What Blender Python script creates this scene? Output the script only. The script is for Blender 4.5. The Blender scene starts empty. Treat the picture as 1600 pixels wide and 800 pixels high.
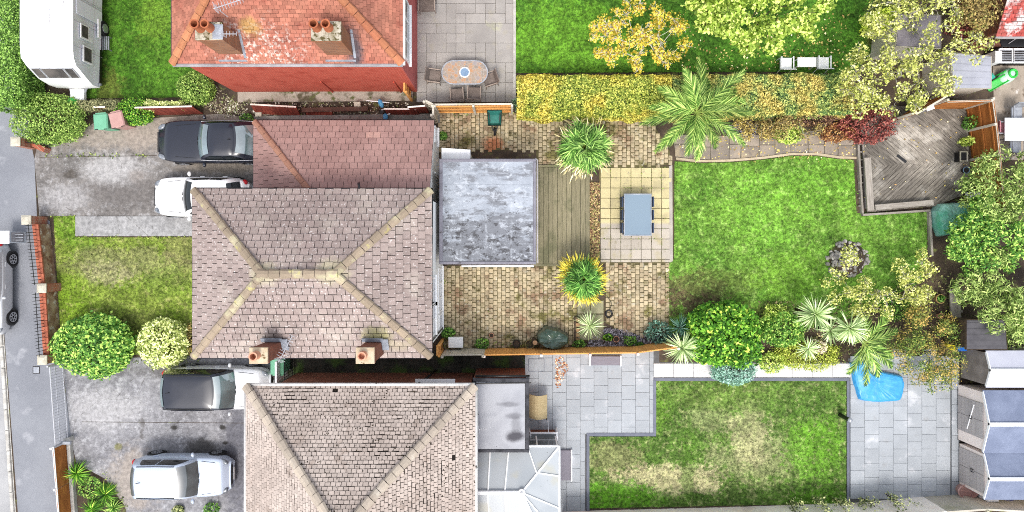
import bpy, bmesh, math, random
import numpy as np
from mathutils import Vector, Matrix
random.seed(7); RNG = np.random.default_rng(7)
SC = bpy.context.scene
COL = SC.collection
R = math.radians
# ------------------------------------------------------------------ camera
H, S, CX, CY = 30.5, 35.0, 800.0, 380.0          # drone height, pixels per metre on the ground, nadir point
cam_d = bpy.data.cameras.new('camera'); cam = bpy.data.objects.new('camera', cam_d); COL.objects.link(cam)
cam.location = (0, 0, H); cam.rotation_euler = (0, 0, 0)
cam_d.sensor_width = 36; cam_d.lens = 36 * H * S / 1600; cam_d.shift_y = -20 / 1600
cam_d.clip_end = 2000; SC.camera = cam
# ------------------------------------------------------------------ sky and sun (bright, thin overcast)
SUN_EL, SUN_AZ = R(64), R(184)                     # azimuth clockwise from +Y
wd = bpy.data.worlds.new('World'); SC.world = wd; wd.use_nodes = True
nt = wd.node_tree; bg = nt.nodes['Background']
sky = nt.nodes.new('ShaderNodeTexSky'); sky.sky_type = 'NISHITA'; sky.sun_disc = False
sky.sun_elevation = SUN_EL; sky.sun_rotation = SUN_AZ; sky.air_density = 1.0; sky.dust_density = 3.0
hs = nt.nodes.new('ShaderNodeHueSaturation'); hs.inputs['Saturation'].default_value = 0.38
nt.links.new(sky.outputs[0], hs.inputs['Color']); nt.links.new(hs.outputs[0], bg.inputs['Color'])
bg.inputs['Strength'].default_value = 0.15
sl = bpy.data.lights.new('sun', 'SUN'); sl.energy = 0.9; sl.angle = R(12); sl.color = (1, .955, .89)
so = bpy.data.objects.new('sun', sl); COL.objects.link(so)
so.location = (0, -20, 40)
sd = Vector((math.sin(SUN_AZ) * math.cos(SUN_EL), math.cos(SUN_AZ) * math.cos(SUN_EL), math.sin(SUN_EL)))
so.rotation_euler = (-sd).to_track_quat('-Z', 'Y').to_euler()
vs = SC.view_settings; vs.view_transform = 'Standard'; vs.look = 'None'; vs.gamma = 1; vs.use_curve_mapping = False
vs.exposure = 1.1
SC.cycles.filter_width = 1.0; SC.cycles.use_denoising = False; SC.cycles.max_bounces = 5; SC.cycles.transparent_max_bounces = 4; SC.cycles.diffuse_bounces = 3

# ------------------------------------------------------------------ helpers
def W(px, py, z=0.0):
    k = (H - z) / (H * S)
    return Vector(((px - CX) * k, (CY - py) * k, z))
def Wp(pts, z=0.0): return [W(x, y, z) for x, y in pts]

def root_of(o):
    while o.parent: o = o.parent
    return o
def tag(o, label=None, cat=None, group=None, kind=None):
    if label: o['label'] = label
    if cat: o['category'] = cat
    if group: o['group'] = group
    if kind: o['kind'] = kind
    return o
def thing(name, loc, label, cat, rz=0.0, group=None):
    o = bpy.data.objects.new(name, None); COL.objects.link(o)
    o.empty_display_size = .2
    o.location = loc; o.rotation_euler = (0, 0, rz)
    return tag(o, label, cat, group)
def link(name, me, parent=None, mtx=None):
    o = bpy.data.objects.new(name, me); COL.objects.link(o)
    if parent is not None: o.parent = parent
    if mtx is not None: o.matrix_basis = mtx
    return o
def copy_tree(o, parent=None):
    c = o.copy(); COL.objects.link(c); c.parent = parent
    for ch in list(o.children): copy_tree(ch, c)
    return c
def fast_mesh(name, V, F, mat=None, smooth=False):
    """V (n,3) array, F (m,k) int array with constant k"""
    me = bpy.data.meshes.new(name)
    V = np.asarray(V, np.float32); F = np.asarray(F, np.int32); m, k = F.shape
    me.vertices.add(len(V)); me.vertices.foreach_set('co', V.ravel())
    me.loops.add(m * k); me.loops.foreach_set('vertex_index', F.ravel())
    me.polygons.add(m); me.polygons.foreach_set('loop_start', np.arange(0, m * k, k, dtype=np.int32))
    if smooth: me.polygons.foreach_set('use_smooth', np.ones(m, bool))
    me.update(calc_edges=True)
    if mat: me.materials.append(mat)
    return me

class MB:
    def __init__(s): s.v = []; s.f = []
    def add(s, vs, fs):
        n = len(s.v); s.v += [Vector(v) for v in vs]; s.f += [tuple(i + n for i in f) for f in fs]; return s
    def box(s, c, d, rz=0.0, M=None):
        x, y, z = d[0] / 2, d[1] / 2, d[2] / 2
        vs = [Vector(p) for p in ((-x,-y,-z),(x,-y,-z),(x,y,-z),(-x,y,-z),(-x,-y,z),(x,-y,z),(x,y,z),(-x,y,z))]
        T = Matrix.Translation(c) @ Matrix.Rotation(rz, 4, 'Z')
        if M is not None: T = Matrix.Translation(c) @ M.to_4x4()
        return s.add([T @ v for v in vs], [(3,2,1,0),(4,5,6,7),(0,1,5,4),(1,2,6,5),(2,3,7,6),(3,0,4,7)])
    def bbox(s, c, d, b=.02, rz=0.0):          # box with chamfered top edges
        x, y, z = d[0] / 2, d[1] / 2, d[2] / 2
        T = Matrix.Translation(c) @ Matrix.Rotation(rz, 4, 'Z')
        ring = lambda e, h: [Vector((-x+e,-y+e,h)), Vector((x-e,-y+e,h)), Vector((x-e,y-e,h)), Vector((-x+e,y-e,h))]
        vs = ring(0, -z) + ring(0, z - b) + ring(b, z)
        fs = [(8,9,10,11),(3,2,1,0)]
        for k in (0, 4):
            for i in range(4): j = (i + 1) % 4; fs.append((k+i, k+j, k+4+j, k+4+i))
        return s.add([T @ v for v in vs], fs)
    def prism(s, poly, z0, z1, bottom=False):
        """poly: 2D/3D points, z0/z1 heights"""
        n = len(poly)
        a = sum(poly[i][0]*poly[(i+1)%n][1] - poly[(i+1)%n][0]*poly[i][1] for i in range(n))
        if a < 0: poly = list(poly)[::-1]
        vs = [(p[0], p[1], z0) for p in poly] + [(p[0], p[1], z1) for p in poly]
        fs = [tuple(range(n, 2*n))] + [(i, (i+1)%n, n+(i+1)%n, n+i) for i in range(n)]
        if bottom: fs.append(tuple(range(n-1, -1, -1)))
        return s.add(vs, fs)
    def sheet(s, poly, z):
        n = len(poly)
        a = sum(poly[i][0]*poly[(i+1)%n][1] - poly[(i+1)%n][0]*poly[i][1] for i in range(n))
        if a < 0: poly = list(poly)[::-1]
        return s.add([(p[0], p[1], z) for p in poly], [tuple(range(n))])
    def tube(s, pts, r, seg=6, cap=True):
        pts = [Vector(p) for p in pts]; n = len(pts)
        rs = r if isinstance(r, (list, tuple)) else [r] * n
        b = len(s.v); vs = []; up = None
        for i, p in enumerate(pts):
            t = (pts[min(i+1, n-1)] - pts[max(i-1, 0)])
            t = t.normalized() if t.length > 1e-9 else Vector((0,0,1))
            a = Vector((0,0,1)) if abs(t.z) < .9 else Vector((1,0,0))
            u = t.cross(a).normalized()
            if up is not None:
                u = (up - t * up.dot(t)); u = u.normalized() if u.length > 1e-6 else t.cross(a).normalized()
            up = u; w = t.cross(u)
            for k in range(seg):
                q = 2 * math.pi * k / seg
                vs.append(p + (u * math.cos(q) + w * math.sin(q)) * rs[i])
        fs = []
        for i in range(n - 1):
            for k in range(seg):
                j = (k + 1) % seg
                fs.append((i*seg+k, i*seg+j, (i+1)*seg+j, (i+1)*seg+k))
        if cap: fs += [tuple(range(seg-1, -1, -1)), tuple(range((n-1)*seg, n*seg))]
        return s.add(vs, fs)
    def lathe(s, c, prof, seg=20, sx=1.0, sy=1.0, rz=0.0):
        vs = []; c = Vector(c); ca, sa = math.cos(rz), math.sin(rz)
        for r, z in prof:
            for k in range(seg):
                q = 2 * math.pi * k / seg; x, y = r * math.cos(q) * sx, r * math.sin(q) * sy
                vs.append(c + Vector((x*ca - y*sa, x*sa + y*ca, z)))
        fs = []
        for i in range(len(prof) - 1):
            for k in range(seg):
                j = (k + 1) % seg; fs.append((i*seg+k, i*seg+j, (i+1)*seg+j, (i+1)*seg+k))
        m = len(prof) - 1
        if prof[m][0] > 1e-4: fs.append(tuple(range(m*seg, (m+1)*seg)))
        if prof[0][0] > 1e-4: fs.append(tuple(range(seg-1, -1, -1)))
        return s.add(vs, fs)
    def quad(s, a, b, c, d): return s.add([a, b, c, d], [(0,1,2,3)])
    def grid(s, rows):
        n, m = len(rows), len(rows[0])
        return s.add([p for r in rows for p in r],
                     [(i*m+j, i*m+j+1, (i+1)*m+j+1, (i+1)*m+j) for i in range(n-1) for j in range(m-1)])
    def build(s, name, mat, parent=None, smooth=False, local=False, bevel=0, label=None, kind=None):
        me = bpy.data.meshes.new(name)
        off = Vector((0,0,0))
        if parent is not None and not local: off = root_of(parent).location
        me.from_pydata([v - off for v in s.v], [], s.f); me.update()
        if smooth: me.polygons.foreach_set('use_smooth', [True] * len(me.polygons)); me.update()
        if mat: me.materials.append(mat)
        o = link(name, me, parent)
        if bevel:
            m = o.modifiers.new('bevel', 'BEVEL'); m.width = bevel; m.segments = 2; m.limit_method = 'ANGLE'
        if label: o['label'] = label
        if kind: o['kind'] = kind
        return o
def struct(o, label=None): tag(o, label, kind='structure'); return o

def clip_poly(sub, clip):
    """Sutherland-Hodgman: 2D polygon by convex CCW polygon"""
    out = list(sub); n = len(clip)
    for i in range(n):
        ax, ay = clip[i]; bx, by = clip[(i+1) % n]
        inp = out; out = []
        if not inp: return []
        side = lambda p: (bx-ax)*(p[1]-ay) - (by-ay)*(p[0]-ax)
        for k in range(len(inp)):
            p, q = inp[k-1], inp[k]; sp, sq = side(p), side(q)
            if sq >= 0:
                if sp < 0: t = sp/(sp-sq); out.append((p[0]+(q[0]-p[0])*t, p[1]+(q[1]-p[1])*t))
                out.append(q)
            elif sp >= 0:
                t = sp/(sp-sq); out.append((p[0]+(q[0]-p[0])*t, p[1]+(q[1]-p[1])*t))
    return out
def area2(p): return abs(sum(p[i-1][0]*p[i][1] - p[i][0]*p[i-1][1] for i in range(len(p)))) / 2
def ccw(p):
    a = sum(p[i-1][0]*p[i][1] - p[i][0]*p[i-1][1] for i in range(len(p)))
    return p if a > 0 else p[::-1]

# ------------------------------------------------------------------ materials
class N:
    def __init__(s, name):
        s.m = bpy.data.materials.new(name); s.m.use_nodes = True; s.t = s.m.node_tree
        s.b = s.t.nodes['Principled BSDF']; s.out = s.t.nodes['Material Output']
        s._pos = None; s._geo = None
    def n(s, typ, **kw):
        x = s.t.nodes.new(typ)
        for k, v in kw.items(): setattr(x, k, v)
        return x
    def set(s, sock, v):
        if hasattr(v, 'links') or isinstance(v, bpy.types.NodeSocket): s.t.links.new(v, sock)
        else:
            if isinstance(v, (tuple, list)) and len(v) == 3 and sock.type == 'RGBA': v = (*v, 1)
            sock.default_value = v
    def geo(s):
        if not s._geo: s._geo = s.n('ShaderNodeNewGeometry')
        return s._geo
    def pos(s): return s.geo().outputs['Position']
    def obj(s): return s.n('ShaderNodeTexCoord').outputs['Object']
    def scalev(s, v, sc):
        x = s.n('ShaderNodeVectorMath', operation='MULTIPLY'); s.set(x.inputs[0], v); x.inputs[1].default_value = sc; return x.outputs[0]
    def noise(s, scale, detail=3, rough=.55, vec=None, dist=0):
        x = s.n('ShaderNodeTexNoise'); x.inputs['Scale'].default_value = scale; x.inputs['Detail'].default_value = detail
        x.inputs['Roughness'].default_value = rough; x.inputs['Distortion'].default_value = dist
        s.set(x.inputs['Vector'], vec if vec is not None else s.pos()); return x.outputs['Fac']
    def vor(s, scale, vec=None, out='Distance', feature='F1'):
        x = s.n('ShaderNodeTexVoronoi', feature=feature); x.inputs['Scale'].default_value = scale
        s.set(x.inputs['Vector'], vec if vec is not None else s.pos()); return x.outputs[out]
    def math(s, op, a, b=0.0, clamp=False):
        x = s.n('ShaderNodeMath', operation=op, use_clamp=clamp); s.set(x.inputs[0], a); s.set(x.inputs[1], b); return x.outputs[0]
    def step(s, v, lo, hi, a=0.0, b=1.0):
        x = s.n('ShaderNodeMapRange', interpolation_type='SMOOTHSTEP'); s.set(x.inputs['Value'], v)
        x.inputs['From Min'].default_value = lo; x.inputs['From Max'].default_value = hi
        x.inputs['To Min'].default_value = a; x.inputs['To Max'].default_value = b; return x.outputs[0]
    def mix(s, f, a, b, blend='MIX'):
        x = s.n('ShaderNodeMix', data_type='RGBA', blend_type=blend); s.set(x.inputs[0], f); s.set(x.inputs[6], a); s.set(x.inputs[7], b)
        return x.outputs[2]
    def rand(s):
        """one random value for each object and each loose piece"""
        a = s.n('ShaderNodeObjectInfo').outputs['Random']; b = s.geo().outputs['Random Per Island']
        return s.math('FRACT', s.math('ADD', a, s.math('MULTIPLY', b, 7.31)))
    def ramp(s, f, stops):
        x = s.n('ShaderNodeValToRGB'); s.set(x.inputs[0], f); e = x.color_ramp.elements
        while len(e) < len(stops): e.new(.5)
        for el, (p, c) in zip(e, stops): el.position = p; el.color = (*c, 1)
        return x.outputs[0]
    def scale_col(s, c, f):
        x = s.n('ShaderNodeVectorMath', operation='SCALE'); s.set(x.inputs[0], c); s.set(x.inputs['Scale'], f); return x.outputs[0]
    def blob(s, x, y, rx, ry, soft=.5, warp=.35, wscale=1.2):
        """soft-edged patch with an uneven outline at a place on the ground"""
        v = s.n('ShaderNodeVectorMath', operation='SUBTRACT'); s.set(v.inputs[0], s.pos()); v.inputs[1].default_value = (x, y, 0)
        u = s.scalev(v.outputs[0], (1/rx, 1/ry, 0))
        l = s.n('ShaderNodeVectorMath', operation='LENGTH'); s.set(l.inputs[0], u)
        d = s.math('ADD', l.outputs['Value'], s.math('MULTIPLY', s.math('SUBTRACT', s.noise(wscale, 9, .78), .5), warp * 5))
        return s.step(d, 1 - soft, 1 + soft, 1, 0)
    def bump(s, h, strength=.3, dist=.02):
        x = s.n('ShaderNodeBump'); x.inputs['Strength'].default_value = strength; x.inputs['Distance'].default_value = dist
        s.set(x.inputs['Height'], h); s.t.links.new(x.outputs[0], s.b.inputs['Normal'])
    def done(s, col, rough=.85, spec=.3, metal=0.0, coat=0.0):
        s.set(s.b.inputs['Base Color'], col); s.set(s.b.inputs['Roughness'], rough)
        s.b.inputs['Specular IOR Level'].default_value = spec; s.b.inputs['Metallic'].default_value = metal
        if coat: s.b.inputs['Coat Weight'].default_value = coat; s.b.inputs['Coat Roughness'].default_value = .06
        return s.m
def mul(c, k): return tuple(x * k for x in c)
def mat(name, c1, c2=None, scale=2.0, var=.08, rough=.85, bump=.25, bscale=40, spec=.3, specks=(), metal=0, coat=0, local=False, stretch=None, grain=.12):
    n = N(name); vec = n.obj() if local else n.pos()
    if stretch: vec = n.scalev(vec, stretch)
    col = n.mix(n.step(n.noise(scale, 5, .6, vec), .32, .68), c1, c2 if c2 else mul(c1, .8))
    for c, sc, lo, hi in specks: col = n.mix(n.step(n.noise(sc, 4, .6, vec), lo, hi), col, c)
    fine = n.noise(bscale, 3, .6, vec)
    f = n.math('ADD', n.math('MULTIPLY', n.math('SUBTRACT', n.rand(), .5), 2*var), n.math('MULTIPLY', n.math('SUBTRACT', fine, .5), 4*grain))
    col = n.scale_col(col, n.math('ADD', f, 1.0))
    if bump: n.bump(fine, bump)
    return n.done(col, rough, spec, metal, coat)
LEAFK = 1.7
def leafmat(name, stops, trans=.35, rough=.55, patch=None, pscale=.9, objvar=0):
    """stops: colours over a random value for each leaf; patch: second set of stops mixed in large patches"""
    n = N(name); r = n.rand(); lk = lambda st: [(p, mul(c, LEAFK * (.42 + .95*p))) for p, c in st]; stops = lk(stops); patch = lk(patch) if patch else None
    col = n.ramp(r, stops)
    if patch: col = n.mix(n.step(n.noise(pscale, 3, .6), .42, .58), col, n.ramp(r, patch))
    if objvar: col = n.scale_col(col, n.math('ADD', n.math('MULTIPLY', n.n('ShaderNodeObjectInfo').outputs['Random'], 2*objvar), 1 - objvar))
    n.done(col, rough, .25)
    tr = n.n('ShaderNodeBsdfTranslucent'); n.set(tr.inputs[0], col)
    mx = n.n('ShaderNodeMixShader'); mx.inputs[0].default_value = trans
    n.t.links.new(n.b.outputs[0], mx.inputs[1]); n.t.links.new(tr.outputs[0], mx.inputs[2]); n.t.links.new(mx.outputs[0], n.out.inputs[0])
    return n.m

# ------------------------------------------------------------------ foliage helpers
def unit(a): return a / np.maximum(np.linalg.norm(a, axis=1, keepdims=True), 1e-9)
def rdir(n): return unit(RNG.normal(size=(n, 3)))
def leaves_mesh(name, P, Nn, size, aspect, mat_, fold=.0):
    n = len(P); Nn = unit(Nn); size = np.asarray(size) * 1.22
    t = unit(np.cross(Nn, rdir(n))); b = np.cross(Nn, t)
    L = np.asarray(size).reshape(-1, 1) * np.ones((n, 1)); w = L * aspect
    base = P - t * L * .5; tip = P + t * L * .5
    l = P - b * w * .5 + Nn * w * fold; r = P + b * w * .5 + Nn * w * fold
    V = np.stack([base, r, tip, l], 1).reshape(-1, 3)
    F = np.arange(4 * n).reshape(n, 4)
    return fast_mesh(name, V, F, mat_)
def blades_mesh(name, base, d, length, width, droop, mat_, segs=3, side=None):
    """tapered strips: base (n,3), d (n,3) start direction, droop = how far they bend down"""
    n = len(base); d = unit(d); length = np.asarray(length).reshape(-1, 1) * np.ones((n, 1)); width = np.asarray(width).reshape(-1, 1) * np.ones((n, 1))
    droop = np.asarray(droop).reshape(-1, 1) * np.ones((n, 1))
    s = side if side is not None else unit(np.cross(d, np.array([[0, 0, 1.]]) + RNG.normal(size=(n, 3)) * .25))
    rows = []; p = base.copy(); dd = d.copy()
    for i in range(segs + 1):
        t = i / segs; wv = width * (.55 + 1.0 * t if t < .4 else (1.0 - t) * 1.58 + .03)
        rows.append(np.stack([p - s * wv * .5, p + s * wv * .5], 1))
        dd = unit(dd + np.array([[0, 0, -1.]]) * droop / segs); p = p + dd * length / segs
    V = np.stack(rows, 1).reshape(-1, 3)
    k = 2 * (segs + 1); F = []
    idx = np.arange(n) * k
    for i in range(segs): F.append(np.stack([idx + 2*i, idx + 2*i + 1, idx + 2*i + 3, idx + 2*i + 2], 1))
    return fast_mesh(name, V, np.concatenate(F), mat_)
def wob(P, f=1.0, seed=0):
    a = P * f + seed * 1.7
    return (np.sin(a[:, 0] * 2.1 + 1.3 * np.sin(a[:, 1] * 1.7)) + np.sin(a[:, 1] * 2.6 + 1.1 * np.sin(a[:, 2] * 2.3)) + np.sin(a[:, 2] * 2.4 + 1.2 * np.sin(a[:, 0] * 1.9))) / 3
def off(P, root): return P - np.array(root.location)[None]

def ball_bush(name, px, py, r, h, label, mat_, n=5000, leaf=.07, rz=None, aspect=.55, e=2.2, depth=.16, bump=.09, group=None, cat='shrub', stems=True, upz=0.0, rough=.55, holes=.22):
    """clipped or rounded shrub: leaves all through the outer shell, stems inside. px,py = silhouette centre at mid height, r = (rx, ry)"""
    c = W(px, py, h * .5); rx, ry = (r if isinstance(r, tuple) else (r, r))
    t = thing(name, (c.x, c.y, 0), label, cat, group=group)
    d = rdir(n); k = (np.abs(d[:, 0])**e + np.abs(d[:, 1])**e + np.abs(d[:, 2])**e) ** (-1/e)
    rad = k * (1 + bump * (wob(d, 2.1, px) + .7*wob(d, 4.6, py))) * (1 - depth * RNG.random(n)**1.3 * 1.6) * np.where(RNG.random(n) < .05, 1 + .13*RNG.random(n), 1.0)
    P = d * rad[:, None] * np.array([[rx, ry, (h - upz) / 2]]) + np.array([[c.x, c.y, upz + (h - upz) / 2]])
    P[:, 2] = np.maximum(P[:, 2], .03)
    hv = wob(d, 5.3, py) + .6*wob(d, 9.1, px); kp = hv > np.quantile(hv, holes * .5); kp |= RNG.random(n) < .35; P, d = P[kp], d[kp]; n = len(P)
    Nn = d * (1 - rough) + rdir(n) * rough + np.array([[0, 0, .55]])
    me = leaves_mesh('foliage', off(P, t), Nn, leaf * (.6 + .8 * RNG.random(n)), aspect, mat_)
    link('foliage', me, t)
    if stems:
        b = MB()
        for i in range(7):
            q = RNG.random() * 6.28; b.tube([(c.x, c.y, 0), (c.x + .25*rx*math.cos(q), c.y + .25*ry*math.sin(q), h*.35), (c.x + .65*rx*math.cos(q), c.y + .65*ry*math.sin(q), h*.72)], [.035, .025, .01], 5)
        b.build('stem', M['bark'], t)
    return t
def hedge(name, path, width, h, label, mat_, dens=1500, leaf=.06, cat='hedge', bump=.12):
    """clipped hedge along a world polyline; leaves over top and sides and some inside"""
    path = [Vector((p[0], p[1], 0)) for p in path]
    t = thing(name, path[0], label, cat)
    Ps, Ns = [], []
    for a, b in zip(path, path[1:]):
        L = (b - a).length; u = np.array((b - a) / L); v = np.array([-u[1], u[0], 0]); A = np.array(a)
        nt_, ns = int(L * width * dens), int(L * h * dens * .7)
        x = RNG.random(nt_) * L; y = (RNG.random(nt_) - .5) * width
        z = h - (np.abs(y) / (width / 2)) ** 5 * .18 * h - RNG.random(nt_) ** 2 * .28
        Ps.append(A + x[:, None] * u + y[:, None] * v + np.stack([0*z, 0*z, z], 1)); Ns.append(np.tile([[0, 0, 1.]], (nt_, 1)))
        for sgn in (-1, 1):
            x = RNG.random(ns) * L; z = RNG.random(ns) * h * .97; y = sgn * (width / 2 - RNG.random(ns) ** 2 * .22 - np.maximum(0, z/h - .8) * .3)
            Ps.append(A + x[:, None] * u + y[:, None] * v + np.stack([0*z, 0*z, z], 1)); Ns.append(np.tile(v[None] * sgn, (ns, 1)))
    P = np.concatenate(Ps); Nn = np.concatenate(Ns)
    P = P + Nn * (bump * wob(P, 1.6, 3) + bump * .6 * wob(P, 4.1, 9))[:, None]
    Nn = Nn * .5 + rdir(len(P)) * .6 + np.array([[0, 0, .5]])
    link('foliage', leaves_mesh('foliage', off(P, t), Nn, leaf * (.6 + .8 * RNG.random(len(P))), .6, mat_), t)
    b = MB()
    for a, bb in zip(path, path[1:]):
        L = (bb - a).length; k = max(2, int(L / .7))
        for i in range(k):
            p = a.lerp(bb, (i + .5) / k); b.tube([p, p + Vector((.1, .1, h*.5)), p + Vector((-.15, .2, h*.85))], [.035, .025, .008], 5)
    b.build('stem', M['bark'], t)
    return t
def tree(name, base, top, clumps, label, leaf_mat, bark, n_per=260, clump_r=.45, leaf=.1, aspect=.6, trunk_r=.11, cat='tree', group=None, limbs=True, fork=.45, upbias=.5, flat=.75, limb_r=.035, twig=3, shell=.35):
    """clumps: list of world points (x,y,z[,r]); limbs run from the fork to the clumps"""
    base = Vector(base); t = thing(name, base, label, cat, group=group)
    fk = base.lerp(Vector(top), fork)
    b = MB(); b.tube([base, base.lerp(fk, .5) + Vector((.05, -.04, 0)), fk], [trunk_r, trunk_r*.8, trunk_r*.62], 8)
    Ps, Ns = [], []; nodes = [(fk, limb_r)]
    for c in sorted(clumps, key=lambda c: (Vector(c[:3]) - fk).length):
        r = c[3] if len(c) > 3 else clump_r * (.75 + .5 * RNG.random()); cv = Vector(c[:3])
        if limbs:
            src, sr = min(nodes, key=lambda q: (q[0] - cv).length + (.35*(q[0] - fk).length))
            mid = src.lerp(cv, .5) + Vector((RNG.normal() * .07, RNG.normal() * .07, .06)); er = max(.008, sr * .72)
            b.tube([src, src.lerp(mid, .5) + Vector((RNG.normal()*.03, RNG.normal()*.03, .02)), mid, cv], [sr, sr*.92, (sr + er)/2, er], 5); nodes.append((cv, er))
            for _ in range(twig):
                e_ = cv + Vector(rdir(1)[0]) * r * 1.1; s_ = mid.lerp(cv, .3 + .6 * RNG.random())
                b.tube([s_, s_.lerp(e_, .5) + Vector((0, 0, .05)), e_], [limb_r*.36, limb_r*.25, .004], 4)
        n = int(n_per * (r / clump_r) ** 2); d = rdir(n)
        P = np.array(cv)[None] + d * (r * (1 - shell * RNG.random(n)) * (1 + .35 * wob(d, 4, RNG.random() * 9)))[:, None] * np.array([[1, 1, flat]])
        Ps.append(P); Ns.append(d * .5 + rdir(n) * .6 + np.array([[0, 0, upbias]]))
    b.build('trunk', bark, t, smooth=True)
    P = np.concatenate(Ps); P[:, 2] = np.maximum(P[:, 2], .05); Nn = np.concatenate(Ns)
    link('crown', leaves_mesh('crown', off(P, t), Nn, leaf * (.6 + .8 * RNG.random(len(P))), aspect, leaf_mat), t)
    return t
def scatter_clumps(px0, py0, px1, py1, z0, z1, n, shape='ellipse', r=None, poly=None):
    out = []
    while len(out) < n:
        x, y = RNG.random() * 2 - 1, RNG.random() * 2 - 1
        if shape == 'ellipse' and x*x + y*y > 1: continue
        px, py = (px0+px1)/2 + x*(px1-px0)/2, (py0+py1)/2 + y*(py1-py0)/2
        if poly and not inside(px, py, poly): continue
        z = z0 + (z1 - z0) * RNG.random() * (1 - .35*(x*x + y*y))
        w = W(px, py, z); out.append((w.x, w.y, z) + ((r * (.7 + .6*RNG.random()),) if r else ()))
    return out
def inside(x, y, p):
    c = False
    for i in range(len(p)):
        (x1, y1), (x2, y2) = p[i-1][:2], p[i][:2]
        if (y1 > y) != (y2 > y) and x < (x2-x1)*(y-y1)/(y2-y1) + x1: c = not c
    return c
def rosette(name, px, py, z, Rr, n, width, droop, mat_, label, elev=(-.1, 1.2), trunk_r=.09, segs=4, cat='plant', skirt=None, group=None):
    """spiky crown of strap leaves on a stem"""
    c = W(px, py, z); t = thing(name, (c.x, c.y, 0), label, cat, group=group)
    MB().tube([(c.x, c.y, 0), (c.x + .02, c.y, z*.5), (c.x, c.y, z + .05)], [trunk_r*1.2, trunk_r, trunk_r*.8], 8).build('trunk', M['palm_bark'], t, smooth=True)
    def ring(nm, n, el, Rr, mt, dr, wd_):
        q = RNG.random(n) * 2 * math.pi; e = el[0] + (el[1] - el[0]) * RNG.random(n)
        d = np.stack([np.cos(q) * np.cos(e), np.sin(q) * np.cos(e), np.sin(e)], 1)
        base = np.array([[c.x, c.y, z]]) + d * .06
        link(nm, blades_mesh(nm, off(base, t), d, Rr * (.75 + .35 * RNG.random(n)), wd_ * (.7 + .5 * RNG.random(n)), dr * (.6 + .8 * RNG.random(n)), mt, segs), t)
    ring('leaf_crown', n, elev, Rr, mat_, droop, width)
    if skirt: ring('dry_skirt', skirt[1], skirt[2], Rr * skirt[3], skirt[0], droop * 1.2, width * .8)
    return t
def fan_palm(name, px, py, z, R_, nfan, label, mat_, fringe, nfr, fr_out, blade=.5, bw=.045):
    """round crown of overlapping fan leaves with a fringe of dry leaf tips"""
    c = W(px, py, z); t = thing(name, (c.x, c.y, 0), label, 'palm')
    MB().tube([(c.x, c.y, 0), (c.x + .03, c.y, z*.5), (c.x, c.y, z - .1)], [.17, .15, .13], 10).build('trunk', M['palm_bark'], t, smooth=True)
    st = MB()
    for i in range(nfan):
        f = (i + .5) / nfan; q = i * 2.39996 + RNG.normal() * .4; rad = R_ * (.02 + .62 * f ** .6) * RNG.uniform(.8, 1.12)
        hub = Vector((c.x + rad*math.cos(q), c.y + rad*math.sin(q), z + .45 - .8 * f * f + RNG.normal()*.09))
        st.tube([(c.x, c.y, z), (c.x + .45*rad*math.cos(q), c.y + .45*rad*math.sin(q), (z + hub.z)/2 + .06), hub], [.014, .01, .008], 4)
        o_ = Vector((math.cos(q), math.sin(q), .55 - 1.15*f)).normalized(); s_ = Vector((-math.sin(q), math.cos(q), RNG.normal()*.7)).normalized(); o_ = (o_ + Vector((RNG.normal()*.25, RNG.normal()*.25, RNG.normal()*.25))).normalized()
        nb = 18; B, D = [], []
        for k in range(nb):
            a = R(-125 + 250 * k / (nb - 1)); d = o_ * math.cos(a) + s_ * math.sin(a) + Vector((0, 0, .18)); B.append(tuple(hub)); D.append(tuple(d))
        B, D = np.array(B), np.array(D); ln = blade * (.8 + .35*RNG.random(nb)) * (.62 + .38*np.cos(np.radians(np.linspace(-125, 125, nb)) * .5))
        link('fan_leaf', blades_mesh('fan_leaf', off(B, t), D, ln, bw*(.8 + .4*RNG.random(nb)), .5 + .5*f, mat_, 3), t)
    st.build('leaf_stalks', M['rachis'], t)
    q = RNG.random(nfr)*2*math.pi; q = q[RNG.random(nfr) < .62 + .38*np.sin(q*3 + px)]; nfr = len(q); r0 = R_ * (.5 + .35*RNG.random(nfr)) * (1 + .08*np.sin(q*2 + py)); el = -.55 + .8*RNG.random(nfr)
    B = np.stack([c.x + r0*np.cos(q), c.y + r0*np.sin(q), np.full(nfr, z - .25) + .2*RNG.random(nfr)], 1); qq = q + RNG.normal(size=nfr)*.35
    D = np.stack([np.cos(qq)*np.cos(el), np.sin(qq)*np.cos(el), np.sin(el)], 1)
    fr_ = link('dry_fringe', blades_mesh('dry_fringe', off(B, t), D, R_*fr_out*(.4 + .9*RNG.random(nfr)**1.4), bw*.75, .5, fringe, 3), t); fr_['kind'] = 'stuff'
    return t
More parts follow.
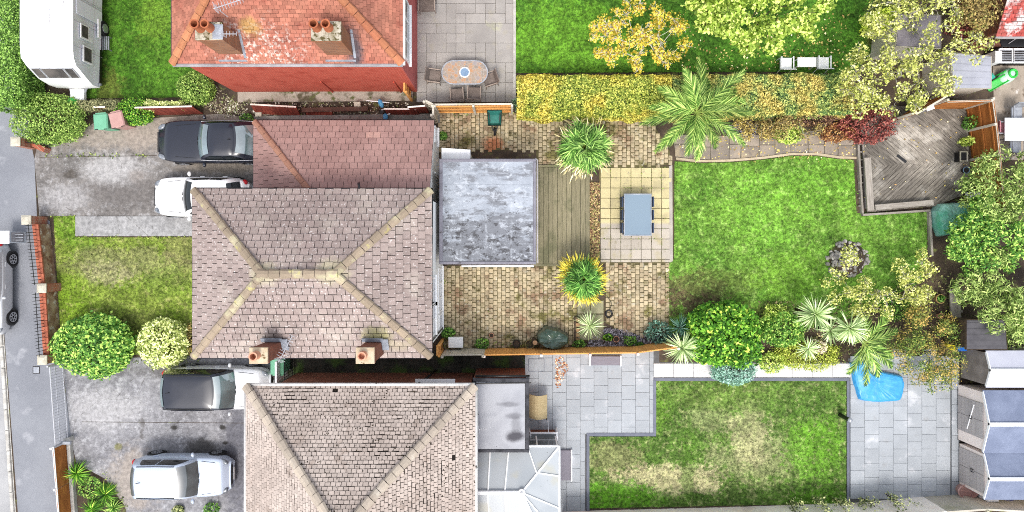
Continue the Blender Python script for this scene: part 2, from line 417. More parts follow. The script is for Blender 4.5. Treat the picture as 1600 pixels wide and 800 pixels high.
def frond(c, q, L, el, droop, nl=34, ll=.42, lw=.035):
    """pinnate frond: returns blade bases, directions, lengths, and the rachis points"""
    d = Vector((math.cos(q)*math.cos(el), math.sin(q)*math.cos(el), math.sin(el))); p = Vector(c); pts = [p.copy()]; k = 12
    for i in range(k):
        d = (d + Vector((0, 0, -1)) * droop / k).normalized(); p = p + d * L / k; pts.append(p.copy())
    B, D, LL = [], [], []
    for i in range(nl):
        t = .1 + .9 * i / (nl - 1); a = t * k; j = min(int(a), k-1); b = pts[j].lerp(pts[j+1], a - j)
        tg = (pts[j+1] - pts[j]).normalized(); sd_ = tg.cross(Vector((0, 0, 1))).normalized()
        for sg in (-1, 1):
            v = (sd_ * sg * (.62 - .25*t) * (.75 + .5*RNG.random()) + tg * 1.0 + Vector((0, 0, .3 - .5*RNG.random()))).normalized()
            B.append(b); D.append(v); LL.append(ll * (.35 + math.sin(math.pi * min(1, t*.86 + .14)) * .75) * (.85 + .3*RNG.random()))
    return B, D, LL, pts
def palm(name, px, py, z, fronds, label, mat_, trunk_r=.14, lw=.035, ll=.42, nl=34, cat='palm'):
    c = W(px, py, z); t = thing(name, (c.x, c.y, 0), label, cat)
    MB().tube([(c.x, c.y, 0), (c.x + .03, c.y + .02, z*.5), (c.x, c.y, z)], [trunk_r*1.2, trunk_r, trunk_r*.9], 10).build('trunk', M['palm_bark'], t, smooth=True)
    for (q, L, el, dr) in fronds:
        B, D, LL, pts = frond(c, q, L, el, dr, nl, ll, lw); n = len(B)
        fo = link('frond', blades_mesh('frond', off(np.array([tuple(b) for b in B]), t), np.array([tuple(d) for d in D]), np.array(LL), lw * (.8 + .4*RNG.random(n)), .35, mat_, 3), t)
        MB().tube(pts, [.022 - .0014*i for i in range(len(pts))], 5).build('midrib', M['rachis'], fo)
    return t
# ------------------------------------------------------------------ palette
def C(r, g, b, k=.72):
    f = lambda x: ((x/255 + .055)/1.055)**2.4 if x > 10 else x/255/12.92
    return (f(r)*k, f(g)*k, f(b)*k)
M = {}
M['bark'] = mat('bark', C(110, 92, 75), C(70, 58, 48), 6)
M['pale_bark'] = mat('pale_bark', C(200, 196, 185), C(150, 140, 125), 6)
M['palm_bark'] = mat('palm_bark', C(110, 92, 70), C(70, 55, 40), 12)
M['rachis'] = mat('rachis', C(170, 190, 90), C(140, 165, 80), 6)
M['soil'] = mat('soil', C(95, 80, 66), C(62, 52, 44), 1.2, specks=[(C(120,125,70), 2.2, .55, .7), (C(150, 140, 125), 9, .66, .74)], bump=.6, bscale=25)
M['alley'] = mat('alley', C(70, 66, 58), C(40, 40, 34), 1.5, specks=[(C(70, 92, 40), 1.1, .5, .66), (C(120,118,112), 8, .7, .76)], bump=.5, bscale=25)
M['tarmac'] = mat('tarmac', C(172, 175, 182, .62), C(154, 157, 165, .62), .45, specks=[(C(192, 194, 200, .62), .9, .56, .72), (C(225, 225, 225, .6), 14, .755, .78)], bump=.3, bscale=70, grain=.16)
M['road'] = mat('road', C(206, 206, 206, .62), C(186, 186, 187, .62), .8, bump=.3, bscale=70)
M['kerb'] = mat('kerb', C(225, 222, 215), C(190, 186, 178), 3)
M['concrete'] = mat('concrete', C(198, 190, 180), C(172, 164, 155), .8, specks=[(C(128, 122, 115), 1.4, .58, .72)], bump=.3)
M['white'] = mat('white_render', C(250, 250, 248, .85), C(238, 238, 236, .85), 1.5, var=.01, grain=.02, bump=.05)
M['upvc'] = mat('white_plastic', C(250, 250, 250, .88), C(245, 246, 248, .86), 2, var=.01, grain=.01, bump=0, rough=.35, spec=.5)
M['black'] = mat('black_plastic', C(30, 30, 33, .7), C(20, 20, 22, .7), 3, bump=.05, rough=.45, spec=.5)
M['darkgap'] = mat('dark_felt', C(52, 46, 42), C(36, 32, 30), 3)
M['lead'] = mat('lead_flashing', C(178, 184, 194), C(140, 146, 156), 3, rough=.5)
M['steel'] = mat('galvanised_steel', C(200, 204, 210), C(170, 174, 182), 4, rough=.4, metal=.4, bump=.05)
M['alu'] = mat('aluminium', C(225, 226, 230), C(205, 206, 212), 4, rough=.35, metal=.3, bump=0)
M['terracotta'] = mat('terracotta', C(205, 125, 85), C(180, 100, 68), 5, var=.12)
M['potpeach'] = mat('peach_clay', C(240, 180, 150), C(225, 160, 130), 5)
M['glass'] = None
def glass(name, col, rough=.05, ior=1.9, var=0.0):
    n = N(name); c = n.mix(n.step(n.noise(.9, 3), .4, .6), col, mul(col, .6)); n.done(c, rough, .6); n.b.inputs['IOR'].default_value = ior; return n.m
M['glass'] = glass('dark_glass', (.014, .018, .02), ior=1.5)
M['glass_pale'] = glass('sky_glass', (.15, .21, .22), ior=2.6)  # pale cyan base colour paints part of the sky's reflection into the glass
M['glass_pane'] = glass('window_glass', (.10, .115, .12), ior=2.0)

# driveway concretes with their own stains
def drive_mat(name, c1, c2, pale, stains, pales=()):
    n = N(name)
    col = n.mix(n.step(n.noise(.7, 6, .65), .36, .64), c1, c2)
    col = n.mix(n.math('MULTIPLY', n.step(n.noise(2.6, 8, .78), .5, .62), .8), col, pale)
    col = n.mix(n.math('MULTIPLY', n.step(n.noise(1.5, 9, .8, dist=.6), .53, .63), .6), col, mul(c2, .74))
    col = n.mix(n.math('MULTIPLY', n.step(n.noise(5.5, 4, .7), .58, .7), .5), col, mul(c2, .62))
    for x, y, rx, ry, c, s in stains: col = n.mix(n.math('MULTIPLY', n.blob(x, y, rx, ry, .45, .5, 2.2), s), col, c)
    fine = n.noise(45, 3, .65); col = n.scale_col(col, n.math('ADD', n.math('MULTIPLY', n.math('SUBTRACT', fine, .5), .55), 1.0)); col = n.scale_col(col, n.step(n.noise(6, 5, .7), .34, .66, .78, 1.2))
    cr = n.vor(.55, n.pos(), feature='DISTANCE_TO_EDGE')
    crack = n.math('MULTIPLY', n.step(n.math('ADD', cr, n.math('MULTIPLY', n.noise(3, 4, .6), .03)), .012, .022, 1, 0), .55)
    col = n.mix(crack, col, C(90, 84, 78)); n.bump(fine, .3); return n.done(col, .9, .25)
def bl(px, py, rx, ry, c, s): p = W(px, py); return (p.x, p.y, rx/S, ry/S, c, s)
M['drive_main'] = drive_mat('driveway_concrete', C(146, 141, 137), C(122, 118, 115), C(182, 180, 180),
    [bl(300, 205, 260, 30, C(172, 160, 148), .9), bl(112, 272, 13, 9, C(92, 86, 80), .9), bl(190, 300, 70, 26, C(116, 111, 108), .75), bl(175, 265, 45, 22, C(198, 196, 195), .7),
     bl(100, 310, 40, 20, C(186, 184, 184), .6), bl(350, 262, 70, 10, C(150, 140, 128), .8), bl(215, 275, 14, 10, C(150, 142, 136), .7)])
M['drive_path'] = drive_mat('path_concrete', C(172, 171, 170), C(160, 159, 159), C(188, 187, 187), [])
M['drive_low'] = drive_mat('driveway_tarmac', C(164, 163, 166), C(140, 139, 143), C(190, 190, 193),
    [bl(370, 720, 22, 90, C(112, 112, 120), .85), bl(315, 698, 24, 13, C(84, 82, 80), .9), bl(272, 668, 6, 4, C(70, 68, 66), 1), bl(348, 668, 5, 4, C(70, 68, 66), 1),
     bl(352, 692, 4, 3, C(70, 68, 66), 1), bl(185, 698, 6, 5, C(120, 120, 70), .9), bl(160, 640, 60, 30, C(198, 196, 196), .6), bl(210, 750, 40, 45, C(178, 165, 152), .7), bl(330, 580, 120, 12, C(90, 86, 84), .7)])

def lawn_mat(name, g1, g2, pale, patches, mottling=.5, seedv=0):
    n = N(name); r = n.rand()
    col = n.mix(n.step(n.noise(.55, 3, .6), .36, .64), g1, g2)
    col = n.mix(n.math('MULTIPLY', n.step(n.noise(2.1, 5, .65), .5, .68), mottling), col, pale)
    for x, y, rx, ry, c, s in patches: col = n.mix(n.math('MULTIPLY', n.step(n.math('ADD', n.blob(x, y, rx, ry, .75, .6, 1.3), n.math('MULTIPLY', n.math('SUBTRACT', n.noise(5.5, 6, .75), .5), 2.2)), .3, .75), s), col, c)
    col = n.mix(n.math('MULTIPLY', n.step(n.noise(4.2, 7, .75), .53, .64), mottling + .15), col, mul(pale, 1.05))
    col = n.mix(n.math('MULTIPLY', n.step(n.noise(3.3, 7, .75, dist=.5), .36, .47, 1, 0), .6), col, mul(g1, .55))
    col = n.scale_col(col, n.math('ADD', n.math('MULTIPLY', n.math('SUBTRACT', r, .5), .75), 1.0))
    col = n.scale_col(col, n.step(n.noise(7.5, 5, .7), .34, .66, .58, 1.5)); col = n.scale_col(col, n.step(n.noise(1.5, 6, .7), .36, .64, .74, 1.26))
    return n.done(col, .8, .2)
straw = C(205, 196, 150); soilc = C(105, 88, 66)
M['lawn_main'] = lawn_mat('lawn_main', C(98, 144, 50), C(118, 162, 60), C(168, 202, 106),
    [bl(1082, 460, 55, 32, soilc, .95), bl(1120, 440, 70, 22, C(110, 128, 60), .7), bl(1230, 430, 60, 40, C(120, 168, 50), .5), bl(1180, 500, 90, 26, C(96, 100, 52), .8), bl(1400, 280, 80, 40, C(90, 158, 40), .6), bl(1190, 330, 60, 60, C(140, 200, 70), .5), bl(1290, 300, 80, 50, C(124, 180, 56), .4)], .55)
M['lawn_top'] = lawn_mat('lawn_top', C(66, 110, 30), C(80, 128, 38), C(110, 150, 56), [bl(900, 60, 110, 60, C(112, 164, 46), .6), bl(1380, 40, 30, 80, C(86, 80, 48), .7)], .3)
M['lawn_caravan'] = lawn_mat('lawn_caravan', C(80, 130, 34), C(98, 150, 44), C(130, 172, 66), [bl(240, 30, 26, 40, C(136, 176, 60), .6), bl(170, 140, 20, 30, C(136, 124, 66), .5)], .35)
M['lawn_front'] = lawn_mat('lawn_front', C(120, 146, 48), C(140, 160, 66), C(176, 178, 106),
    [bl(200, 412, 95, 26, C(150, 146, 104), .6), bl(170, 425, 40, 18, C(178, 170, 132), .5), bl(285, 400, 30, 40, C(150, 142, 96), .5), bl(120, 350, 40, 30, C(112, 152, 44), .7), bl(110, 470, 30, 40, C(124, 158, 40), .7), bl(260, 440, 40, 26, C(122, 150, 56), .6), bl(215, 505, 70, 18, C(96, 104, 52), .7)], .5)
M['lawn_south'] = lawn_mat('lawn_south', C(84, 118, 44), C(106, 142, 58), C(170, 178, 116),
    [bl(1040, 748, 95, 24, straw, .85), bl(1190, 715, 80, 40, C(190, 188, 138), .5), bl(1170, 680, 30, 50, straw, .5), bl(960, 715, 45, 26, C(170, 160, 118), .5), bl(1105, 655, 40, 20, C(176, 176, 128), .4), bl(1150, 620, 110, 22, C(124, 152, 70), .6), bl(1010, 640, 40, 30, C(110, 154, 48), .7),
     bl(960, 775, 70, 22, C(104, 164, 40), .95), bl(1270, 700, 45, 50, C(112, 168, 46), .85), bl(1250, 630, 60, 18, C(90, 126, 48), .6), bl(1280, 780, 60, 16, C(104, 158, 42), .8), bl(1075, 720, 12, 60, C(96, 140, 44), .6), bl(1145, 770, 12, 30, C(86, 110, 50), .6)], .6)

# ------------------------------------------------------------------ ground sheet, street
g = MB().sheet([(-300, -300), (300, -300), (300, 300), (-300, 300)], 0).build('ground', M['soil']); struct(g)
struct(MB().sheet(Wp([(-600, -300), (-64, -300), (3, 575), (18, 800), (30, 950), (-600, 950)]), .004).build('road', M['road']))
struct(MB().sheet(Wp([(-56, -300), (45, -300), (45, 205), (54, 250), (58, 340), (78, 345), (96, 562), (112, 690), (122, 830), (40, 950), (28, 800), (11, 575)]), .008).build('footpath', M['tarmac']))
kb = struct(MB().sheet(Wp([(-63, -290), (-57, -290), (10, 575), (25, 800), (35, 950), (29, 950), (17, 800), (3, 575)]), .010).build('kerb', M['kerb']))
a0, a1, a2 = W(6, 575), W(21, 800), W(29, 930)
pts = [W(-10, 370), a0, a1, a2]
stone = MB().bbox((0, 0, .03), (.9, .15, .1), .02); me_k = None
for a, b in zip(pts, pts[1:]):
    L = (b - a).length; k = int(L / .915); u = (b - a).normalized()
    for i in range(k):
        p = a + u * (i + .5) * L / k
        if me_k is None: o = stone.build('kerb_stone', M['kerb'], kb, local=True); me_k = o.data
        else: o = link('kerb_stone', me_k, kb)
        o.location = (p.x, p.y, .012 + .01 * random.random()); o.rotation_euler = (0, 0, math.atan2(u.y, u.x) + random.uniform(-.012, .012))

# ------------------------------------------------------------------ drives and hard ground
struct(MB().sheet(Wp([(54, 248), (60, 222), (95, 225), (150, 190), (345, 178), (420, 188), (430, 300), (330, 345), (300, 338), (62, 338)]), .012).build('driveway', M['drive_main']))
struct(MB().prism(Wp([(119, 338), (330, 338), (330, 369), (119, 369)]), 0, .06).build('driveway_path', M['drive_path']))
for a_, b_ in (((62, 246), (246, 243)), ((62, 338), (245, 338)), ((128, 659), (385, 661))):
    p, q = W(*a_), W(*b_); d = q - p; struct(MB().box((p + q)/2 + Vector((0, 0, .0135)), (d.length, .022, .004), math.atan2(d.y, d.x)).build('expansion_joint', M['soil']))
q = W(57, 578); dcv = thing('drain_cover', (q.x, q.y, 0), 'small square metal drain cover in the footpath', 'drain cover')
MB().bbox((q.x, q.y, .014), (.26, .26, .012), .003).build('lid', M['steel'], dcv); MB().box((q.x, q.y, .011), (.32, .32, .008)).build('surround', M['darkgap'], dcv)
struct(MB().sheet(Wp([(97, 562), (440, 552), (470, 600), (470, 830), (206, 830), (195, 790), (165, 748), (120, 724), (112, 690), (104, 620)]), .012).build('lower_driveway', M['drive_low']))
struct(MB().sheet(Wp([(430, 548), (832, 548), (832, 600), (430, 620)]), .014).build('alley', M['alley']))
struct(MB().sheet(Wp([(345, 140), (700, 140), (700, 195), (345, 195)]), .008).build('upper_alley', M['soil']))
mossy = mat('mossy_concrete', C(190, 182, 168), C(165, 156, 142), 1.1, specks=[(C(98, 92, 72), 1.3, .5, .62), (C(100, 108, 62), 2.3, .56, .68)], bump=.5, bscale=20)
struct(MB().prism(Wp([(372, 144), (645, 143), (645, 158), (372, 160)]), 0, .05).build('concrete_strip', mossy))
struct(MB().prism(Wp([(380, 182), (688, 178), (688, 192), (380, 197)]), 0, .09).build('concrete_ledge', mat('ledge_concrete', C(170, 165, 158), C(140, 136, 130), 1.4, specks=[(C(110,108,104), 3, .55, .7)], bump=.4)))

def slab_set(parent, rects, name, mt, th=.035, base=.01, gap=.009, tilt=.006, b=.006):
    """individual slabs; rects in pixels (x0,y0,x1,y1)"""
    cache = {}
    for (x0, y0, x1, y1) in rects:
        p, q = W(x0, y1), W(x1, y0); w, d = q.x - p.x - gap, q.y - p.y - gap
        if w < .04 or d < .04: continue
        key = (round(w, 2), round(d, 2)); c = ((p.x+q.x)/2, (p.y+q.y)/2, base + th/2 + random.uniform(0, .006))
        if key not in cache: o = MB().bbox((0, 0, 0), (w, d, th), b).build(name, mt, parent, local=True); cache[key] = o.data
        else: o = link(name, cache[key], parent)
        o.location = c; o.rotation_euler = (random.uniform(-tilt, tilt), random.uniform(-tilt, tilt), random.uniform(-.006, .006))
M['joint'] = mat('sand_joint', C(150, 142, 128), C(120, 112, 98), 3, bump=.4)
M['moss_joint'] = mat('moss_joint', C(118, 110, 72), C(90, 82, 56), 2.2, bump=.5, bscale=25)
# beige patio of the red house: random coursed slabs
pt = struct(MB().sheet(Wp([(651, -60), (805, -60), (805, 160), (651, 160)]), .009).build('upper_patio', M['joint']))
M['beige_slab'] = mat('beige_slab', C(182, 177, 171), C(168, 163, 158), 1.1, var=.08, specks=[(C(178, 172, 160), 2.4, .55, .72), (C(206, 206, 160), .7, .6, .8)])
cell = 15.4; nx, ny = 10, 15; used = [[False]*ny for _ in range(nx)]; rects = []
for j in range(ny):
    for i in range(nx):
        if used[i][j]: continue
        opts = [(2,2),(2,1),(1,2),(1,1),(3,2),(2,1)]; random.shuffle(opts)
        for w, h in opts + [(1,1)]:
            if i+w <= nx and j+h <= ny and not any(used[a][b] for a in range(i,i+w) for b in range(j,j+h)): break
        for a in range(i,i+w):
            for b in range(j,j+h): used[a][b] = True
        rects.append((651+i*cell, -71+j*cell, 651+(i+w)*cell, -71+(j+h)*cell))
slab_set(pt, rects, 'slab', M['beige_slab'], gap=.012)
struct(MB().prism(Wp([(802, -80), (806, -80), (806, 157), (802, 157)]), 0, .13).build('patio_edging', M['kerb']))
# block paved yard: thousands of small blocks
M['block'] = mat('block_paving', C(210, 194, 160), C(188, 170, 138), 1.2, var=.24, specks=[(C(158, 130, 104), 1.1, .5, .66), (C(128, 122, 70), .8, .52, .66), (C(206, 198, 176), 5, .58, .7), (C(98, 88, 58), 3.2, .6, .7)], bump=.4, bscale=30)
_m = M['block']; _t = _m.node_tree; _b = _t.nodes['Principled BSDF']; _src = _b.inputs['Base Color'].links[0].from_socket
_n = N.__new__(N); _n.m, _n.t, _n.b, _n.out, _n._pos, _n._geo = _m, _t, _b, None, None, None
_c = W(771, 227); _f = _n.math('MULTIPLY', _n.blob(_c.x, _c.y, .42, .36, .5, .35, 4), .85); _n.set(_b.inputs['Base Color'], _n.mix(_f, _src, C(210, 128, 86)))
def block_field(name, poly, bw=.187, bd=.222, z=.01):
    o0 = struct(MB().sheet(Wp(poly), z).build(name, M['moss_joint']))
    wp = [W(*p) for p in poly]; xs = [p.x for p in wp]; ys = [p.y for p in wp]; b = MB(); i = 0
    V, F = [], []; x = min(xs)
    while x < max(xs):
        y = min(ys) + (bd/2 if i % 2 else 0) + random.uniform(-.02, .02)
        while y < max(ys):
            cx, cy = x + bw/2, y + bd/2
            if inside(cx, cy, wp):
                w, d = bw/2 - .006 - random.random()*.01, bd/2 - .006 - random.random()*.012; t = z + .03 + random.uniform(-.006, .006); a = random.uniform(-.03, .03); e = .012
                n0 = len(V); ca, sa = math.cos(a), math.sin(a); tx, ty = random.uniform(-.02, .02), random.uniform(-.02, .02)
                for (hx, hy, hz) in ((-w,-d,z),(w,-d,z),(w,d,z),(-w,d,z),(-w,-d,t-.008),(w,-d,t-.008),(w,d,t-.008),(-w,d,t-.008),(-w+e,-d+e,t),(w-e,-d+e,t),(w-e,d-e,t),(-w+e,d-e,t)):
                    V.append((cx + hx*ca - hy*sa, cy + hx*sa + hy*ca, hz + hx*tx + hy*ty))
                F.append((n0+8, n0+9, n0+10, n0+11))
                for k in (0, 4):
                    for q in range(4): F.append((n0+k+q, n0+k+(q+1)%4, n0+k+4+(q+1)%4, n0+k+4+q))
            y += bd
        x += bw; i += 1
    o = link('paving_blocks', fast_mesh('paving_blocks', V, F, M['block']), o0); o['kind'] = 'stuff'; return o0
block_field('block_yard', [(684, 174), (1010, 176), (1046, 236), (1050, 258), (925, 262), (838, 262), (838, 235), (684, 235)])
block_field('lower_block_yard', [(692, 416), (876, 416), (902, 470), (902, 540), (692, 547)])
block_field('far_block_yard', [(946, 411), (1043, 411), (1043, 520), (1000, 528), (946, 505)], .19, .225)
# yellow slab patio
sp = struct(MB().sheet(Wp([(936, 260), (1052, 260), (1052, 412), (936, 412)]), .011).build('slab_patio', M['moss_joint']))
n = N('yellow_slab'); p = n.pos(); sx = n.n('ShaderNodeSeparateXYZ'); n.set(sx.inputs[0], p)
col = n.mix(n.step(sx.outputs[1], W(0, 352).y, W(0, 346).y), C(200, 190, 176), C(222, 208, 160))
col = n.mix(n.step(n.noise(1.3, 4), .5, .72), col, C(190, 178, 140)); col = n.mix(n.step(n.noise(4, 5, .7), .56, .72), col, C(170, 160, 136))
fine = n.noise(40, 3); col = n.scale_col(col, n.math('ADD', n.math('ADD', n.math('MULTIPLY', n.math('SUBTRACT', n.rand(), .5), .16), n.math('MULTIPLY', n.math('SUBTRACT', fine, .5), .4)), 1.0)); n.bump(fine, .3)
M['yellow_slab'] = n.done(col, .9)
ce = 15.9; slab_set(sp, [(938+i*ce, 262+j*ce, 938+(i+1)*ce, min(262+(j+1)*ce, 410)) for i in range(7) for j in range(10)], 'slab', M['yellow_slab'], gap=.022)
struct(MB().prism(Wp([(1045, 260), (1050, 258), (1051, 408), (1046, 410)]), 0, .05).build('patio_edging', M['concrete']))
struct(MB().sheet(Wp([(901, 470), (944, 468), (944, 533), (901, 531)]), .012).build('concrete_base', M['moss_joint']))
slab_set(bpy.data.objects['concrete_base'], [(902, 470, 922, 490), (923, 470, 943, 490), (902, 491, 922, 531), (923, 491, 943, 531)], 'slab', mat('green_slab', C(176, 170, 140), C(150, 148, 116), 1.5, specks=[(C(120,124,84), 2, .54, .7)]), gap=.015)
# bark strip between deck and slabs
bs = struct(MB().sheet(Wp([(920, 284), (938, 284), (938, 405), (920, 405)]), .016).build('bark_bed', M['soil']))
P = np.array([tuple(W(921 + 16*random.random(), 285 + 119*random.random(), .03)) for _ in range(1500)])
o = link('bark_chips', leaves_mesh('bark_chips', P, rdir(1500)*.5 + np.array([[0,0,1.]]), .07*(.5+RNG.random(1500)), .5, leafmat('bark_chip', [(0, C(90,62,44)), (.4, C(150,110,80)), (.7, C(110,120,60)), (1, C(190,160,120))], 0)), bs); o['kind'] = 'stuff'
# grey patio and paths of the lower garden
M['grey_slab'] = mat('grey_slab', C(184, 189, 194), C(174, 179, 184), .9, var=.055, specks=[(C(168, 170, 172), 2.2, .58, .76), (C(214, 216, 220), 1.1, .56, .74)])
M['dark_edge'] = mat('dark_edging', C(132, 136, 150), C(118, 122, 136), 2)
M['grey_joint'] = mat('grey_joint', C(120, 122, 124), C(100, 100, 100), 3)
gp = struct(MB().sheet(Wp([(818, 545), (1030, 545), (1030, 676), (918, 676), (918, 800), (870, 800), (818, 700)]), .010).build('grey_patio', M['grey_joint']))
cs = 21.6; rects = []
for i in range(10):
    x0 = 820 + i*cs; y = 548 - (cs/2 if i % 2 else 0) - cs
    while y < 810:
        yb = 676 if i >= 5 else 812
        a, b = max(y, 548), min(y + cs, yb); lim = 1020 if i < 9 else 1021
        if b - a > 4: rects.append((x0, a, min(x0 + cs, lim) if i == 9 else (x0+cs if not (i == 4 and a > 676) else 914), b))
        y += cs
slab_set(gp, rects, 'slab', M['grey_slab'])
pp = struct(MB().sheet(Wp([(1018, 566), (1335, 566), (1335, 594), (1018, 594)]), .009).build('garden_path', M['grey_joint']))
slab_set(pp, [(1021 + k*31, 567.5, 1021 + (k+1)*31, 589.5) for k in range(10)], 'slab', mat('pale_slab', C(232, 230, 230), C(218, 216, 216), 1.4, var=.04))
rp = struct(MB().sheet(Wp([(1325, 560), (1500, 560), (1500, 786), (1325, 786)]), .008).build('shed_patio', M['grey_joint']))
cr_ = 22.3; rects = []
for i in range(7):
    x0 = 1328 + i*cr_; y = 556 - (cr_/2 if i % 2 else 0)
    while y < 776:
        rects.append((x0, y, x0 + cr_, min(y + cr_, 783))); y += cr_
rects += [(1486, 560 + k*24, 1497, 584 + k*24) for k in range(9)]
slab_set(rp, rects, 'slab', M['grey_slab'])
def strip(pts, w, h, name, mt):
    b = MB()
    for a, c in zip(pts, pts[1:]):
        a, c = W(*a), W(*c); d = (c - a); L = d.length; b.box((a + c) / 2 + Vector((0, 0, h/2)), (L, w, h), math.atan2(d.y, d.x))
    return struct(b.build(name, mt))
strip([(918.5, 798), (918.5, 681)], .13, .07, 'lawn_edging', M['dark_edge'])
strip([(916.5, 678.5), (1024.5, 678.5)], .14, .074, 'lawn_edging', M['dark_edge'])
strip([(1022.5, 676), (1022.5, 594)], .13, .07, 'lawn_edging', M['dark_edge'])
strip([(1020.5, 592.5), (1326, 592.5)], .13, .066, 'lawn_edging', M['dark_edge'])
strip([(1324.5, 595), (1324.5, 783)], .11, .06, 'lawn_edging', M['dark_edge'])
# stone path along the hedge border, with a pale curved edging
top_c = [(1052, 216), (1120, 212), (1200, 212), (1270, 206), (1337, 205)]
low_c = [(1056, 248), (1090, 252), (1140, 251), (1190, 247), (1235, 241), (1275, 241), (1310, 246), (1337, 247)]
sp2 = struct(MB().sheet(Wp(top_c + low_c[::-1]), .011).build('stone_path', M['joint']))
M['flag'] = mat('flagstone', C(172, 158, 142), C(146, 136, 126), 1.2, var=.18, specks=[(C(196, 178, 150), 1.6, .54, .7)], bump=.5)
poly = [(W(*p).x, W(*p).y) for p in top_c + low_c[::-1]]
def lowy(x):
    for (xa, ya), (xb, yb) in zip(low_c, low_c[1:]):
        if xa <= x <= xb: return ya + (yb-ya)*(x-xa)/(xb-xa)
    return 247
x = 1054
while x < 1330:
    w = random.uniform(18, 30); x1 = min(x + w, 1336); mid = random.uniform(224, 230)
    for (ya, yb) in (((210, mid), (mid, 0)) if random.random() < .75 else ((212, 0),)):
        e = lambda xx, yy: (xx, (lowy(xx) - 2.5) if yy == 0 else yy)
        q = [e(x+.7, ya+.7), e(x1-.7, ya+.7), e(x1-.7 + random.uniform(-1.5, 1.5), yb if yb == 0 else yb-.7), e(x+.7, yb if yb == 0 else yb-.7)]
        MB().prism(Wp(q), .01, .045 + random.random()*.008).build('flagstone', M['flag'], sp2)
    x = x1
strip(low_c, .1, .08, 'path_edging', mat('path_edge', C(212, 196, 168), C(190, 172, 144), 3))

# ------------------------------------------------------------------ lawns
def lawn(name, poly, mt, dens=480, z=.02, ln=.075, holes=()):
    wp = [W(*p) for p in poly]
    o = struct(MB().sheet(wp, z).build(name, mt))
    xs = [p.x for p in wp]; ys = [p.y for p in wp]; A = (max(xs)-min(xs))*(max(ys)-min(ys)); n = int(A*dens)
    X = min(xs) + RNG.random(n)*(max(xs)-min(xs)); Y = min(ys) + RNG.random(n)*(max(ys)-min(ys))
    keep = np.array([inside(a, b, wp) for a, b in zip(X, Y)]); X, Y = X[keep], Y[keep]; n = len(X); X = X + RNG.normal(size=n)*.03; Y = Y + RNG.normal(size=n)*.03
    base = np.stack([X, Y, np.full(n, z)], 1); q = RNG.random(n)*6.283; el = .35 + RNG.random(n)*1.0
    d = np.stack([np.cos(q)*np.cos(el), np.sin(q)*np.cos(el), np.sin(el)], 1)
    g = link('grass_blades', blades_mesh('grass_blades', base, d, ln*(.6 + .9*RNG.random(n)), .022*(.6+.8*RNG.random(n)), .8, mt, 2), o); g['kind'] = 'stuff'
    return o
lawn('back_lawn', [(1054, 252), (1090, 255), (1140, 254), (1190, 250), (1235, 244), (1275, 244), (1310, 249), (1333, 250), (1338, 333), (1448, 330), (1448, 400), (1440, 440), (1320, 500), (1190, 530), (1060, 520), (1044, 520), (1044, 411), (1053, 405)], M['lawn_main'])
lawn('upper_lawn', [(806, -60), (1420, -60), (1395, 20), (1370, 80), (1330, 115), (1200, 112), (806, 114)], M['lawn_top'])
lawn('caravan_lawn', [(160, -60), (290, -60), (272, 20), (320, 110), (300, 152), (118, 154), (150, 60)], M['lawn_caravan'])
lawn('front_lawn', [(84, 338), (118, 338), (118, 371), (320, 371), (320, 552), (97, 556)], M['lawn_front'], 420)
lawn('lower_lawn', [(1025, 595), (1322, 595), (1322, 786), (920, 794), (920, 682), (1025, 682)], M['lawn_south'], 420)
# ------------------------------------------------------------------ roofs
def plane_frame(poly):
    A, B = Vector(poly[0]), Vector(poly[1]); u = (B - A).normalized(); n_ = Vector((0,0,0))
    for i in range(len(poly)):
        p, q = Vector(poly[i]), Vector(poly[(i+1) % len(poly)]); n_ += p.cross(q)
    n_.normalize()
    if n_.z < 0: n_ = -n_
    v = n_.cross(u)
    return A, u, v, n_
def tile_plane(roof, poly, gauge, tw, th, joined, indiv, jit=.01, gap=.014, lift=.012, gv=.014, gvar=0.0, skip=0.0):
    """poly: 3D eave-left, eave-right, ... (seen from outside, looking at the slope). Appends tiles to the lists."""
    A, u, v, n_ = plane_frame(poly)
    P2 = ccw([((Vector(p) - A).dot(u), (Vector(p) - A).dot(v)) for p in poly])
    us = [p[0] for p in P2]; vm = max(p[1] for p in P2); j = 0; vv = -.03
    P2 = [(p[0], p[1]) for p in P2]
    ext = ccw([(x, y - .05 if y < .01 else y) for x, y in P2])
    while vv < vm:
        uu = min(us) - tw + (tw / 2 if j % 2 else 0) + random.uniform(-.01, .01)
        while uu < max(us):
            if random.random() >= skip:
                d0 = random.uniform(-jit, jit)
                org_ = A + u*uu + v*vv; gq = gv + (gvar * (.35 + .65*max(0.0, math.sin(org_.x*1.3 + 1.3*math.sin(org_.y*1.6)))) * random.random()**1.5 if gvar else 0.0)
                rect = [(uu + gap/2, vv + d0), (uu + tw - gap/2, vv + d0), (uu + tw - gap/2, vv + gauge - gq), (uu + gap/2, vv + gauge - gq)]
                c = clip_poly(rect, ext)
                if len(c) >= 3 and area2(c) > .0035:
                    full = abs(area2(c) - area2(rect)) < 1e-5 and not gvar
                    zf = lambda y: lift + th * (1 - .92*(y - vv - d0) / gauge)
                    top = [(x - uu, y - vv, zf(y)) for x, y in c]; bot = [(x - uu, y - vv, -.004) for x, y in c]
                    k = len(c); org = A + u*uu + v*vv
                    tilt = random.uniform(-.012, .012)
                    top = [(x, y, z + tilt*(x - tw/2)) for x, y, z in top]
                    indiv.append((org, u, v, n_, top + bot, [tuple(range(k))] + [(k + i, k + (i+1) % k, (i+1) % k, i) for i in range(k)], full, area2(c)))
            uu += tw
        vv += gauge; j += 1
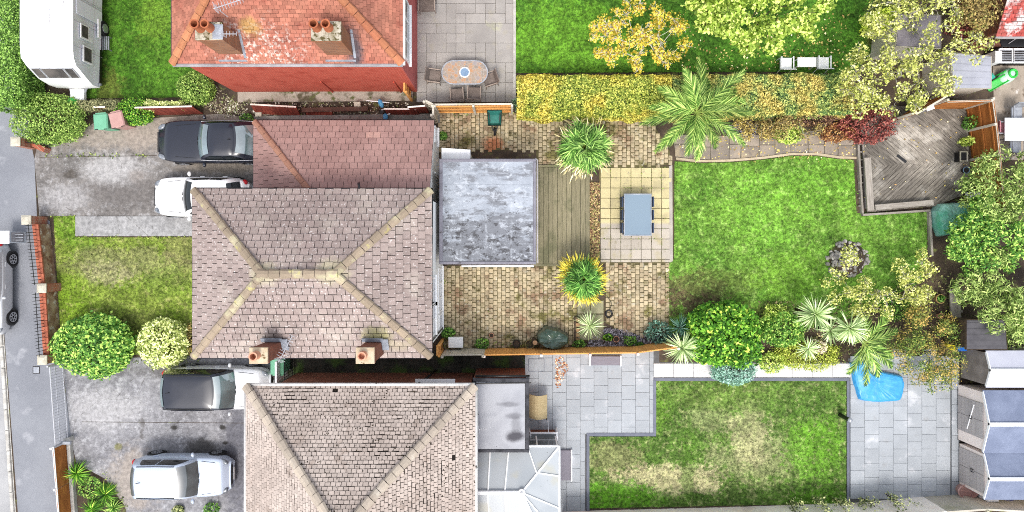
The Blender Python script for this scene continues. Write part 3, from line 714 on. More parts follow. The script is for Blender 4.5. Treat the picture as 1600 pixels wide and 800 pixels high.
def emit_tiles(roof, tiles, mt, limit, name='roof_tile'):
    off_ = root_of(roof).location
    tiles.sort(key=lambda t: -t[7] * 1.0)
    ind, rest = tiles[:limit], tiles[limit:]; cache = []
    for t in ind:
        org, u, v, n_, vs, fs, full, _ = t
        me = None
        if full and len(cache) >= 8: me = random.choice(cache)
        if me is None:
            me = bpy.data.meshes.new(name); me.from_pydata(vs, [], fs); me.update(); me.materials.append(mt)
            if full: cache.append(me)
        Mx = Matrix(((u.x, v.x, n_.x, 0), (u.y, v.y, n_.y, 0), (u.z, v.z, n_.z, 0), (0, 0, 0, 1)))
        Mx.translation = org - off_
        link(name, me, roof, Mx)
    if rest:
        V, F = [], []
        for org, u, v, n_, vs, fs, full, _ in rest:
            k = len(V); o_ = org - off_
            for x, y, z in vs: V.append(o_ + u*x + v*y + n_*z)
            F += [tuple(i + k for i in f) for f in fs]
        me = bpy.data.meshes.new(name + 's'); me.from_pydata(V, [], F); me.update(); me.materials.append(mt)
        o = link(name + 's', me, roof); o['kind'] = 'stuff'
def ridge_tiles(roof, a, b, mt, L=.36, r=.14, h=.09, arc=5, jit=.012, lift=.045, name='ridge_tile'):
    a, b = Vector(a), Vector(b); d = b - a; k = max(1, round(d.length / L)); u = d.normalized()
    w = u.cross(Vector((0,0,1))).normalized(); n_ = w.cross(u); off_ = root_of(roof).location
    L2 = d.length / k; mb = MB(); rows = []
    for xx, sc in ((-L2/2 + .012, 1.06), (L2/2 - .012, .9)):
        rows.append([Vector((xx, -r*sc*math.cos(math.pi*i/(arc-1)), h*sc*math.sin(math.pi*i/(arc-1)) - .0)) for i in range(arc)])
    mb.grid(rows); low = [[Vector((p.x, p.y, p.z - .03)) for p in rr] for rr in rows]
    mb.add(rows[0] + low[0], [(i+1, i, arc+i, arc+i+1) for i in range(arc-1)])
    me = None
    for i in range(k):
        if me is None: o = mb.build(name, mt, roof, local=True); me = o.data
        else: o = link(name, me, roof)
        p = a + u * L2 * (i + .5) + n_ * (lift + random.uniform(-.006, .006)) - off_
        Mx = Matrix(((u.x, w.x, n_.x, p.x), (u.y, w.y, n_.y, p.y), (u.z, w.z, n_.z, p.z), (0, 0, 0, 1)))
        o.matrix_basis = Mx @ Matrix.Rotation(random.uniform(-.03, .03), 4, 'Z') @ Matrix.Diagonal((1, random.uniform(.95, 1.05), 1, 1))
def chimney(house, c, d, z0, z1, mt, pots, cap_mt, name='chimney', pot_mt=None, cap=.06):
    b = MB().box((c[0], c[1], (z0+z1)/2), (d[0], d[1], z1 - z0))
    ch = b.build(name, mt, house)
    MB().bbox((c[0], c[1], z1 + .035), (d[0] + cap, d[1] + cap, .075), .02).build('chimney_cap', cap_mt, ch)
    MB().box((c[0], c[1], z1 - .12), (d[0] + .05, d[1] + .05, .07)).build('brick_band', mt, ch)
    for (x, y, r, hh) in pots:
        MB().lathe((c[0]+x, c[1]+y, z1 + .07), [(r*1.05, 0), (r*.95, hh*.25), (r*.85, hh*.8), (r*1.0, hh*.86), (r*1.0, hh), (r*.72, hh), (r*.66, .02)], 16).build('chimney_pot', pot_mt or M['terracotta'], ch, smooth=False)
    return ch
def brickmat(name, c1, c2, mortar, sc=1.0, mort=.012):
    n = N(name); g = n.geo(); p = n.pos(); nr = g.outputs['Normal']
    s1 = n.n('ShaderNodeSeparateXYZ'); n.set(s1.inputs[0], p); s2 = n.n('ShaderNodeSeparateXYZ'); n.set(s2.inputs[0], nr)
    h_ = n.math('ADD', s1.outputs[0], s1.outputs[1])
    cv = n.n('ShaderNodeCombineXYZ'); n.set(cv.inputs[0], h_); n.set(cv.inputs[1], s1.outputs[2])
    bk = n.n('ShaderNodeTexBrick'); n.set(bk.inputs['Vector'], cv.outputs[0]); bk.inputs['Scale'].default_value = 1.0
    bk.inputs['Brick Width'].default_value = .225*sc; bk.inputs['Row Height'].default_value = .075*sc; bk.inputs['Mortar Size'].default_value = mort
    n.set(bk.inputs['Color1'], c1); n.set(bk.inputs['Color2'], c2); n.set(bk.inputs['Mortar'], mortar); bk.inputs['Mortar Smooth'].default_value = .2
    col = n.mix(n.step(n.noise(1.5, 4), .5, .75), bk.outputs['Color'], mul(c1, .75)); n.bump(bk.outputs['Fac'], -.4, .01)
    fine = n.noise(30, 3); col = n.scale_col(col, n.math('ADD', n.math('MULTIPLY', n.math('SUBTRACT', fine, .5), .8), 1.0))
    return n.done(col, .9)
M['brick_red'] = brickmat('red_painted_brick', C(206, 86, 66), C(188, 70, 54), C(222, 130, 108))
M['brick_chim'] = brickmat('orange_brick', C(186, 128, 92), C(150, 96, 70), C(150, 130, 110))
M['brick_brown'] = brickmat('brown_brick', C(160, 92, 70), C(128, 70, 52), C(140, 110, 92))
M['brick_front'] = brickmat('front_wall_brick', C(196, 112, 86), C(170, 92, 70), C(190, 170, 150))
M['pink'] = mat('pink_render', C(205, 112, 108), C(190, 98, 94), 1.5, var=.01, bump=.2)
M['gutter_black'] = mat('black_gutter', C(44, 44, 50), C(36, 36, 40), 3, rough=.4, bump=0)
M['gutter_white'] = mat('white_gutter', C(240, 238, 236, .8), C(215, 212, 208, .8), 2, specks=[(C(90, 84, 76), 3.5, .64, .7)], bump=0)
M['gutter_grey'] = mat('grey_gutter', C(190, 186, 188), C(160, 156, 158), 2, bump=0)

def tilemat(name, c1, c2, var, specks, big=.5, bump=.35, blobs=()):
    n = N(name)
    col = n.mix(n.step(n.noise(big, 4, .6), .36, .64), c1, c2)
    for c, sc, lo, hi, s in specks: col = n.mix(n.math('MULTIPLY', n.step(n.noise(sc, 4, .6), lo, hi), s), col, c)
    for px_, py_, z_, rx, ry, c, s in blobs: q_ = W(px_, py_, z_); col = n.mix(n.math('MULTIPLY', n.blob(q_.x, q_.y, rx, ry, .6, .45, 4), s), col, c)
    fine = n.noise(26, 4, .65)
    f = n.math('ADD', n.math('MULTIPLY', n.math('SUBTRACT', n.rand(), .5), 2*var), n.math('MULTIPLY', n.math('SUBTRACT', fine, .5), .55))
    col = n.scale_col(col, n.math('ADD', f, 1.0)); n.bump(fine, bump); return n.done(col, .88, .25)
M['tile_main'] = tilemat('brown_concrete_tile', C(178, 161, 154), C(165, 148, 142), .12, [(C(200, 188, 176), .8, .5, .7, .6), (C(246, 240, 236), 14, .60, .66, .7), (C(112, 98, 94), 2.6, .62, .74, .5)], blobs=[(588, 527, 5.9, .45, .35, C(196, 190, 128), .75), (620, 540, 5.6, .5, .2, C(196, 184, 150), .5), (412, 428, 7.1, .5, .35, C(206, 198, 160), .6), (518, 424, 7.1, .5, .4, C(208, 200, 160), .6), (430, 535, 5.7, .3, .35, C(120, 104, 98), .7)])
M['tile_garage'] = tilemat('red_brown_concrete_tile', C(184, 148, 140), C(168, 133, 126), .10, [(C(222, 190, 182), 16, .70, .74, .8), (C(140, 106, 102), 1.7, .56, .72, .4)])
M['tile_red'] = tilemat('orange_clay_tile', C(212, 128, 100), C(196, 106, 84), .24, [(C(232, 172, 142), 1.6, .54, .7, .5), (C(150, 80, 66), 2.8, .6, .74, .5)], .6)
M['tile_red_lichen'] = M['tile_red']
M['tile_low'] = tilemat('beige_clay_tile', C(202, 182, 166), C(184, 166, 154), .12, [(C(150, 130, 118), 1.9, .56, .72, .5), (C(216, 200, 182), .9, .52, .7, .5)], .5)
M['ridge_main'] = tilemat('tan_ridge_tile', C(178, 160, 138), C(160, 144, 124), .13, [(C(214, 208, 170), 1.4, .5, .68, .7), (C(206, 194, 110), 2.8, .6, .72, .6)])
M['ridge_red'] = tilemat('orange_ridge_tile', C(200, 136, 98), C(188, 118, 88), .14, [(C(170, 90, 66), 3, .58, .72, .5)])
M['ridge_garage'] = tilemat('brown_ridge_tile', C(180, 134, 112), C(168, 122, 104), .06, [])
M['ridge_low'] = tilemat('pale_ridge_tile', C(208, 194, 176), C(192, 178, 162), .12, [(C(226, 218, 204), 2.3, .56, .7, .5)])

def gutter(house, pts, mt, r=.055, name='gutter'):
    return MB().tube(pts, r, 8).build(name, mt, house, smooth=True)
def walls(house, x0, y0, x1, y1, z, mt, name='wall'):
    return MB().prism([(x0, y0), (x1, y0), (x1, y1), (x0, y1)], 0, z).build(name, mt, house)
def underlay(house, polys, name='roof', mt=None):
    b = MB()
    for p in polys: b.add(p, [tuple(range(len(p)))])
    return b.build(name, mt or M['darkgap'], house)
def window(parent, c, w, h, face, panes=1, mt=None, name='window', sill=True, depth=.05, glass_=None):
    """face: 'x+' window in a wall facing +X etc; c = centre on the wall surface"""
    nx = {'x+': (1,0), 'x-': (-1,0), 'y+': (0,1), 'y-': (0,-1)}[face]; a = math.atan2(nx[1], nx[0])
    T = Matrix.Translation(c) @ Matrix.Rotation(a, 4, 'Z')          # local: X outward, Y along wall, Z up
    def bx(b, x, y, z, dx, dy, dz): 
        m = MB().box((x, y, z), (dx, dy, dz)); b.add([T @ v for v in m.v], m.f)
    f = MB(); t = .07
    bx(f, depth/2, -w/2 + t/2, 0, depth, t, h); bx(f, depth/2, w/2 - t/2, 0, depth, t, h)
    bx(f, depth/2, 0, h/2 - t/2, depth-.004, w - 2*t, t); bx(f, depth/2, 0, -h/2 + t/2, depth-.004, w - 2*t, t)
    for i in range(1, panes): bx(f, depth/2, -w/2 + w*i/panes, 0, depth-.006, t*.8, h - 2*t)
    o = f.build(name, mt or M['upvc'], parent)
    for i in range(panes):
        g_ = MB(); bx(g_, depth*.3, -w/2 + w*(i+.5)/panes, 0, .02, w/panes - t*.9, h - 2*t); g_.build('pane', glass_ or M['glass_pane'], o)
    if sill: s_ = MB(); bx(s_, depth, 0, -h/2 - .04, depth*2.6, w + .12, .05); s_.build('sill', mt or M['upvc'], o)
    return o
M['yagi'] = M['alu']
def antenna(px, py, z, ang, L, label, tilt=0.0, pole=1.0, n_el=9, w=.34):
    p = W(px, py, z); t = thing('tv_antenna', (p.x, p.y, z - pole), label, 'antenna')
    u = Vector((math.cos(ang), math.sin(ang), tilt)); s_ = Vector((-math.sin(ang), math.cos(ang), 0))
    MB().tube([(p.x, p.y, z - pole), (p.x, p.y, z + .05)], .018, 6).build('mast', M['alu'], t)
    MB().tube([p - u*.1, p + u*L], .013, 5).build('boom', M['alu'], t)
    for i in range(n_el):
        q = p + u * (L * (.12 + .88*i/(n_el-1))); ww = w * (1 - .35*i/n_el)
        MB().tube([q - s_*ww/2 + Vector((0,0,.012)), q + s_*ww/2 + Vector((0,0,.012))], .009, 4).build('element', M['alu'], t)
    b = MB(); q = p - u*.02
    for k in (-.14, -.05, .05, .14): b.tube([q - s_*.16 + Vector((0,0,k)), q + s_*.16 + Vector((0,0,k))], .007, 4)
    b.build('reflector', M['alu'], t)
    return t

# ------------------------------------------------------------------ main house
EZ = 5.2
e = [W(303, 297, EZ), W(673, 297, EZ), W(673, 557, EZ), W(303, 557, EZ)]        # NW NE SE SW eaves
x0, x1, yN, yS = e[0].x, e[1].x, e[0].y, e[2].y
rl, rr = W(410, 428, 7.2), W(522, 428, 7.2)
house = thing('house', ((x0+x1)/2, (yN+yS)/2, 0), 'two-storey white house with hipped brown tiled roof, in the middle', 'house')
wl = walls(house, x0 + .42, yS + .3, x1 - .08, yN - .32, EZ - .03, M['white'])
NW, NE, SE, SW = [Vector((p.x, p.y, EZ)) for p in e]
polys = [[NE, NW, rl, rr], [SW, SE, rr, rl], [NW, SW, rl], [SE, NE, rr]]
roof = underlay(house, polys)
tiles = []
for i_, p in enumerate(polys): tile_plane(roof, p, .292, .30, .036, None, tiles, gap=.022, gv=.05 if i_ == 1 else .026)
emit_tiles(roof, tiles, M['tile_main'], 300)
for a, b in ((NW, rl), (SW, rl), (NE, rr), (SE, rr)): ridge_tiles(roof, a, b, M['ridge_main'], .42, .15, .085)
ridge_tiles(roof, rl - Vector((.15,0,0)), rr + Vector((.15,0,0)), M['ridge_main'], .42, .16, .09, lift=.06)
gz = EZ - .06
gutter(house, [(x0-.05, yN+.05, gz), (x1+.05, yN+.05, gz), (x1+.05, yS-.05, gz), (x0-.05, yS-.05, gz), (x0-.05, yN+.05, gz)], M['gutter_black'])
MB().prism([(x0+.02, yS+.02), (x1-.01, yS+.02), (x1-.01, yN-.02), (x0+.02, yN-.02)], EZ-.09, EZ-.045).build('soffit', M['upvc'], house)
xw = x1 - .08
for py_, zz, ww in ((455, 3.9, 1.1), (500, 3.9, 1.2)): window(wl, (xw, W(0, py_, zz).y, zz), ww, 1.15, 'x+', 2)
window(wl, (xw, -2.0, 1.3), 1.9, 1.2, 'x+', 3)
window(wl, (xw, -3.35, 1.25), .7, 1.1, 'x+', 1)
for zz in (1.4, 3.9): window(wl, (x0 + .42, -1.3, zz), 2.4, 1.3, 'x-', 3)
MB().tube([(xw + .06, yS + .5, .1), (xw + .06, yS + .5, EZ - .3), (x1 + .03, yS + .5, EZ - .1)], .035, 6).build('drainpipe', M['gutter_black'], house)
# two chimneys on the south eave
capm = mat('stained_render', C(226, 208, 180), C(200, 178, 146), 4, specks=[(C(120, 96, 60), 5, .6, .7)])
for bx_, tx_, nm in (((452, 540), (405, 556), 0), ((603, 539), (571, 552), 1)):
    cx_, cy_ = W(570 if nm else 403, 0, 7.2).x, W(0, 556, 7.2).y
    chimney(house, (cx_, cy_), (.58, .5), 5.0, 7.1, M['brick_brown'], [(-.06, .02, .15, .26 if nm else .34)], capm, pot_mt=M['potpeach'])
    MB().box((cx_ + .42, cy_ + .16, 5.72), (.24, .5, .03), M=Matrix.Rotation(R(32), 3, 'X')).build('flashing', M['lead'], roof)
    MB().box((cx_ - .02, cy_ + .34, 5.84), (.76, .16, .03), M=Matrix.Rotation(R(32), 3, 'X')).build('flashing', M['lead'], roof)
antenna(437, 562, 6.6, R(62), .95, 'slim yagi aerial beside the left chimney of the middle house', pole=1.5)
MB().tube([(W(560, 299, 5.3).x, yN + .02, 5.15), (W(560, 299, 5.3).x + .02, yN + .25, 5.35)], .05, 8).build('vent_pipe', M['gutter_black'], house)
# ------------------------------------------------------------------ garage with lean-to roof
GZ = 2.6
gx0, gx1, gyN = W(398, 0, GZ).x, W(679, 0, GZ).x, W(0, 190, GZ).y
gy1 = yN - .25; rise = (gyN - gy1) * .55
gar = thing('garage', ((gx0+gx1)/2, (gyN+gy1)/2, 0), 'single-storey garage with reddish brown lean-to roof beside the white house', 'garage')
gw = walls(gar, gx0 + .25, gy1 - .06, gx1 - .1, gyN - .18, GZ - .04, M['white'])
q = (gyN - gy1)
gNW, gNE = Vector((gx0, gyN, GZ)), Vector((gx1, gyN, GZ))
gTR, gTL, gSW = Vector((gx1, gy1, GZ + rise)), Vector((gx0 + q*.92, gy1, GZ + rise)), Vector((gx0, gy1, GZ))
gp_ = [[gNE, gNW, gTL, gTR], [gNW, gSW, gTL]]
groof = underlay(gar, gp_); gt = []
for p in gp_: tile_plane(groof, p, .30, .305, .03, None, gt, jit=.004, gap=.017, gv=.02)
emit_tiles(groof, gt, M['tile_garage'], 300)
M['tile_new'] = tilemat('pale_new_tile', C(206, 166, 154), C(196, 156, 144), .04, [])
for px_ in (574, 587):                                              # two replaced tiles
    q_ = W(px_, 209, 2.9) - gar.location; o = min((c_ for c_ in groof.children if c_.name.startswith('roof_tile')), key=lambda c_: (c_.location + Vector((0, 0, 0)) - q_ - Vector((.15, 0, 0))).length)
    o.data = o.data.copy(); o.data.materials.clear(); o.data.materials.append(M['tile_new'])
ridge_tiles(groof, gNW, gTL, M['ridge_garage'], .45, .12, .06)
gutter(gar, [(gx0-.04, gyN+.05, GZ-.05), (gx1, gyN+.05, GZ-.05)], M['gutter_black'], .05)
gutter(gar, [(gx0-.05, gyN, GZ-.05), (gx0-.05, gy1, GZ-.05)], M['gutter_black'], .045)
dr_ = MB().box((gx0 + .23, (gyN+gy1)/2 - .1, 1.05), (.04, 2.3, 2.1)).build('garage_door', M['upvc'], gar)
for k in range(4): MB().box((gx0 + .2, (gyN+gy1)/2 - .1, .32 + k*.5), (.03, 2.2, .42)).build('door_panel', M['upvc'], dr_)
window(gw, (gx1 - .1, W(0, 214, 1).y, 1.4), .7, .9, 'x+', 1)
MB().tube([(gx1 - .02, gy1 + 1.2, .1), (gx1 - .02, gy1 + 1.2, 2.3)], .04, 6).build('drainpipe', M['upvc'], gar)
# ------------------------------------------------------------------ flat-roofed extension
FZ = 2.9
fx0, fx1, fyN, fyS = W(682, 0, FZ).x, W(838, 0, FZ).x, W(0, 248, FZ).y, W(0, 413, FZ).y
fx0 = x1 + .06
ext = thing('house_extension', ((fx0+fx1)/2, (fyN+fyS)/2, 0), 'flat-roofed extension with mottled pale grey felt behind the white house', 'extension')
walls(ext, fx0 + .02, fyS + .22, fx1 - .2, fyN - .2, FZ - .1, M['white'])
n = N('mottled_felt'); p = n.pos()
sx = n.n('ShaderNodeSeparateXYZ'); n.set(sx.inputs[0], p)
v1 = n.scalev(p, (.55, 1.5, 1)); v2 = n.scalev(p, (1.0, 1.35, 1))
col = n.mix(n.step(n.noise(.8, 5, .65), .4, .6), C(184, 191, 201), C(166, 173, 183))
grad = n.step(sx.outputs[1], fyN, fyS, 0, .13); st = n.noise(1.1, 9, .76, v1)
col = n.mix(n.math('MULTIPLY', n.step(n.math('ADD', st, grad), .50, .60), .85), col, C(122, 124, 130))
col = n.mix(n.math('MULTIPLY', n.step(n.noise(2.3, 9, .8, v2), .52, .62), .7), col, C(216, 222, 230))
st2 = n.noise(3.2, 9, .8, v2); col = n.mix(n.math('MULTIPLY', n.step(n.math('ADD', st2, n.math('MULTIPLY', grad, .9)), .60, .68), .85), col, C(66, 64, 66))
gx_ = n.math('ABSOLUTE', n.math('SUBTRACT', n.math('FRACT', n.math('MULTIPLY', n.math('ADD', sx.outputs[0], n.math('MULTIPLY', n.noise(2, 2), .05)), .98)), .5))
gy_ = n.math('ABSOLUTE', n.math('SUBTRACT', n.math('FRACT', n.math('MULTIPLY', n.math('ADD', sx.outputs[1], n.math('MULTIPLY', n.noise(2, 2), .05)), 1.05)), .5))
seam = n.math('MAXIMUM', n.step(gx_, .44, .49), n.step(gy_, .45, .49)); col = n.mix(n.math('MULTIPLY', seam, n.math('MULTIPLY', n.step(n.noise(2.2, 6, .7), .45, .6), .4)), col, C(206, 212, 220))
n.bump(n.noise(18, 4, .7), .4); M['felt_mottled'] = n.done(col, .7, .3)
M['felt_trim'] = mat('felt_trim', C(150, 148, 158), C(132, 130, 140), 2, specks=[(C(90, 86, 88), 4, .62, .74)])
froof = MB().prism([(fx0+.1, fyS+.1), (fx1-.1, fyS+.1), (fx1-.1, fyN-.1), (fx0+.1, fyN-.1)], FZ-.12, FZ-.01).build('flat_roof', M['felt_mottled'], ext)
for (a, b, nm) in (((fx0, fyN-.12), (fx1, fyN), 0), ((fx0, fyS), (fx1, fyS+.12), 0), ((fx0, fyS+.122), (fx0+.15, fyN-.122), 1), ((fx1-.13, fyS+.122), (fx1, fyN-.122), 1)):
    MB().bbox(((a[0]+b[0])/2, (a[1]+b[1])/2, FZ - .06 + .003*nm), (b[0]-a[0], b[1]-a[1], .18), .03).build('roof_edge', M['felt_trim'], ext)
for k in range(1, 4): MB().box((fx0 + .2 + (fx1-fx0-.4)/2, fyS + (fyN-fyS)*k/4, FZ - .006), (fx1-fx0-.42, .035, .012)).build('felt_seam', M['felt_mottled'], froof)
gutter(ext, [(fx0+.9, fyS-.07, FZ-.16), (fx1-.1, fyS-.07, FZ-.16)], M['upvc'], .05)
gutter(ext, [(fx1-.04, fyN+.02, FZ-.05), (fx1+.05, fyN-.05, FZ-.05), (fx1+.05, fyS+.05, FZ-.05)], M['gutter_grey'], .03, 'edge_pipe')
# white open door and its wedge canopy by the yard corner
a_ = [W(690, 231, 2.1), W(735, 234, 2.1), W(735, 249, 2.1), W(690, 249, 2.1)]
cn = thing('door_canopy', (a_[0].x + .6, a_[0].y - .25, 0), 'white sloping canopy over the side door next to the flat roof', 'canopy')
MB().prism(a_, 2.04, 2.1, True).build('canopy_sheet', M['upvc'], cn)
for p in (a_[1], a_[0]): MB().box((p.x + (.06 if p is a_[0] else -.06), p.y - .1, 1.02), (.05, .05, 2.04)).build('post', M['upvc'], cn)

# ------------------------------------------------------------------ red house (top)
TZ = 5.2; tx0, tx1, tyS = W(270, 0, TZ).x, W(628, 0, TZ).x, W(0, 99, TZ).y; d_ = 4.2; tyN = tyS + 9.5
th_ = thing('red_brick_house', ((tx0+tx1)/2, tyS + 3, 0), 'red painted brick house with orange clay tiled hip roof at the top', 'house')
twl = walls(th_, tx0 + .2, tyS + .1, tx1 - .17, tyN, TZ - .03, M['brick_red'])
MB().box((tx1 - .155, tyS + 3.1, TZ/2), (.03, 6, TZ - .1)).build('render_coat', M['pink'], th_)
A, B = Vector((tx0, tyS, TZ)), Vector((tx1, tyS, TZ)); rz_ = TZ + .75*d_
P1, P2_ = Vector((tx0 + d_, tyS + d_, rz_)), Vector((tx1 - d_, tyS + d_, rz_)); Nw, Ne = Vector((tx0, tyN, TZ)), Vector((tx1, tyN, TZ))
Q1, Q2 = Vector((tx0 + d_, tyN, rz_)), Vector((tx1 - d_, tyN, rz_))
polys = [[A, B, P2_, P1], [Nw, A, P1, Q1], [B, Ne, Q2, P2_]]
troof = underlay(th_, polys + [[P1, P2_, Q2, Q1]])
n = N('orange_clay_tile_lichen'); tl = []
for p in polys: tile_plane(troof, p, .145, .2, .016, None, tl, jit=.008, gap=.009, gv=.008)
M['tile_red'] = tilemat('orange_clay_tile_wall', C(214, 132, 104), C(196, 108, 86), .24, [(C(232, 176, 146), 1.6, .54, .7, .5), (C(150, 80, 66), 2.8, .6, .74, .5)], .6)
nn = N('orange_clay_tile_roof'); col = nn.mix(nn.step(nn.noise(.6, 4), .36, .64), C(192, 128, 106), C(178, 110, 92)); col = nn.mix(nn.math('MULTIPLY', nn.step(nn.noise(2.4, 4), .58, .74), .5), col, C(156, 84, 68))
c1 = W(405, 85, 5.5); lich = nn.math('MULTIPLY', nn.blob(c1.x, c1.y, 1.5, .9, .5, .5, 2), nn.step(nn.noise(7, 5, .7), .50, .62)); col = nn.mix(lich, col, C(226, 208, 196))
c1 = W(388, 40, 6.2); col = nn.mix(nn.math('MULTIPLY', nn.blob(c1.x, c1.y, .34, .26, .5, .6, 5), .6), col, C(204, 168, 90))
c1 = W(553, 78, 5.6); col = nn.mix(nn.math('MULTIPLY', nn.blob(c1.x, c1.y, .28, .6, .5, .4, 4), .9), col, C(84, 84, 92))
c1 = W(560, 20, 6.3); col = nn.mix(nn.math('MULTIPLY', nn.blob(c1.x + .2, c1.y, .5, .9, .5, .4, 4), .35), col, C(130, 90, 80))
fine = nn.noise(26, 4); col = nn.scale_col(col, nn.math('ADD', nn.math('ADD', nn.math('MULTIPLY', nn.math('SUBTRACT', nn.rand(), .5), .44), nn.math('MULTIPLY', nn.math('SUBTRACT', fine, .5), .5)), 1.0)); nn.bump(fine, .3)
emit_tiles(troof, tl, nn.done(col, .88, .25), 0)
ridge_tiles(troof, A, P1, M['ridge_red'], .4, .15, .09); ridge_tiles(troof, B, P2_, M['ridge_red'], .4, .15, .09)
gutter(th_, [(tx0, tyS-.06, TZ-.03), (tx1+.03, tyS-.06, TZ-.03)], M['gutter_grey'], .07)
gutter(th_, [(tx1+.06, tyS-.06, TZ-.05), (tx1+.06, tyN, TZ-.05)], M['gutter_white'], .06)
gutter(th_, [(tx0-.05, tyS, TZ-.05), (tx0-.05, tyN, TZ-.05)], M['gutter_black'], .05)
window(twl, (tx1 - .14, W(0, 55, 3).y + .1, 3.4), 2.4, 1.6, 'x+', 3)
for px_ in (519, 626):
    bx_ = W(px_, 141, .2).x
    MB().tube([(bx_, tyS + .06, .1), (bx_, tyS + .06, 2.0)], .035, 6).build('drainpipe', M['brick_red'], th_)
mossy_cap = mat('mossy_cap', C(208, 200, 182), C(150, 140, 112), 5, specks=[(C(96, 86, 52), 6, .5, .6)])
for (px_, py_, zt, dx, dy, pots) in ((327, 49, 7.25, .86, .55, [(-.26, .08, .16, .5), (.08, .08, .15, .5)]), (510, 49, 7.25, .96, .6, [(-.3, .1, .16, .45), (.1, .1, .16, .45)])):
    p = W(px_, py_, zt); ch = chimney(th_, (p.x, p.y), (dx, dy), 4.9, zt, M['brick_chim'], pots, mossy_cap)
    bp = Vector((p.x, tyS + .12, 5.0))
    MB().box((p.x + .0, tyS + .1, TZ + .09), (dx + .16, .12, .04)).build('flashing', M['lead'], troof)
    MB().box((p.x + dx/2 + .06, tyS + .6, TZ + .47), (.09, 1.1, .03), M=Matrix.Rotation(R(36), 3, 'X')).build('flashing', M['lead'], troof)
MB().bbox((W(341, 0, 7.3).x, W(0, 50, 7.3).y, 7.34), (.36, .5, .03), .01).build('lead_sheet', M['lead'], th_)
antenna(338, 12, 8.2, R(18), .9, 'yagi aerial on the mast of the leftmost red-roof chimney', pole=.9)
antenna(346, 53, 7.8, 0, .5, 'short yagi aerial strapped to the leftmost red-roof chimney', pole=.4, n_el=5, w=.2)

# ------------------------------------------------------------------ lower house (bottom)
LZ = 5.0; lx0, lx1, lyN = W(385, 0, LZ).x, W(742, 0, LZ).x, W(0, 603, LZ).y; ld = (lx1 - lx0)/2; lyS = lyN - 10
lh = thing('lower_house', ((lx0+lx1)/2, lyN - 3, 0), 'brick house with beige plain-tiled hip roof at the bottom edge', 'house')
walls(lh, lx0 + .35, lyS, lx1 - .3, lyN - .45, LZ - .03, M['brick_brown'])
A, B = Vector((lx0, lyN, LZ)), Vector((lx1, lyN, LZ)); ap = Vector(((lx0+lx1)/2, lyN - ld*.98, LZ + .74*ld)); Sw, Se = Vector((lx0, lyS, LZ)), Vector((lx1, lyS, LZ)); aps = Vector((ap.x, lyS, ap.z))
polys = [[B, A, ap], [A, Sw, aps, ap], [Se, B, ap, aps]]
lroof = underlay(lh, polys, mt=mat('roof_moss', C(44, 36, 30), C(24, 20, 18), 4)); tl = []
tile_plane(lroof, polys[0], .15, .185, .016, None, tl, jit=.008, gap=.02, gv=.014, gvar=.05, skip=.0008)
tile_plane(lroof, polys[1], .15, .185, .014, None, tl, jit=.006, gap=.012, gv=.02, gvar=.04, skip=.0005)
tile_plane(lroof, polys[2], .15, .185, .016, None, tl, jit=.008, gap=.022, gv=.014, gvar=.05, skip=.0008)
n = N('beige_clay_tile_roof'); col = n.mix(n.step(n.noise(.5, 4), .36, .64), C(214, 199, 188), C(200, 184, 173)); col = n.mix(n.math('MULTIPLY', n.step(n.noise(1.9, 4), .56, .72), .5), col, C(158, 138, 124))
col = n.mix(n.math('MULTIPLY', n.step(n.noise(9, 5, .7), .64, .68), .85), col, C(66, 52, 44)); fine = n.noise(28, 4)
col = n.scale_col(col, n.math('ADD', n.math('ADD', n.math('MULTIPLY', n.math('SUBTRACT', n.rand(), .5), .26), n.math('MULTIPLY', n.math('SUBTRACT', fine, .5), .5)), 1.0)); n.bump(fine, .3)
emit_tiles(lroof, tl, n.done(col, .88, .25), 0)
ridge_tiles(lroof, A, ap, M['ridge_low'], .4, .17, .09); ridge_tiles(lroof, B, ap, M['ridge_low'], .36, .16, .09); ridge_tiles(lroof, ap, aps, M['ridge_low'], .4, .16, .09)
# clumps of moss on the tiles
A_, u_, v_, n__ = plane_frame(polys[0]); ms = []
for _ in range(260):
    for pl in (polys[0], polys[2]):
        a, b, c = Vector(pl[0]), Vector(pl[1]), Vector(pl[2]); r1, r2 = random.random(), random.random()
        if r1 + r2 > 1: r1, r2 = 1 - r1, 1 - r2
        ms.append(a + (b-a)*r1 + (c-a)*r2)
mm = MB()
for p in ms: 
    s_ = random.uniform(.012, .03); mm.lathe(p + Vector((0,0,.02)), [(s_, 0), (s_*.8, s_*.6), (.0, s_*.8)], 6, random.uniform(.7, 1.6), 1, random.random()*3)
o = mm.build('moss_clumps', mat('moss', C(70, 58, 40), C(50, 44, 30), 5), lroof, kind='stuff')
gutter(lh, [(lx0, lyN+.05, LZ-.02), (lx1, lyN+.05, LZ-.02)], M['gutter_white'], .065); gutter(lh, [(lx1+.05, lyN, LZ-.03), (lx1+.05, lyS, LZ-.03)], M['gutter_white'], .06); gutter(lh, [(lx0-.05, lyN, LZ-.03), (lx0-.05, lyS, LZ-.03)], M['gutter_white'], .06)
wy = lyN - .45
MB().box((W(680, 592, 3).x, wy + .16, 3.0), (1.6, .3, .06)).build('ledge', M['upvc'], lh)
MB().tube([(W(648, 592, 4).x, wy + .1, 4.5), (W(652, 592, 3).x, wy + .12, 3.2), (W(664, 592, 3).x, wy + .25, 2.6), (W(668, 592, 3).x, wy + .1, .1)], .05, 8).build('soil_pipe', M['black'], lh, smooth=True)
MB().tube([(W(600, 592, 3).x, wy + .1, 3.1), (W(830, 592, 3).x, wy + .14, 2.9)], .03, 6).build('waste_pipe', M['black'], lh)
MB().lathe((W(630, 598, 4.4).x, wy + .3, 4.4), [(.09, 0), (.11, .1), (.05, .15)], 12).build('pipe_cowl', M['lead'], lh)
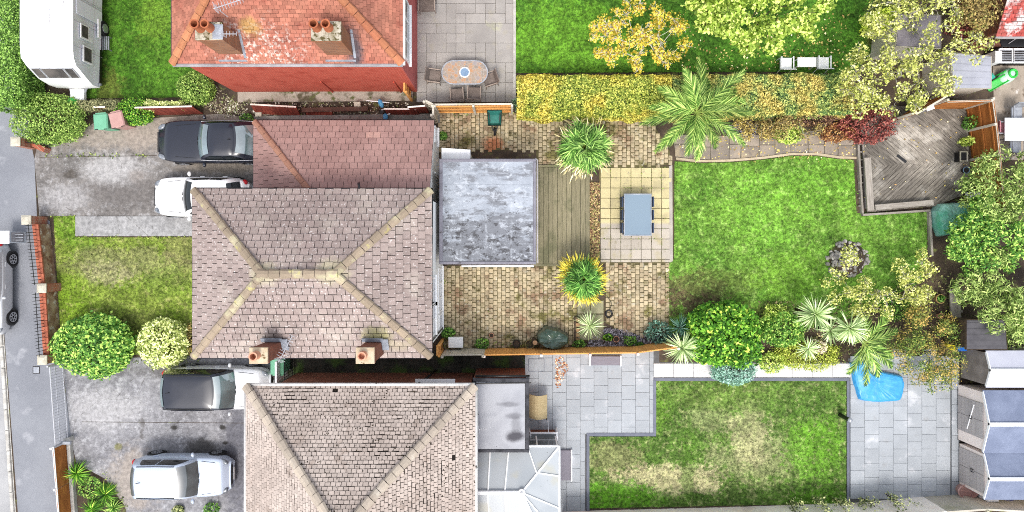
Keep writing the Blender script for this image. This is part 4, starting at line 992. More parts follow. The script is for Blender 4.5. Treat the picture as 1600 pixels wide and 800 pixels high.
# its flat-roofed extension
DZ = 2.9; dx0, dx1, dyN, dyS = W(744, 0, DZ).x, W(827, 0, DZ).x, W(0, 591, DZ).y, W(0, 707, DZ).y
dx0 = lx1 - .2
le = thing('flat_roof_annex', ((dx0+dx1)/2, (dyN+dyS)/2, 0), 'small annex with pale flat roof and black stains beside the lower house', 'extension')
walls(le, dx0, dyS + .15, dx1 - .12, dyN - .12, DZ - .1, M['brick_brown'])
n = N('pale_felt'); p = n.pos(); col = n.mix(n.step(n.noise(.9, 5), .4, .62), C(196, 198, 204, .66), C(180, 182, 189, .66))
for (a, b, rx, ry, s) in ((805, 682, 14, 8, .95), (803, 650, 12, 5, .5), (795, 632, 16, 4, .45), (806, 664, 8, 12, .4)): q_ = W(a, b, DZ); col = n.mix(n.math('MULTIPLY', n.blob(q_.x, q_.y, rx*.9/S, ry*.9/S, .5, .35, 3), s), col, C(74, 72, 80))
col = n.mix(n.step(n.noise(7, 4, .6), .70, .73), col, C(60, 58, 60)); n.bump(n.noise(20, 3), .2); M['felt_pale'] = n.done(col, .7, .3)
MB().prism([(dx0+.05, dyS+.1), (dx1-.08, dyS+.1), (dx1-.08, dyN-.1), (dx0+.05, dyN-.1)], DZ-.12, DZ-.01).build('flat_roof', M['felt_pale'], le)
dk = mat('dark_trim', C(86, 86, 92), C(56, 56, 60), 3)
for (a, b, nm) in (((dx0, dyN-.14), (dx1, dyN), 0), ((dx0, dyS), (dx1, dyS+.13), 0), ((dx0, dyS+.132), (dx0+.14, dyN-.142), 1), ((dx1-.17, dyS+.132), (dx1, dyN-.142), 1)):
    MB().bbox(((a[0]+b[0])/2, (a[1]+b[1])/2, DZ - .05 + .003*nm), (b[0]-a[0], b[1]-a[1], .16), .03).build('roof_edge', dk, le)
gutter(le, [(dx0+.1, dyN+.06, DZ-.12), (dx1+.02, dyN+.06, DZ-.12)], M['black'], .05)
antenna(749, 671, 3.6, R(6), .62, 'small white yagi aerial over the stained flat annex roof', pole=.75, n_el=7, w=.14)
# conservatory
CZ, CRZ = 2.35, 3.0
cx0, cx1, cyN = lx1 - .26, W(874, 0, CZ).x, W(0, 697, CZ).y; cyS = cyN - 5.1
hub = W(815, 769, CRZ)
cv_ = thing('conservatory', ((cx0+cx1)/2, (cyN+cyS)/2, 0), 'white glazed conservatory with pale panelled hip roof, lower house rear', 'conservatory')
b = MB()
for (a, c) in (((cx0, cyN), (cx1, cyN)), ((cx1, cyN), (cx1, cyS))):
    d = Vector((c[0]-a[0], c[1]-a[1], 0)); b.box(((a[0]+c[0])/2, (a[1]+c[1])/2, .35), (d.length - .1, .1, .7), math.atan2(d.y, d.x))
b.build('dwarf_wall', M['brick_brown'], cv_)
for i in range(5):
    for (p0, p1) in (((cx0+.2, cyN-.02), (cx1-.08, cyN-.02)), ((cx1-.04, cyN-.1), (cx1-.04, cyS+.1))):
        t = i / 4; MB().box((p0[0] + (p1[0]-p0[0])*t, p0[1] + (p1[1]-p0[1])*t, 1.5), (.06, .06, 1.6)).build('mullion', M['upvc'], cv_)
MB().box(((cx0+cx1)/2 + .1, cyN - .02, 1.5), (cx1-cx0-.25, .02, 1.5)).build('glazing', M['glass_pane'], cv_)
MB().box((cx1 - .04, (cyN+cyS)/2, 1.5), (.02, cyN-cyS-.3, 1.5)).build('glazing', M['glass_pane'], cv_)
n = N('polycarbonate'); col = n.mix(n.step(n.noise(.5, 2), .45, .6), C(214, 220, 224, .56), C(204, 211, 216, .56)); col = n.mix(n.math('MULTIPLY', n.step(n.noise(.8, 3), .56, .7), .6), col, C(222, 218, 196, .55)); n.done(n.mix(n.step(n.noise(8, 3), .72, .74), col, C(90, 90, 84)), .25, .5); M['poly'] = n.m
rB = Vector((cx0, hub.y, CRZ)); nE = Vector((cx1, cyN, CZ)); nW = Vector((cx0, cyN, CZ)); sE = Vector((cx1, cyS, CZ)); sW = Vector((cx0, cyS, CZ))
# north slope: panels between bars
def bars_panels(poly_e0, poly_e1, top0, top1, k, nm='roof_panel'):
    for i in range(k):
        a, b2, c, d = poly_e0.lerp(poly_e1, i/k), poly_e0.lerp(poly_e1, (i+1)/k), top0.lerp(top1, (i+1)/k), top0.lerp(top1, i/k)
        m = MB(); vs = [a, b2, c, d]; lo = [v - Vector((0,0,.03)) for v in vs]
        m.add(vs + lo, [(0,1,2,3), (4,7,6,5), (0,4,5,1), (1,5,6,2), (2,6,7,3), (3,7,4,0)]); m.build(nm, M['poly'], cv_)
def bar(a, b2, w=.055, h=.06): 
    d = Vector(b2) - Vector(a); Mx = d.to_track_quat('X', 'Z').to_matrix(); MB().box((Vector(a)+Vector(b2))/2 + Vector((0,0,.02)), (d.length, w, h), M=Mx).build('glazing_bar', M['upvc'], cv_)
hx = hub.x; nM = Vector((hx + .25, cyN, CZ)); sM = Vector((hx + .25, cyS, CZ))
bars_panels(nW, nM, rB, hub, 3); bars_panels(nM, nE, hub, hub, 1); bars_panels(nE, sE, hub, hub, 4); bars_panels(sW, sM, rB, hub, 3); bars_panels(sM, sE, hub, hub, 1)
for i in range(1, 3): bar(nW.lerp(nM, i/3), rB.lerp(hub, i/3), .05); bar(sW.lerp(sM, i/3), rB.lerp(hub, i/3), .05)
mid_ = nE.lerp(hub, .62); bar(nE, hub, .07, .07); bar(sE, hub, .07, .07); bar(nM, nE.lerp(hub, .6), .05)
for i in (1, 2): 
    s0 = nE.lerp(sE, i*.26 - .02); bar(s0, nE.lerp(hub, .58) if i == 1 else hub, .05)
bar(nE.lerp(sE, .74), hub, .05)
MB().bbox(((cx0+hub.x)/2, hub.y, CRZ + .06), (hub.x-cx0, .16, .09), .03).build('ridge_cap', M['upvc'], cv_)
MB().lathe(hub + Vector((0,0,.02)), [(.15, 0), (.15, .06), (.08, .1), (.05, .16), (.0, .18)], 14).build('finial', M['upvc'], cv_)
for (a, c) in ((nW, nE), (nE, sE)): 
    d = Vector(c) - Vector(a); gutter(cv_, [a, c], M['upvc'], .05)
# ------------------------------------------------------------------ decks
def woodmat(name, c1, c2, c3, var=.14, sx=.35, sy=9.0):
    n = N(name); v = n.scalev(n.obj(), (sx*3, sy*3, 3)); r = n.rand()
    o_ = n.n('ShaderNodeVectorMath', operation='ADD'); n.set(o_.inputs[0], v); cb = n.n('ShaderNodeCombineXYZ'); n.set(cb.inputs[0], n.math('MULTIPLY', r, 60)); n.set(o_.inputs[1], cb.outputs[0])
    g_ = n.noise(1.6, 6, .7, o_.outputs[0]); col = n.mix(n.step(g_, .36, .62), c1, c2)
    col = n.mix(n.math('MULTIPLY', n.step(n.noise(.9, 4, .65), .5, .66), .75), col, c3)
    col = n.scale_col(col, n.math('ADD', n.math('MULTIPLY', n.math('SUBTRACT', r, .5), 2*var), 1.0)); n.bump(g_, .35); return n.done(col, .85, .25)
M['deck_green'] = woodmat('mossy_decking', C(166, 156, 128), C(134, 128, 100), C(112, 112, 84))
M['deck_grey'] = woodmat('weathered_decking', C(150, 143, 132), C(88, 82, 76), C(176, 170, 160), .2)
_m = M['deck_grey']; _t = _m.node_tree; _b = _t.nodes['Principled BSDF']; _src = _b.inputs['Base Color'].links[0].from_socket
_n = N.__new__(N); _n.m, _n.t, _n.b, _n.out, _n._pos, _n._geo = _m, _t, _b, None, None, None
for _x, _y, _rx, _ry in ((1440, 225, 42, 34), (1470, 268, 40, 16)):          # bleached, worn boards; their sunlit brightness is painted in too
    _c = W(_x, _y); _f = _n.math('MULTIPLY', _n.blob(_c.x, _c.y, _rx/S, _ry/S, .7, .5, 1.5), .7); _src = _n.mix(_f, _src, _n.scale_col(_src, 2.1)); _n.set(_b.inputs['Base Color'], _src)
M['beam_grey'] = woodmat('grey_timber', C(184, 176, 166), C(150, 142, 132), C(196, 190, 180), .08)
M['fence_orange'] = woodmat('orange_fence_wood', C(244, 186, 112, .85), C(216, 152, 84, .85), C(230, 170, 98, .85), .12)
M['fence_brown'] = woodmat('brown_fence_wood', C(198, 128, 66), C(166, 102, 50), C(182, 116, 60), .1)
M['fence_red'] = woodmat('red_fence_wood', C(160, 78, 62), C(122, 56, 46), C(140, 70, 58), .12)
M['fence_pale'] = woodmat('pale_fence_wood', C(252, 244, 234, .97), C(246, 234, 222, .97), C(238, 218, 204, .97), .06)
M['fence_grey'] = woodmat('grey_fence_wood', C(222, 214, 200, .85), C(196, 188, 172, .85), C(176, 172, 144, .85), .1)
def plank(parent, a, b, w, h, z, mt, name='plank', b_=.006):
    """board from a to b (2D world), lying flat with its top at z"""
    d = Vector((b[0]-a[0], b[1]-a[1], 0)); L = d.length
    o = MB().bbox((0, 0, 0), (L, w, h), b_).build(name, mt, parent, local=True)
    off_ = root_of(parent).location
    o.location = Vector(((a[0]+b[0])/2, (a[1]+b[1])/2, z - h/2)) - Vector(off_); o.rotation_euler = (0, 0, math.atan2(d.y, d.x)); return o
p0, p1 = W(840, 412), W(921, 262)
dk_ = thing('timber_deck', ((p0.x+p1.x)/2, (p0.y+p1.y)/2, 0), 'greenish mossy timber deck of long boards beside the flat roof', 'deck')
k = 13; w = (p1.x + .35 - p0.x) / k
for i in range(k):
    x = p0.x - .35 + (i + .5) * w; plank(dk_, (x, p0.y), (x, p1.y), w - .012, .03, .14 + random.uniform(0, .006), M['deck_green'])
MB().box((p0.x + .9, (p0.y+p1.y)/2, .055), (p1.x-p0.x+.25, p1.y-p0.y-.06, .11)).build('joists', M['darkgap'], dk_)
plank(dk_, (p0.x - .3, p1.y + .06), (p1.x, p1.y + .06), .1, .05, .15, M['deck_green'], 'end_board'); plank(dk_, (p0.x - .3, p0.y - .06), (p1.x, p0.y - .06), .1, .05, .15, M['deck_green'], 'end_board')
# chevron deck
dpoly = [(1342, 200), (1385, 166), (1507, 172), (1513, 300), (1460, 322), (1352, 332)]
cd = thing('chevron_deck', W(1420, 255), 'weathered grey deck with boards laid in a chevron', 'deck')
mid_y = 258; DZZ = .16
for half, sgn in ((0, 1), (1, -1)):
    reg = [(1340, 120), (1520, 120), (1520, 251), (1340, mid_y + 4)] if half == 0 else [(1340, mid_y + 4), (1520, 251), (1520, 340), (1340, 340)]
    hp = ccw([(W(*p).x, W(*p).y) for p in dpoly]); rg = ccw([(W(*p).x, W(*p).y) for p in reg]); pol = clip_poly(hp, rg)
    ang = R(-40) if half == 0 else R(42); u = Vector((math.cos(ang), math.sin(ang))); v = Vector((-u.y, u.x)); cc = W(1420, 258).to_2d(); ww = .145
    for i in range(-32, 33):
        o_ = cc + v * i * ww; rect = [o_ - u*9 - v*(ww/2-.006), o_ + u*9 - v*(ww/2-.006), o_ + u*9 + v*(ww/2-.006), o_ - u*9 + v*(ww/2-.006)]
        c = clip_poly([(q.x, q.y) for q in rect], ccw(pol))
        if len(c) < 3 or area2(c) < .01: continue
        ctr = Vector((sum(q[0] for q in c)/len(c), sum(q[1] for q in c)/len(c)))
        loc = [((Vector(q) - ctr).dot(u), (Vector(q) - ctr).dot(v)) for q in c]
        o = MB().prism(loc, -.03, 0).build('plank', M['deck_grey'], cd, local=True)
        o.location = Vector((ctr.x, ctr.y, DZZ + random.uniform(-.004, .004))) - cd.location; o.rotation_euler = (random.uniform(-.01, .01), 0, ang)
MB().prism(Wp([(1344, 202), (1386, 168), (1505, 174), (1511, 299), (1459, 320), (1354, 330)]), 0, .115).build('joists', M['darkgap'], cd)
def beam(parent, a, b, w, h, z0, mt, name):
    d = Vector(b) - Vector(a); o = MB().bbox((0, 0, 0), (d.length, w, h), .012).build(name, mt, parent, local=True)
    o.location = Vector(((a[0]+b[0])/2, (a[1]+b[1])/2, z0 + h/2)) - Vector(root_of(parent).location); o.rotation_euler = (0, 0, math.atan2(d.y, d.x)); return o
bz = .5
bn = thing('deck_bench', W(1356, 288), 'L-shaped grey timber bench rail along the edge of the chevron deck', 'bench')
beam(bn, W(1356, 246, bz), W(1361, 329, bz), .30, .09, bz - .09, M['beam_grey'], 'seat'); beam(bn, W(1368, 324, bz), W(1459, 316, bz), .24, .09, bz - .085, M['beam_grey'], 'seat')
for (px_, py_) in ((1356, 250), (1358, 285), (1361, 324), (1400, 322), (1445, 318)): q = W(px_, py_, .3); MB().box((q.x, q.y, .28), (.09, .09, .26)).build('leg', M['beam_grey'], bn)
df = thing('deck_edging', W(1340, 290), 'low weathered timber edging around the chevron deck and lawn corner', 'edging')
beam(df, W(1338, 222), W(1345, 334), .09, .2, 0, M['beam_grey'], 'edge_board'); beam(df, W(1346, 220), W(1351, 326), .06, .17, 0, M['beam_grey'], 'edge_board'); beam(df, W(1345, 336), W(1450, 329), .1, .2, 0, M['beam_grey'], 'edge_board')
beam(df, W(1449, 331), W(1453, 400), .1, .2, 0, M['beam_grey'], 'edge_board')
for k in range(9): q = W(1343, 226 + k*12); MB().box((q.x, q.y, .1), (.2, .05, .05)).build('spacer', M['beam_grey'], df)
sl_ = MB().box((0, 0, 0), (.5, .12, .02)).build('drain_slot', M['black']); sl_.location = W(1409, 248, .172); sl_.rotation_euler = (0, 0, R(-38)); tag(sl_, 'dark slot-shaped gap cover lying in the chevron deck boards', 'grate')

# ------------------------------------------------------------------ fences
def fence(name, pts, h, mt, label, bw=.11, post='wood', panel=1.83, th=.02, rail_side=1, board='board', cap=True, post_mt=None, horizontal=False, lean=0.0, gravel=None):
    pts = [Vector((p[0], p[1], 0)) for p in pts]; t = thing(name, pts[0], label, 'fence')
    pm = post_mt or mt; cache = {}
    for a, b in zip(pts, pts[1:]):
        d = b - a; L = d.length; u = d.normalized(); s_ = Vector((-u.y, u.x, 0)); ang = math.atan2(u.y, u.x)
        if horizontal:
            nb = int(h / bw)
            for j in range(nb):
                o = MB().bbox((0, 0, 0), (L - .02, th, bw - .008), .004).build(board, mt, t, local=True)
                o.location = (a + b)/2 - t.location + Vector((0, 0, .06 + bw*(j + .5))) + s_*random.uniform(-.004, .004); o.rotation_euler = (0, 0, ang)
        else:
            nb = max(1, int(L / bw)); w = L / nb
            for j in range(nb):
                key = round(w, 2)
                if key not in cache: o = MB().box((0, 0, 0), (h - .05, w * 1.06, th)).build(board, mt, t, local=True); cache[key] = o.data
                else: o = link(board, cache[key], t)
                q = a + u*(j + .5)*w - t.location + Vector((0, 0, h/2)); 
                o.matrix_basis = Matrix(((0, u.x, s_.x, q.x), (0, u.y, s_.y, q.y), (1, 0, 0, q.z), (0, 0, 0, 1))) @ Matrix.Rotation((.16 if w < .2 else .015) + random.uniform(-.02, .02)*(w < .2), 4, 'X')
        for zz in (.25, h*.55, h - .2):
            MB().box((a+b)/2 + s_*rail_side*.045 + Vector((0, 0, zz)), (L, .04, .07), ang).build('rail', mt, t)
        if cap: MB().box((a+b)/2 + Vector((0, 0, h + .012)), (L, .075, .03), ang).build('capping', pm, t)
        k = max(1, round(L / panel))
        for i in range(k + (1 if b is pts[-1] else 0)): MB().bbox(a + u*L*i/k + s_*rail_side*.07 + Vector((0, 0, (h + .08)/2)), (.1, .1, h + .08), .012, ang).build('post', pm, t)
        if gravel: MB().box((a+b)/2 + Vector((0, 0, .08)), (L, .06, .16), ang).build('gravel_board', gravel, t)
    return t
fence('garden_fence', [W(686, 176), W(800, 175)], 1.75, M['fence_orange'], 'orange boarded fence between the block yard and the patio set', post_mt=M['fence_grey'], rail_side=-1, bw=.125)
fence('corner_fence', [W(684, 192), W(684, 176), W(672, 170)], 1.8, M['fence_grey'], 'short mossy grey fence stub at the garage corner', panel=2)
fence('boundary_fence', [W(697, 545), W(757, 544)], 1.75, M['fence_grey'], 'pale grey weathered fence panel behind the white storage box', rail_side=-1, cap=False)
fence('boundary_fence', [W(759, 544.5), W(843, 543), W(915, 542), W(985, 541), W(1045, 533)], 1.75, M['fence_orange'], 'long orange boarded fence between the block yard and the grey patio', post_mt=M['fence_pale'], rail_side=-1, cap=False)
fence('gate_fence', [W(690, 530), W(690, 546)], 1.75, M['fence_orange'], 'narrow orange gate at the house corner beside the white storage box', panel=1)
fence('side_gate', [W(641, 131), W(641, 157)], 1.7, M['fence_orange'], 'narrow orange gate against the pink end wall', panel=1)
fence('deck_fence', [W(1440, 172), W(1507, 170)], 1.8, M['fence_brown'], 'brown fence panel behind the chevron deck under the yellow tree', bw=.15, horizontal=True, post_mt=M['fence_grey'], rail_side=1)
fence('deck_fence', [W(1507, 170), W(1512, 205), W(1517, 250), W(1524, 330)], 1.8, M['fence_brown'], 'tall brown horizontal-board fence on the right of the chevron deck', bw=.15, horizontal=True, post_mt=M['fence_grey'], rail_side=-1)
fence('end_fence', [W(1395, 190), W(1450, 158)], 1.75, M['fence_brown'], 'brown fence run half hidden by the red maple', bw=.15, horizontal=True, post_mt=M['fence_grey'])
fence('front_fence', [W(107, 690), W(112, 752), W(118, 830)], 1.0, M['fence_brown'], 'brown board fence on a low pale wall beside the footpath', bw=.14, post_mt=M['upvc'], horizontal=True, rail_side=-1, panel=1.75)
fence('lower_fence', [W(880, 799), W(1120, 793), W(1330, 786), W(1440, 776)], 1.75, M['fence_pale'], 'long pale cream fence along the bottom of the lower lawn', bw=.9, rail_side=-1, panel=1.9, th=.025)
fence('lower_end_fence', [W(1440, 776), W(1500, 772), W(1640, 780)], 1.75, M['fence_grey'], 'weathered reddish grey fence behind the two grey sheds', bw=.5, rail_side=-1, panel=1.9)
# leaning red fence pieces beside the drive and in the upper alley
def red_panel(a, b, h, tilt, label, n=14):
    a, b = Vector(a), Vector(b); d = b - a; t = thing('fence_panel', (a + b)/2, label, 'fence panel'); ang = math.atan2(d.y, d.x); t.rotation_euler = (R(tilt), 0, ang)
    L = d.length; nb = max(2, int(L/.13)); w = L/nb
    for j in range(nb): MB().box((-L/2 + (j+.5)*w, .004*(j % 2), h/2), (w - .008, .02, h)).build('slat', M['fence_red'], t, local=True)
    for zz in (.12, h - .1): MB().box((0, .03, zz), (L, .03, .06)).build('rail', M['fence_red'], t, local=True)
    MB().box((0, 0, h + .015), (L, .06, .03)).build('capping', M['fence_pale'], t, local=True); return t
red_panel(W(232, 180), W(318, 178), 1.1, -6, 'long red slatted fence panel by the ball shrub and black car')
red_panel(W(166, 178), W(183, 178), .9, -8, 'short red fence panel behind the two wheelie bins')
red_panel(W(400, 178), W(470, 182), .75, -22, 'leaning red fence panel with pale top in the upper alley')
red_panel(W(478, 180), W(520, 184), .3, -50, 'fallen red fence strip lying in the upper alley')
red_panel(W(606, 180), W(655, 180), .9, -6, 'dark red fence panel at the end of the upper alley')
red_panel(W(645, 178), W(671, 176), 1.5, 0, 'red brown fence panel at the garage end of the alley')
bm = thing('timber_plank', W(548, 172), 'long dark brown plank lying in the upper alley', 'plank'); beam(bm, W(475, 174), W(577, 172), .2, .08, .25, mat('dark_plank', C(120, 90, 78), C(96, 72, 62), 4), 'board'); 
for px_ in (482, 570): q = W(px_, 173); MB().box((q.x, q.y, .13), (.1, .15, .25)).build('support', M['bark'], bm)
M['block_stone'] = mat('pale_block', C(220, 214, 196), C(200, 192, 172), 4)
for (px_, py_, lb) in ((406, 180, 'pale concrete block beside the leaning red panel'), (562, 166, 'small pale stone block on the long brown plank')):
    q = W(px_, py_); o = MB().bbox((0, 0, .1), (.28, .2, .2), .02).build('stone_block', M['block_stone']); o.location = (q.x, q.y, 0 if px_ < 500 else .33); tag(o, lb, 'block')

# ------------------------------------------------------------------ front boundary wall with railings, piers, gate
wa, wb = W(78, 345), W(94, 560)
def wall_run(a, b, label, h=.72, rails=True, nbar=20):
    d = b - a; ang = math.atan2(d.y, d.x); u = d.normalized(); s_ = Vector((-u.y, u.x, 0)); L = d.length
    t = thing('boundary_wall', a, label, 'wall')
    MB().box((a+b)/2 + Vector((0, 0, h/2)), (L, .24, h), ang).build('brickwork', mat('dirty_render', C(200, 176, 150), C(140, 100, 78), 2.2, specks=[(C(226, 216, 204), 3, .55, .68), (C(100, 66, 48), 4, .58, .7)]), t)
    k = int(L / .23); me = None
    for i in range(k):
        p = a + u*L*(i+.5)/k + Vector((0, 0, h + .04)) - t.location
        if me is None: o = MB().bbox((0, 0, 0), (L/k - .012, .27, .08), .012).build('coping_brick', mat('coping_brick', C(196, 116, 88), C(176, 98, 74), 6, var=.2), t, local=True); me = o.data
        else: o = link('coping_brick', me, t)
        o.location = p; o.rotation_euler = (random.uniform(-.02, .02), 0, ang)
    if rails:
        for zz in (h + .5,): MB().box((a+b)/2 + Vector((0, 0, zz)), (L, .03, .012), ang).build('rail', M['black'], t)
        for i in range(nbar):
            p = a + u*L*(i+.5)/nbar; MB().tube([p + Vector((0,0,h+.07)), p + Vector((0,0,h+.62)), p + Vector((0,0,h+.72))], [.013, .013, .002], 5).build('railing_bar', M['black'], t)
    MB().box((a+b)/2 - s_*(.2) + Vector((0, 0, .05)), (L, .12, .1), ang).build('plinth', M['kerb'], t)
    return t
def pier(c, label, h=1.05, w=.36):
    t = thing('gate_pier', c, label, 'pier'); MB().box((c.x, c.y, h/2), (w, w, h)).build('pier_body', M['brick_front'], t)
    MB().lathe((c.x, c.y, h), [(w*.8, 0), (w*.8, .05), (w*.45, .11), (.001, .12)], 4, rz=R(45)).build('pier_cap', M['block_stone'], t); return t
mid = wa.lerp(wb, .50)
pier(W(68, 345), 'brick pier with pale cap at the top end of the railed wall'); pier(W(90, 448), 'brick pier with pale cap midway along the railed wall', 1.0); pier(W(92, 556), 'brick pier with pale cap at the bottom end of the railed wall', 1.05)
wall_run(W(74, 351), W(84, 443), 'low railed brick wall between the top and middle piers', nbar=18)
wall_run(W(85, 454), W(91, 550), 'low railed brick wall between the middle and bottom piers', nbar=19)
pier(W(53, 227), 'brick pier with pale cap below the big rounded hedge bush', 1.1)
fw = thing('hedge_railing', W(70, 232), 'dark low railing on bricks at the foot of the rounded bush', 'railing')
MB().box((W(72, 232) + W(58, 226))/2 + Vector((0,0,.2)), (.9, .22, .4), R(-28)).build('low_wall', M['brick_front'], fw)
for k in range(7):
    q = W(58 + k*5.5, 226 + k*.6, 0); MB().tube([q + Vector((0,0,.3)), q + Vector((0,0,.85))], .012, 5).build('railing_bar', M['black'], fw)
MB().tube([W(57, 226) + Vector((0,0,.8)), W(98, 230) + Vector((0,0,.8))], .018, 5).build('rail', M['black'], fw)
# sliding gate of pale metal bars
gt_ = thing('driveway_gate', W(104, 625), 'long pale metal bar gate across the lower driveway', 'gate')
ga, gb = W(100, 566), W(109, 688)
for zz, r_ in ((.12, .022), (.62, .022), (.95, .026)): MB().tube([ga + Vector((0,0,zz)), gb + Vector((0,0,zz))], r_, 6).build('rail', M['alu'], gt_)
for i in range(28):
    q = ga.lerp(gb, (i+.5)/28); MB().tube([q + Vector((0,0,.12)), q + Vector((0,0,.97))], .009, 5).build('gate_bar', M['alu'], gt_)
for q in (ga, gb): MB().box(q + Vector((0, 0, .55)), (.07, .07, 1.1)).build('post', M['alu'], gt_)
MB().bbox(gb + Vector((.12, .03, .5)), (.5, .14, .1), .02).build('gate_motor', M['steel'], gt_)
# pale box sign on the footpath
sg = thing('utility_cabinet', W(30, 371), 'pale blue white metal cabinet standing on the footpath by the wall', 'cabinet')
q = W(30, 371); MB().bbox((q.x, q.y, .52), (.62, .5, 1.04), .03).build('body', mat('pale_metal', C(226, 238, 246, .8), C(216, 228, 238, .8), 3, rough=.4), sg); MB().bbox((q.x, q.y, 1.06), (.68, .56, .04), .015).build('lid', M['upvc'], sg)
MB().box((q.x + .325, q.y, .55), (.02, .4, .8)).build('door_panel', M['steel'], sg)
for k in range(3): MB().box((q.x + .5, q.y - .12 + k*.12, .72), (.4, .03, .03)).build('bracket', M['steel'], sg)

# ------------------------------------------------------------------ sheds on the right
M['shed_wall'] = mat('taupe_plastic', C(244, 231, 223, .98), C(236, 222, 214, .98), 2, var=.02, bump=.1)
M['shed_door'] = woodmat('grey_door_boards', C(188, 182, 180, .95), C(168, 162, 160, .95), C(178, 172, 170, .95), .06)
M['shed_roof'] = mat('blue_grey_shingle', C(138, 148, 172), C(122, 132, 156), 1.5, var=.08, bump=.5, bscale=60)
def shed(px_front, y0, y1, ez, rz__, depth, label, roofm, wallm, doors=True, ridge_m=None, handle=None, overhang=.1, door_w=.62):
    X0 = W(px_front, 0).x; X1 = X0 + depth; yc = (y0 + y1)/2
    t = thing('garden_shed', ((X0+X1)/2, yc, 0), label, 'shed')
    gable = lambda X: [Vector((X, y0, .05)), Vector((X, y1, .05)), Vector((X, y1, ez)), Vector((X, yc, rz__)), Vector((X, y0, ez))]
    m = MB(); f, bk = gable(X0), gable(X1); m.add(f + bk, [(0,1,2,3,4)[::-1], (5,6,7,8,9), (0,5,6,1)[::-1], (1,6,7,2)[::-1], (4,9,5,0)[::-1]]); m.build('wall', wallm, t)
    MB().box(((X0+X1)/2, yc, .025), (depth + .06, abs(y1-y0) + .06, .05)).build('base', M['darkgap'], t)
    for s in (0, 1):
        ye = (y0 if s == 0 else y1); sg_ = 1 if ye > yc else -1; k = 14
        yo, zo = ye + sg_*overhang, ez - overhang*(rz__-ez)/abs(ye-yc)
        pl = [Vector((X0 - .04, yo, zo + .02)), Vector((X1, yo, zo + .02)), Vector((X1, yc, rz__ + .02)), Vector((X0 - .04, yc, rz__ + .02))]
        m = MB(); lo = [v - Vector((0,0,.05)) for v in pl]; m.add(pl + lo, [(0,1,2,3), (4,5,6,7), (0,1,5,4), (1,2,6,5), (2,3,7,6), (3,0,4,7)]); rf = m.build('roof_slope', roofm, t)
    MB().bbox(((X0+X1)/2 - .02, yc, rz__ + .05), (depth + .06, .16, .06), .02).build('ridge_cap', ridge_m or M['upvc'], t)
    for s in (0, 1):
        ye = (y0 if s == 0 else y1); d = Vector((0, yc - ye, rz__ - ez)); MB().box((X0 - .055, (ye+yc)/2, (ez+rz__)/2 + .01), (.03, d.length + .1, .10), M=Matrix.Rotation(math.atan2(d.z, d.y), 3, 'X')).build('barge_board', M['upvc'], t)
    if doors:
        w = abs(y1-y0)*door_w; dh = ez - .12
        for s in (-1, 1):
            d = MB().box((X0 - .02, yc + s*w/4, .08 + dh/2), (.03, w/2 - .012, dh)).build('door', M['shed_door'], t)
            for j in range(7): MB().box((X0 - .038, yc + s*w/4, .1 + dh*(j+.5)/7), (.012, w/2 - .02, dh/7 - .015)).build('door_board', M['shed_door'], d)
            MB().tube([(X0 - .06, yc + s*.06, .85), (X0 - .08, yc + s*.06, .95), (X0 - .06, yc + s*.06, 1.05)], .018, 6).build('handle', M['black'], d)
        if handle: MB().tube([(X0 - .07, yc - .55, .75), (X0 - .07, yc + .6, 1.2)], .022, 6).build('bar', M['upvc'], t)
    return t
shed(1496, -8.74, -6.3, 1.72, 2.1, 3.6, 'large taupe shed with blue-grey gable roof and long door bar', M['shed_roof'], M['shed_wall'], handle=True)
shed(1498, -10.72, -8.92, 1.7, 2.02, 3.6, 'smaller taupe shed with grey doors next to the bottom fence', M['shed_roof'], M['shed_wall'], door_w=.86)
shed(1500, -5.98, -4.62, 1.75, 2.0, 3.6, 'shed with smooth pale grey roof above the blue-grey shed', mat('pale_roof', C(208, 210, 222), C(196, 198, 212), 1, var=.02, bump=.05), mat('grey_boards', C(176, 166, 158), C(150, 140, 132), 2), doors=False)
def flat_shed(poly, z, label, mt, wm):
    ps = Wp(poly, z); c = sum(ps, Vector())/len(ps); t = thing('flat_roof_shed', (c.x, c.y, 0), label, 'shed')
    MB().prism(ps, z - .06, z).build('roof', mt, t); inn = [c + (p - c)*.93 for p in ps]; MB().prism(inn, 0, z - .062).build('wall', wm, t)
    for i in range(len(ps)): 
        a, b = ps[i], ps[(i+1) % len(ps)]; d = b - a; MB().box((a+b)/2 + Vector((0,0,-.05)), (d.length, .03, .1), math.atan2(d.y, d.x)).build('fascia', wm, t)
    for i in range(5): 
        a, b = ps[0].lerp(ps[3], (i+.5)/5), ps[1].lerp(ps[2], (i+.5)/5); d = b - a; MB().box((a+b)/2 + Vector((0,0,.006)), (d.length*.98, .03, .014), math.atan2(d.y, d.x)).build('roof_batten', mt, t)
    return t
flat_shed([(1510, 500), (1570, 500), (1574, 546), (1510, 546)], 1.8, 'low shed with dark charcoal felt roof by the bamboo', mat('charcoal_felt', C(96, 94, 98), C(80, 78, 82), 2, bump=.3), M['bark'])
flat_shed([(1405, 22), (1470, 24), (1470, 75), (1400, 72)], 2.2, 'old shed with grey felt roof under the yellow leaves', mat('grey_felt', C(146, 140, 148), C(128, 122, 130), 2), M['fence_grey'])
flat_shed([(1485, 82), (1549, 88), (1549, 138), (1490, 138)], 2.1, 'outbuilding with smooth pale grey flat roof beside the toy slide', mat('pale_felt_b', C(180, 182, 192), C(164, 166, 176), 1.5), M['fence_grey'])
MB_ = MB().box((0, 0, .45), (.5, .05, .9)).build('old_door', M['upvc']); MB_.location = W(1385, 73, .0); MB_.rotation_euler = (R(-14), 0, R(70)); tag(MB_, 'small white framed door leaning by the old grey shed', 'door')
